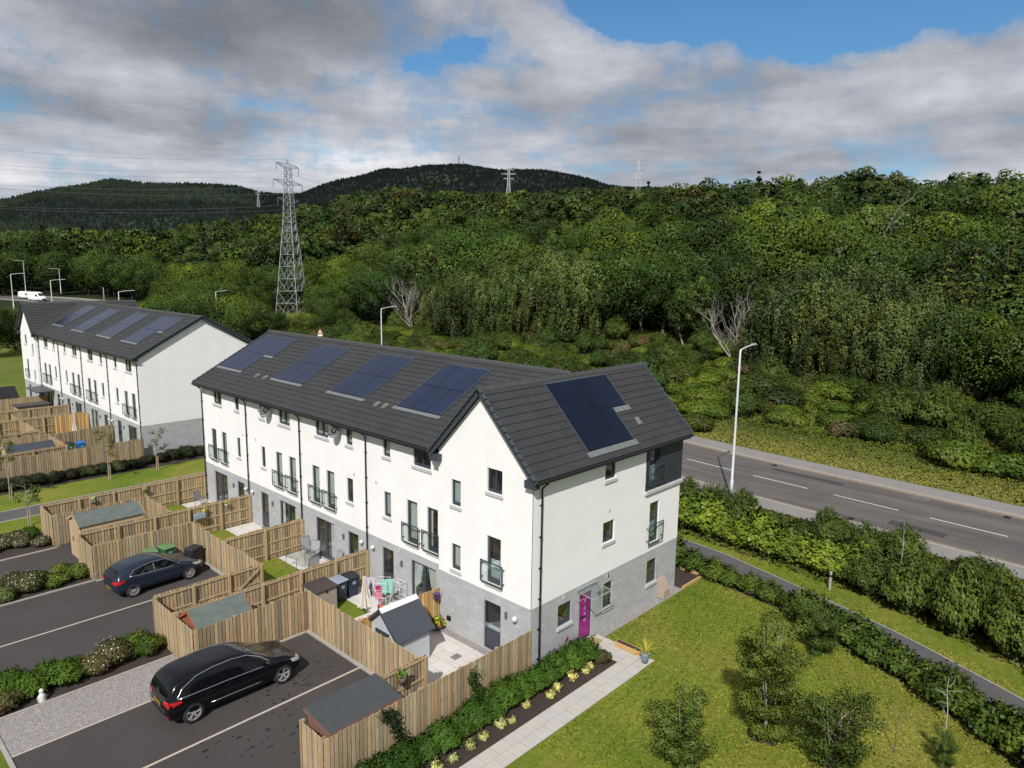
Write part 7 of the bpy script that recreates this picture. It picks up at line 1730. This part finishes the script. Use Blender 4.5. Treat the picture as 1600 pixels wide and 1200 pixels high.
# street lamps
def lamp(label, x, y, h, ang, arm=1.7, t=.075, z=None, rise=.12):
    o = thing('street_lamp', label, 'street lamp', (x, y, tz(x,y) if z is None else z), ang, None); m = MB()
    m.tube([(0,0,0),(0,0,1.3),(0,0,1.35),(0,0,h*.55),(0,0,h-.25),(.08,0,h-.05)], [t*1.35,t*1.35,t,t*.9,t*.75,t*.7], 10); m.build('column','lampwhite',o,smooth=True)
    m = MB(); m.tube([(.05,0,h-.08),(arm*.5,0,h+rise*.5),(arm,0,h+rise)], t*.55, 8); m.build('arm','lampwhite',o)
    m = MB(); m.add([(arm-.05,-.1,h+rise-.03),(arm+.62,-.15,h+rise+.0),(arm+.62,.15,h+rise),(arm-.05,.1,h+rise-.03),(arm-.05,-.06,h+rise+.08),(arm+.5,-.08,h+rise+.1),(arm+.5,.08,h+rise+.1),(arm-.05,.06,h+rise+.08)], [(3,2,1,0),(4,5,6,7),(0,1,5,4),(1,2,6,5),(2,3,7,6),(3,0,4,7)]); m.build('lantern','galv',o,bevel=.02)
    m = MB(); m.box(.05,.09,-.05,.05,.5,.9); m.build('access_door','lampwhite',o)
lamp('tall pale street lamp nearest the camera beside the road', 25.75, 4.55, 10.35, R(3), 1.9, .085)
lamp('street lamp rising behind the long roof left of the weeping birches', 35.6, 57.6, 10.2, R(3), 1.9, .085)
lamp('street lamp between the two rows of houses', 44.6, 124.4, 10.0, R(3), 1.9, .1)
for az, r, top, h, lab, ang in ((77.36,262,15.5,10.3,'tall lamp beside the white vans on the far road',180),(75.4,250,13.3,7.4,'lamp right of the white vans on the verge',180),(75.95,178,11.6,8.6,'lamp showing just above the far roof beside the white vans',0),(72.0,150,10.2,8.2,'lamp head peeping over the ridge of the farther row',0),(78.1,200,12.5,8.3,'lamp behind the bushy tree at the left frame edge',0)):
    x, y = polar(az, r); lamp(lab, x, y, h, R(ang), 2.2, .1, z=top-h)
x, y = polar(72.9, 200); p = thing('marker_post', 'short pale post above the far roof ridge', 'post', (x,y,tz(x,y)+.5)); m = MB(); m.tube([(0,0,0),(0,0,6.2)], .12, 6); m.build('pole','galv',p)
# warning sign beyond the ridge
x, y = dirpos(.5246, .8513, 95); p = thing('warning_sign', 'triangular red-bordered road warning sign showing above the long roof ridge', 'road sign', (x,y,tz(x,y)), R(-30)); zc = 15.46-.0878*95-tz(x,y)-.1
m = MB(); m.tube([(0,0,0),(0,0,zc+.2)], .05, 8); m.build('pole','galv',p)
m = MB(); F_ = lambda u, n, z: (u*.6, -.06-n, z*.6+zc); m.F = F_; m.add([(-.62,0,-.4),(.62,0,-.4),(0,0,.68),(-.42,0,-.28),(.42,0,-.28),(0,0,.44)], [(0,1,4,3),(1,2,5,4),(2,0,3,5)]); m.build('border','signred',p)
m = MB(); m.F = F_; m.add([(-.42,-.004,-.28),(.42,-.004,-.28),(0,-.004,.44)], [(0,1,2)]); m.add([(-.5,0,-.95),(.5,0,-.95),(.5,0,-.5),(-.5,0,-.5)], [(0,1,2,3)]); m.build('face','signwhite',p)
m = MB(); m.F = F_; m.box(-.04,.04,.002,.01,-.15,.2); m.box(-.04,.04,.002,.01,-.25,-.19); m.build('symbol','black',p)
# ------------------------------------------------------------------ world, sun, camera
SUN_EL, SUN_DIR = R(43), R(32)      # shadows fall towards SUN_DIR (angle from +X)
def world():
    w = bpy.data.worlds.new('World'); scene.world = w; w.use_nodes = True; nt = w.node_tree; nt.nodes.clear()
    tc = nd(nt, 'ShaderNodeTexCoord'); D = tc.outputs['Generated']
    sky = nd(nt, 'ShaderNodeTexSky'); sky.sky_type = 'NISHITA'; sky.sun_disc = False; sky.sun_elevation = SUN_EL
    # blender: rotation 0 puts the sun at +Y, growing clockwise
    az = math.atan2(-math.sin(SUN_DIR), -math.cos(SUN_DIR)); sky.sun_rotation = (math.pi/2 - az) % (2*math.pi)
    sky.air_density = 1.2; sky.dust_density = .6; sky.ozone_density = 1.5
    bs = nd(nt, 'ShaderNodeBackground'); bs.inputs[1].default_value = .095
    nt.links.new(mixc(nt, 1., sky.outputs[0], (.5,.84,1.1), 'MULTIPLY'), bs.inputs[0])
    def mth(op, a, b=None, c=None):
        n = nd(nt, 'ShaderNodeMath'); n.operation = op
        for i, v in enumerate((a, b, c)):
            if v is None: continue
            if hasattr(v, 'links'): nt.links.new(v, n.inputs[i])
            else: n.inputs[i].default_value = v
        return n.outputs[0]
    s = nd(nt, 'ShaderNodeSeparateXYZ'); nt.links.new(D, s.inputs[0])
    zz = mth('MAXIMUM', s.outputs[2], 0.); den = mth('ADD', zz, .075)
    px = mth('DIVIDE', s.outputs[0], den); py = mth('DIVIDE', s.outputs[1], den)
    cb = nd(nt, 'ShaderNodeCombineXYZ'); nt.links.new(px, cb.inputs[0]); nt.links.new(py, cb.inputs[1]); P = cb.outputs[0]
    cb2 = nd(nt, 'ShaderNodeCombineXYZ'); nt.links.new(px, cb2.inputs[0]); nt.links.new(py, cb2.inputs[1]); cb2.inputs[2].default_value = 7.3; P2 = cb2.outputs[0]
    n1 = noise(nt, P, .95, 9, .62); n2 = noise(nt, P2, .62, 9, .62); n3 = noise(nt, D, 9, 6, .62)
    wn = nd(nt, 'ShaderNodeTexNoise'); wn.inputs['Scale'].default_value = 7; wn.inputs['Detail'].default_value = 5; nt.links.new(D, wn.inputs['Vector'])
    wa = nd(nt, 'ShaderNodeVectorMath'); wa.operation = 'SUBTRACT'; nt.links.new(wn.outputs['Color'], wa.inputs[0]); wa.inputs[1].default_value = (.5,.5,.5)
    wb = nd(nt, 'ShaderNodeVectorMath'); wb.operation = 'MULTIPLY_ADD'; nt.links.new(wa.outputs[0], wb.inputs[0]); wb.inputs[1].default_value = (.16,.16,.11); nt.links.new(D, wb.inputs[2]); DW = wb.outputs[0]
    # direction blobs (azimuth, elevation, width az, width el, weight)
    def blob(azd, eld, wa, we, wt):
        a, e = R(azd), R(eld); d = Vector((math.cos(a)*math.cos(e), math.sin(a)*math.cos(e), math.sin(e)))
        t = Vector((-math.sin(a), math.cos(a), 0)); u = t.cross(d)*-1
        def dot(v):
            n = nd(nt, 'ShaderNodeVectorMath'); n.operation = 'DOT_PRODUCT'; nt.links.new(DW, n.inputs[0]); n.inputs[1].default_value = v; return n.outputs['Value']
        q = mth('ADD', mth('POWER', mth('DIVIDE', dot(t), R(wa)), 2.), mth('POWER', mth('DIVIDE', mth('SUBTRACT', dot(u if u.z > 0 else -u), 0.), R(we)), 2.))
        front = mth('GREATER_THAN', dot(d), 0.)
        return mth('MULTIPLY', mth('MULTIPLY', mth('EXPONENT', mth('MULTIPLY', q, -1.)), front), wt)
    cov = mth('ADD', mth('MULTIPLY', mth('SUBTRACT', n1, .5), 1.0), mth('MULTIPLY', mth('SUBTRACT', n3, .5), .95))
    for bl in BLUE: cov = mth('SUBTRACT', cov, blob(*bl))
    cov = mth('ADD', cov, .30)
    mask = ramp(nt, cov, [(-0.0, (0,0,0)), (.12, (.55,.55,.55)), (.3, (1,1,1))], 'EASE').outputs[0]
    tone = mth('ADD', mth('MULTIPLY', mth('SUBTRACT', n2, .5), 1.5), mth('MULTIPLY', mth('SUBTRACT', n3, .5), .55))
    tone = mth('ADD', tone, mth('MULTIPLY', mth('SUBTRACT', n1, .5), .6))
    for bl in TONE: tone = mth('ADD', tone, blob(*bl))
    tone = mth('ADD', tone, mth('MULTIPLY', mth('EXPONENT', mth('MULTIPLY', zz, -7.)), .34)); tone = mth('ADD', tone, .44)
    cc = ramp(nt, tone, [(0., (.15,.165,.19)), (.3, (.24,.255,.29)), (.55, (.37,.385,.43)), (.78, (.52,.525,.56)), (1., (.72,.72,.74))]).outputs[0]
    bc = nd(nt, 'ShaderNodeBackground'); nt.links.new(cc, bc.inputs[0]); bc.inputs[1].default_value = 1.28
    mx = nd(nt, 'ShaderNodeMixShader'); nt.links.new(mask, mx.inputs[0]); nt.links.new(bs.outputs[0], mx.inputs[1]); nt.links.new(bc.outputs[0], mx.inputs[2])
    o = nd(nt, 'ShaderNodeOutputWorld'); nt.links.new(mx.outputs[0], o.inputs[0])
BLUE = [(27,18.4,10.5,2.6,.66),(36.0,20.5,3.6,2.4,.5),(17,16.6,8,1.2,.42),(22,15.2,5,.8,.3),(47.5,15.4,3.4,1.3,.40),(51,14,1.6,.8,.3),(61,11.2,3.0,.8,.34),(5,18,4,2,.2)]
TONE = [(62,17,15,4.6,-.52),(66,9.6,9,1.6,-.22),(40,14,5,2.5,.12),(50,10.5,8,2.2,.10),(22,12.5,14,2.,.12),(72,12.3,7,1.5,.22),(15,9.5,10,1.5,-.06),(24,19.8,6,1.2,-.2),(56,8.2,6,1.2,.25),(20,7.8,12,1.0,.1)]
world()
sd = bpy.data.lights.new('sun', 'SUN'); sd.energy = 4.9; sd.angle = R(.53); sd.color = (1.,.968,.918)
so = bpy.data.objects.new('sun', sd); COL.objects.link(so)
dv = Vector((math.cos(SUN_DIR)*math.cos(SUN_EL), math.sin(SUN_DIR)*math.cos(SUN_EL), -math.sin(SUN_EL)))
so.rotation_euler = dv.to_track_quat('-Z', 'Y').to_euler(); so.location = (-40,-30,60)
cd = bpy.data.cameras.new('camera'); cam = bpy.data.objects.new('camera', cd); COL.objects.link(cam); scene.camera = cam
yaw, pit, rol = R(43.25407584), R(9.22406756), R(.81225039)
f = Vector((math.cos(pit)*math.cos(yaw), math.cos(pit)*math.sin(yaw), -math.sin(pit))); rt = f.cross(Vector((0,0,1))).normalized(); up = rt.cross(f)
r2 = rt*math.cos(rol)+up*math.sin(rol); u2 = up*math.cos(rol)-rt*math.sin(rol)
M = Matrix(((r2.x,u2.x,-f.x,CX+.0002),(r2.y,u2.y,-f.y,CY),(r2.z,u2.z,-f.z,15.459),(0,0,0,1))); cam.matrix_world = M
cd.sensor_width = 36; cd.sensor_fit = 'HORIZONTAL'; cd.lens = 36*1117.566/1600; cd.clip_end = 20000; cd.clip_start = .3
scene.view_settings.view_transform = 'Standard'; scene.view_settings.look = 'None'; scene.view_settings.exposure = 0
scene.render.engine = 'CYCLES'; scene.cycles.max_bounces = 6; scene.cycles.transparent_max_bounces = 12
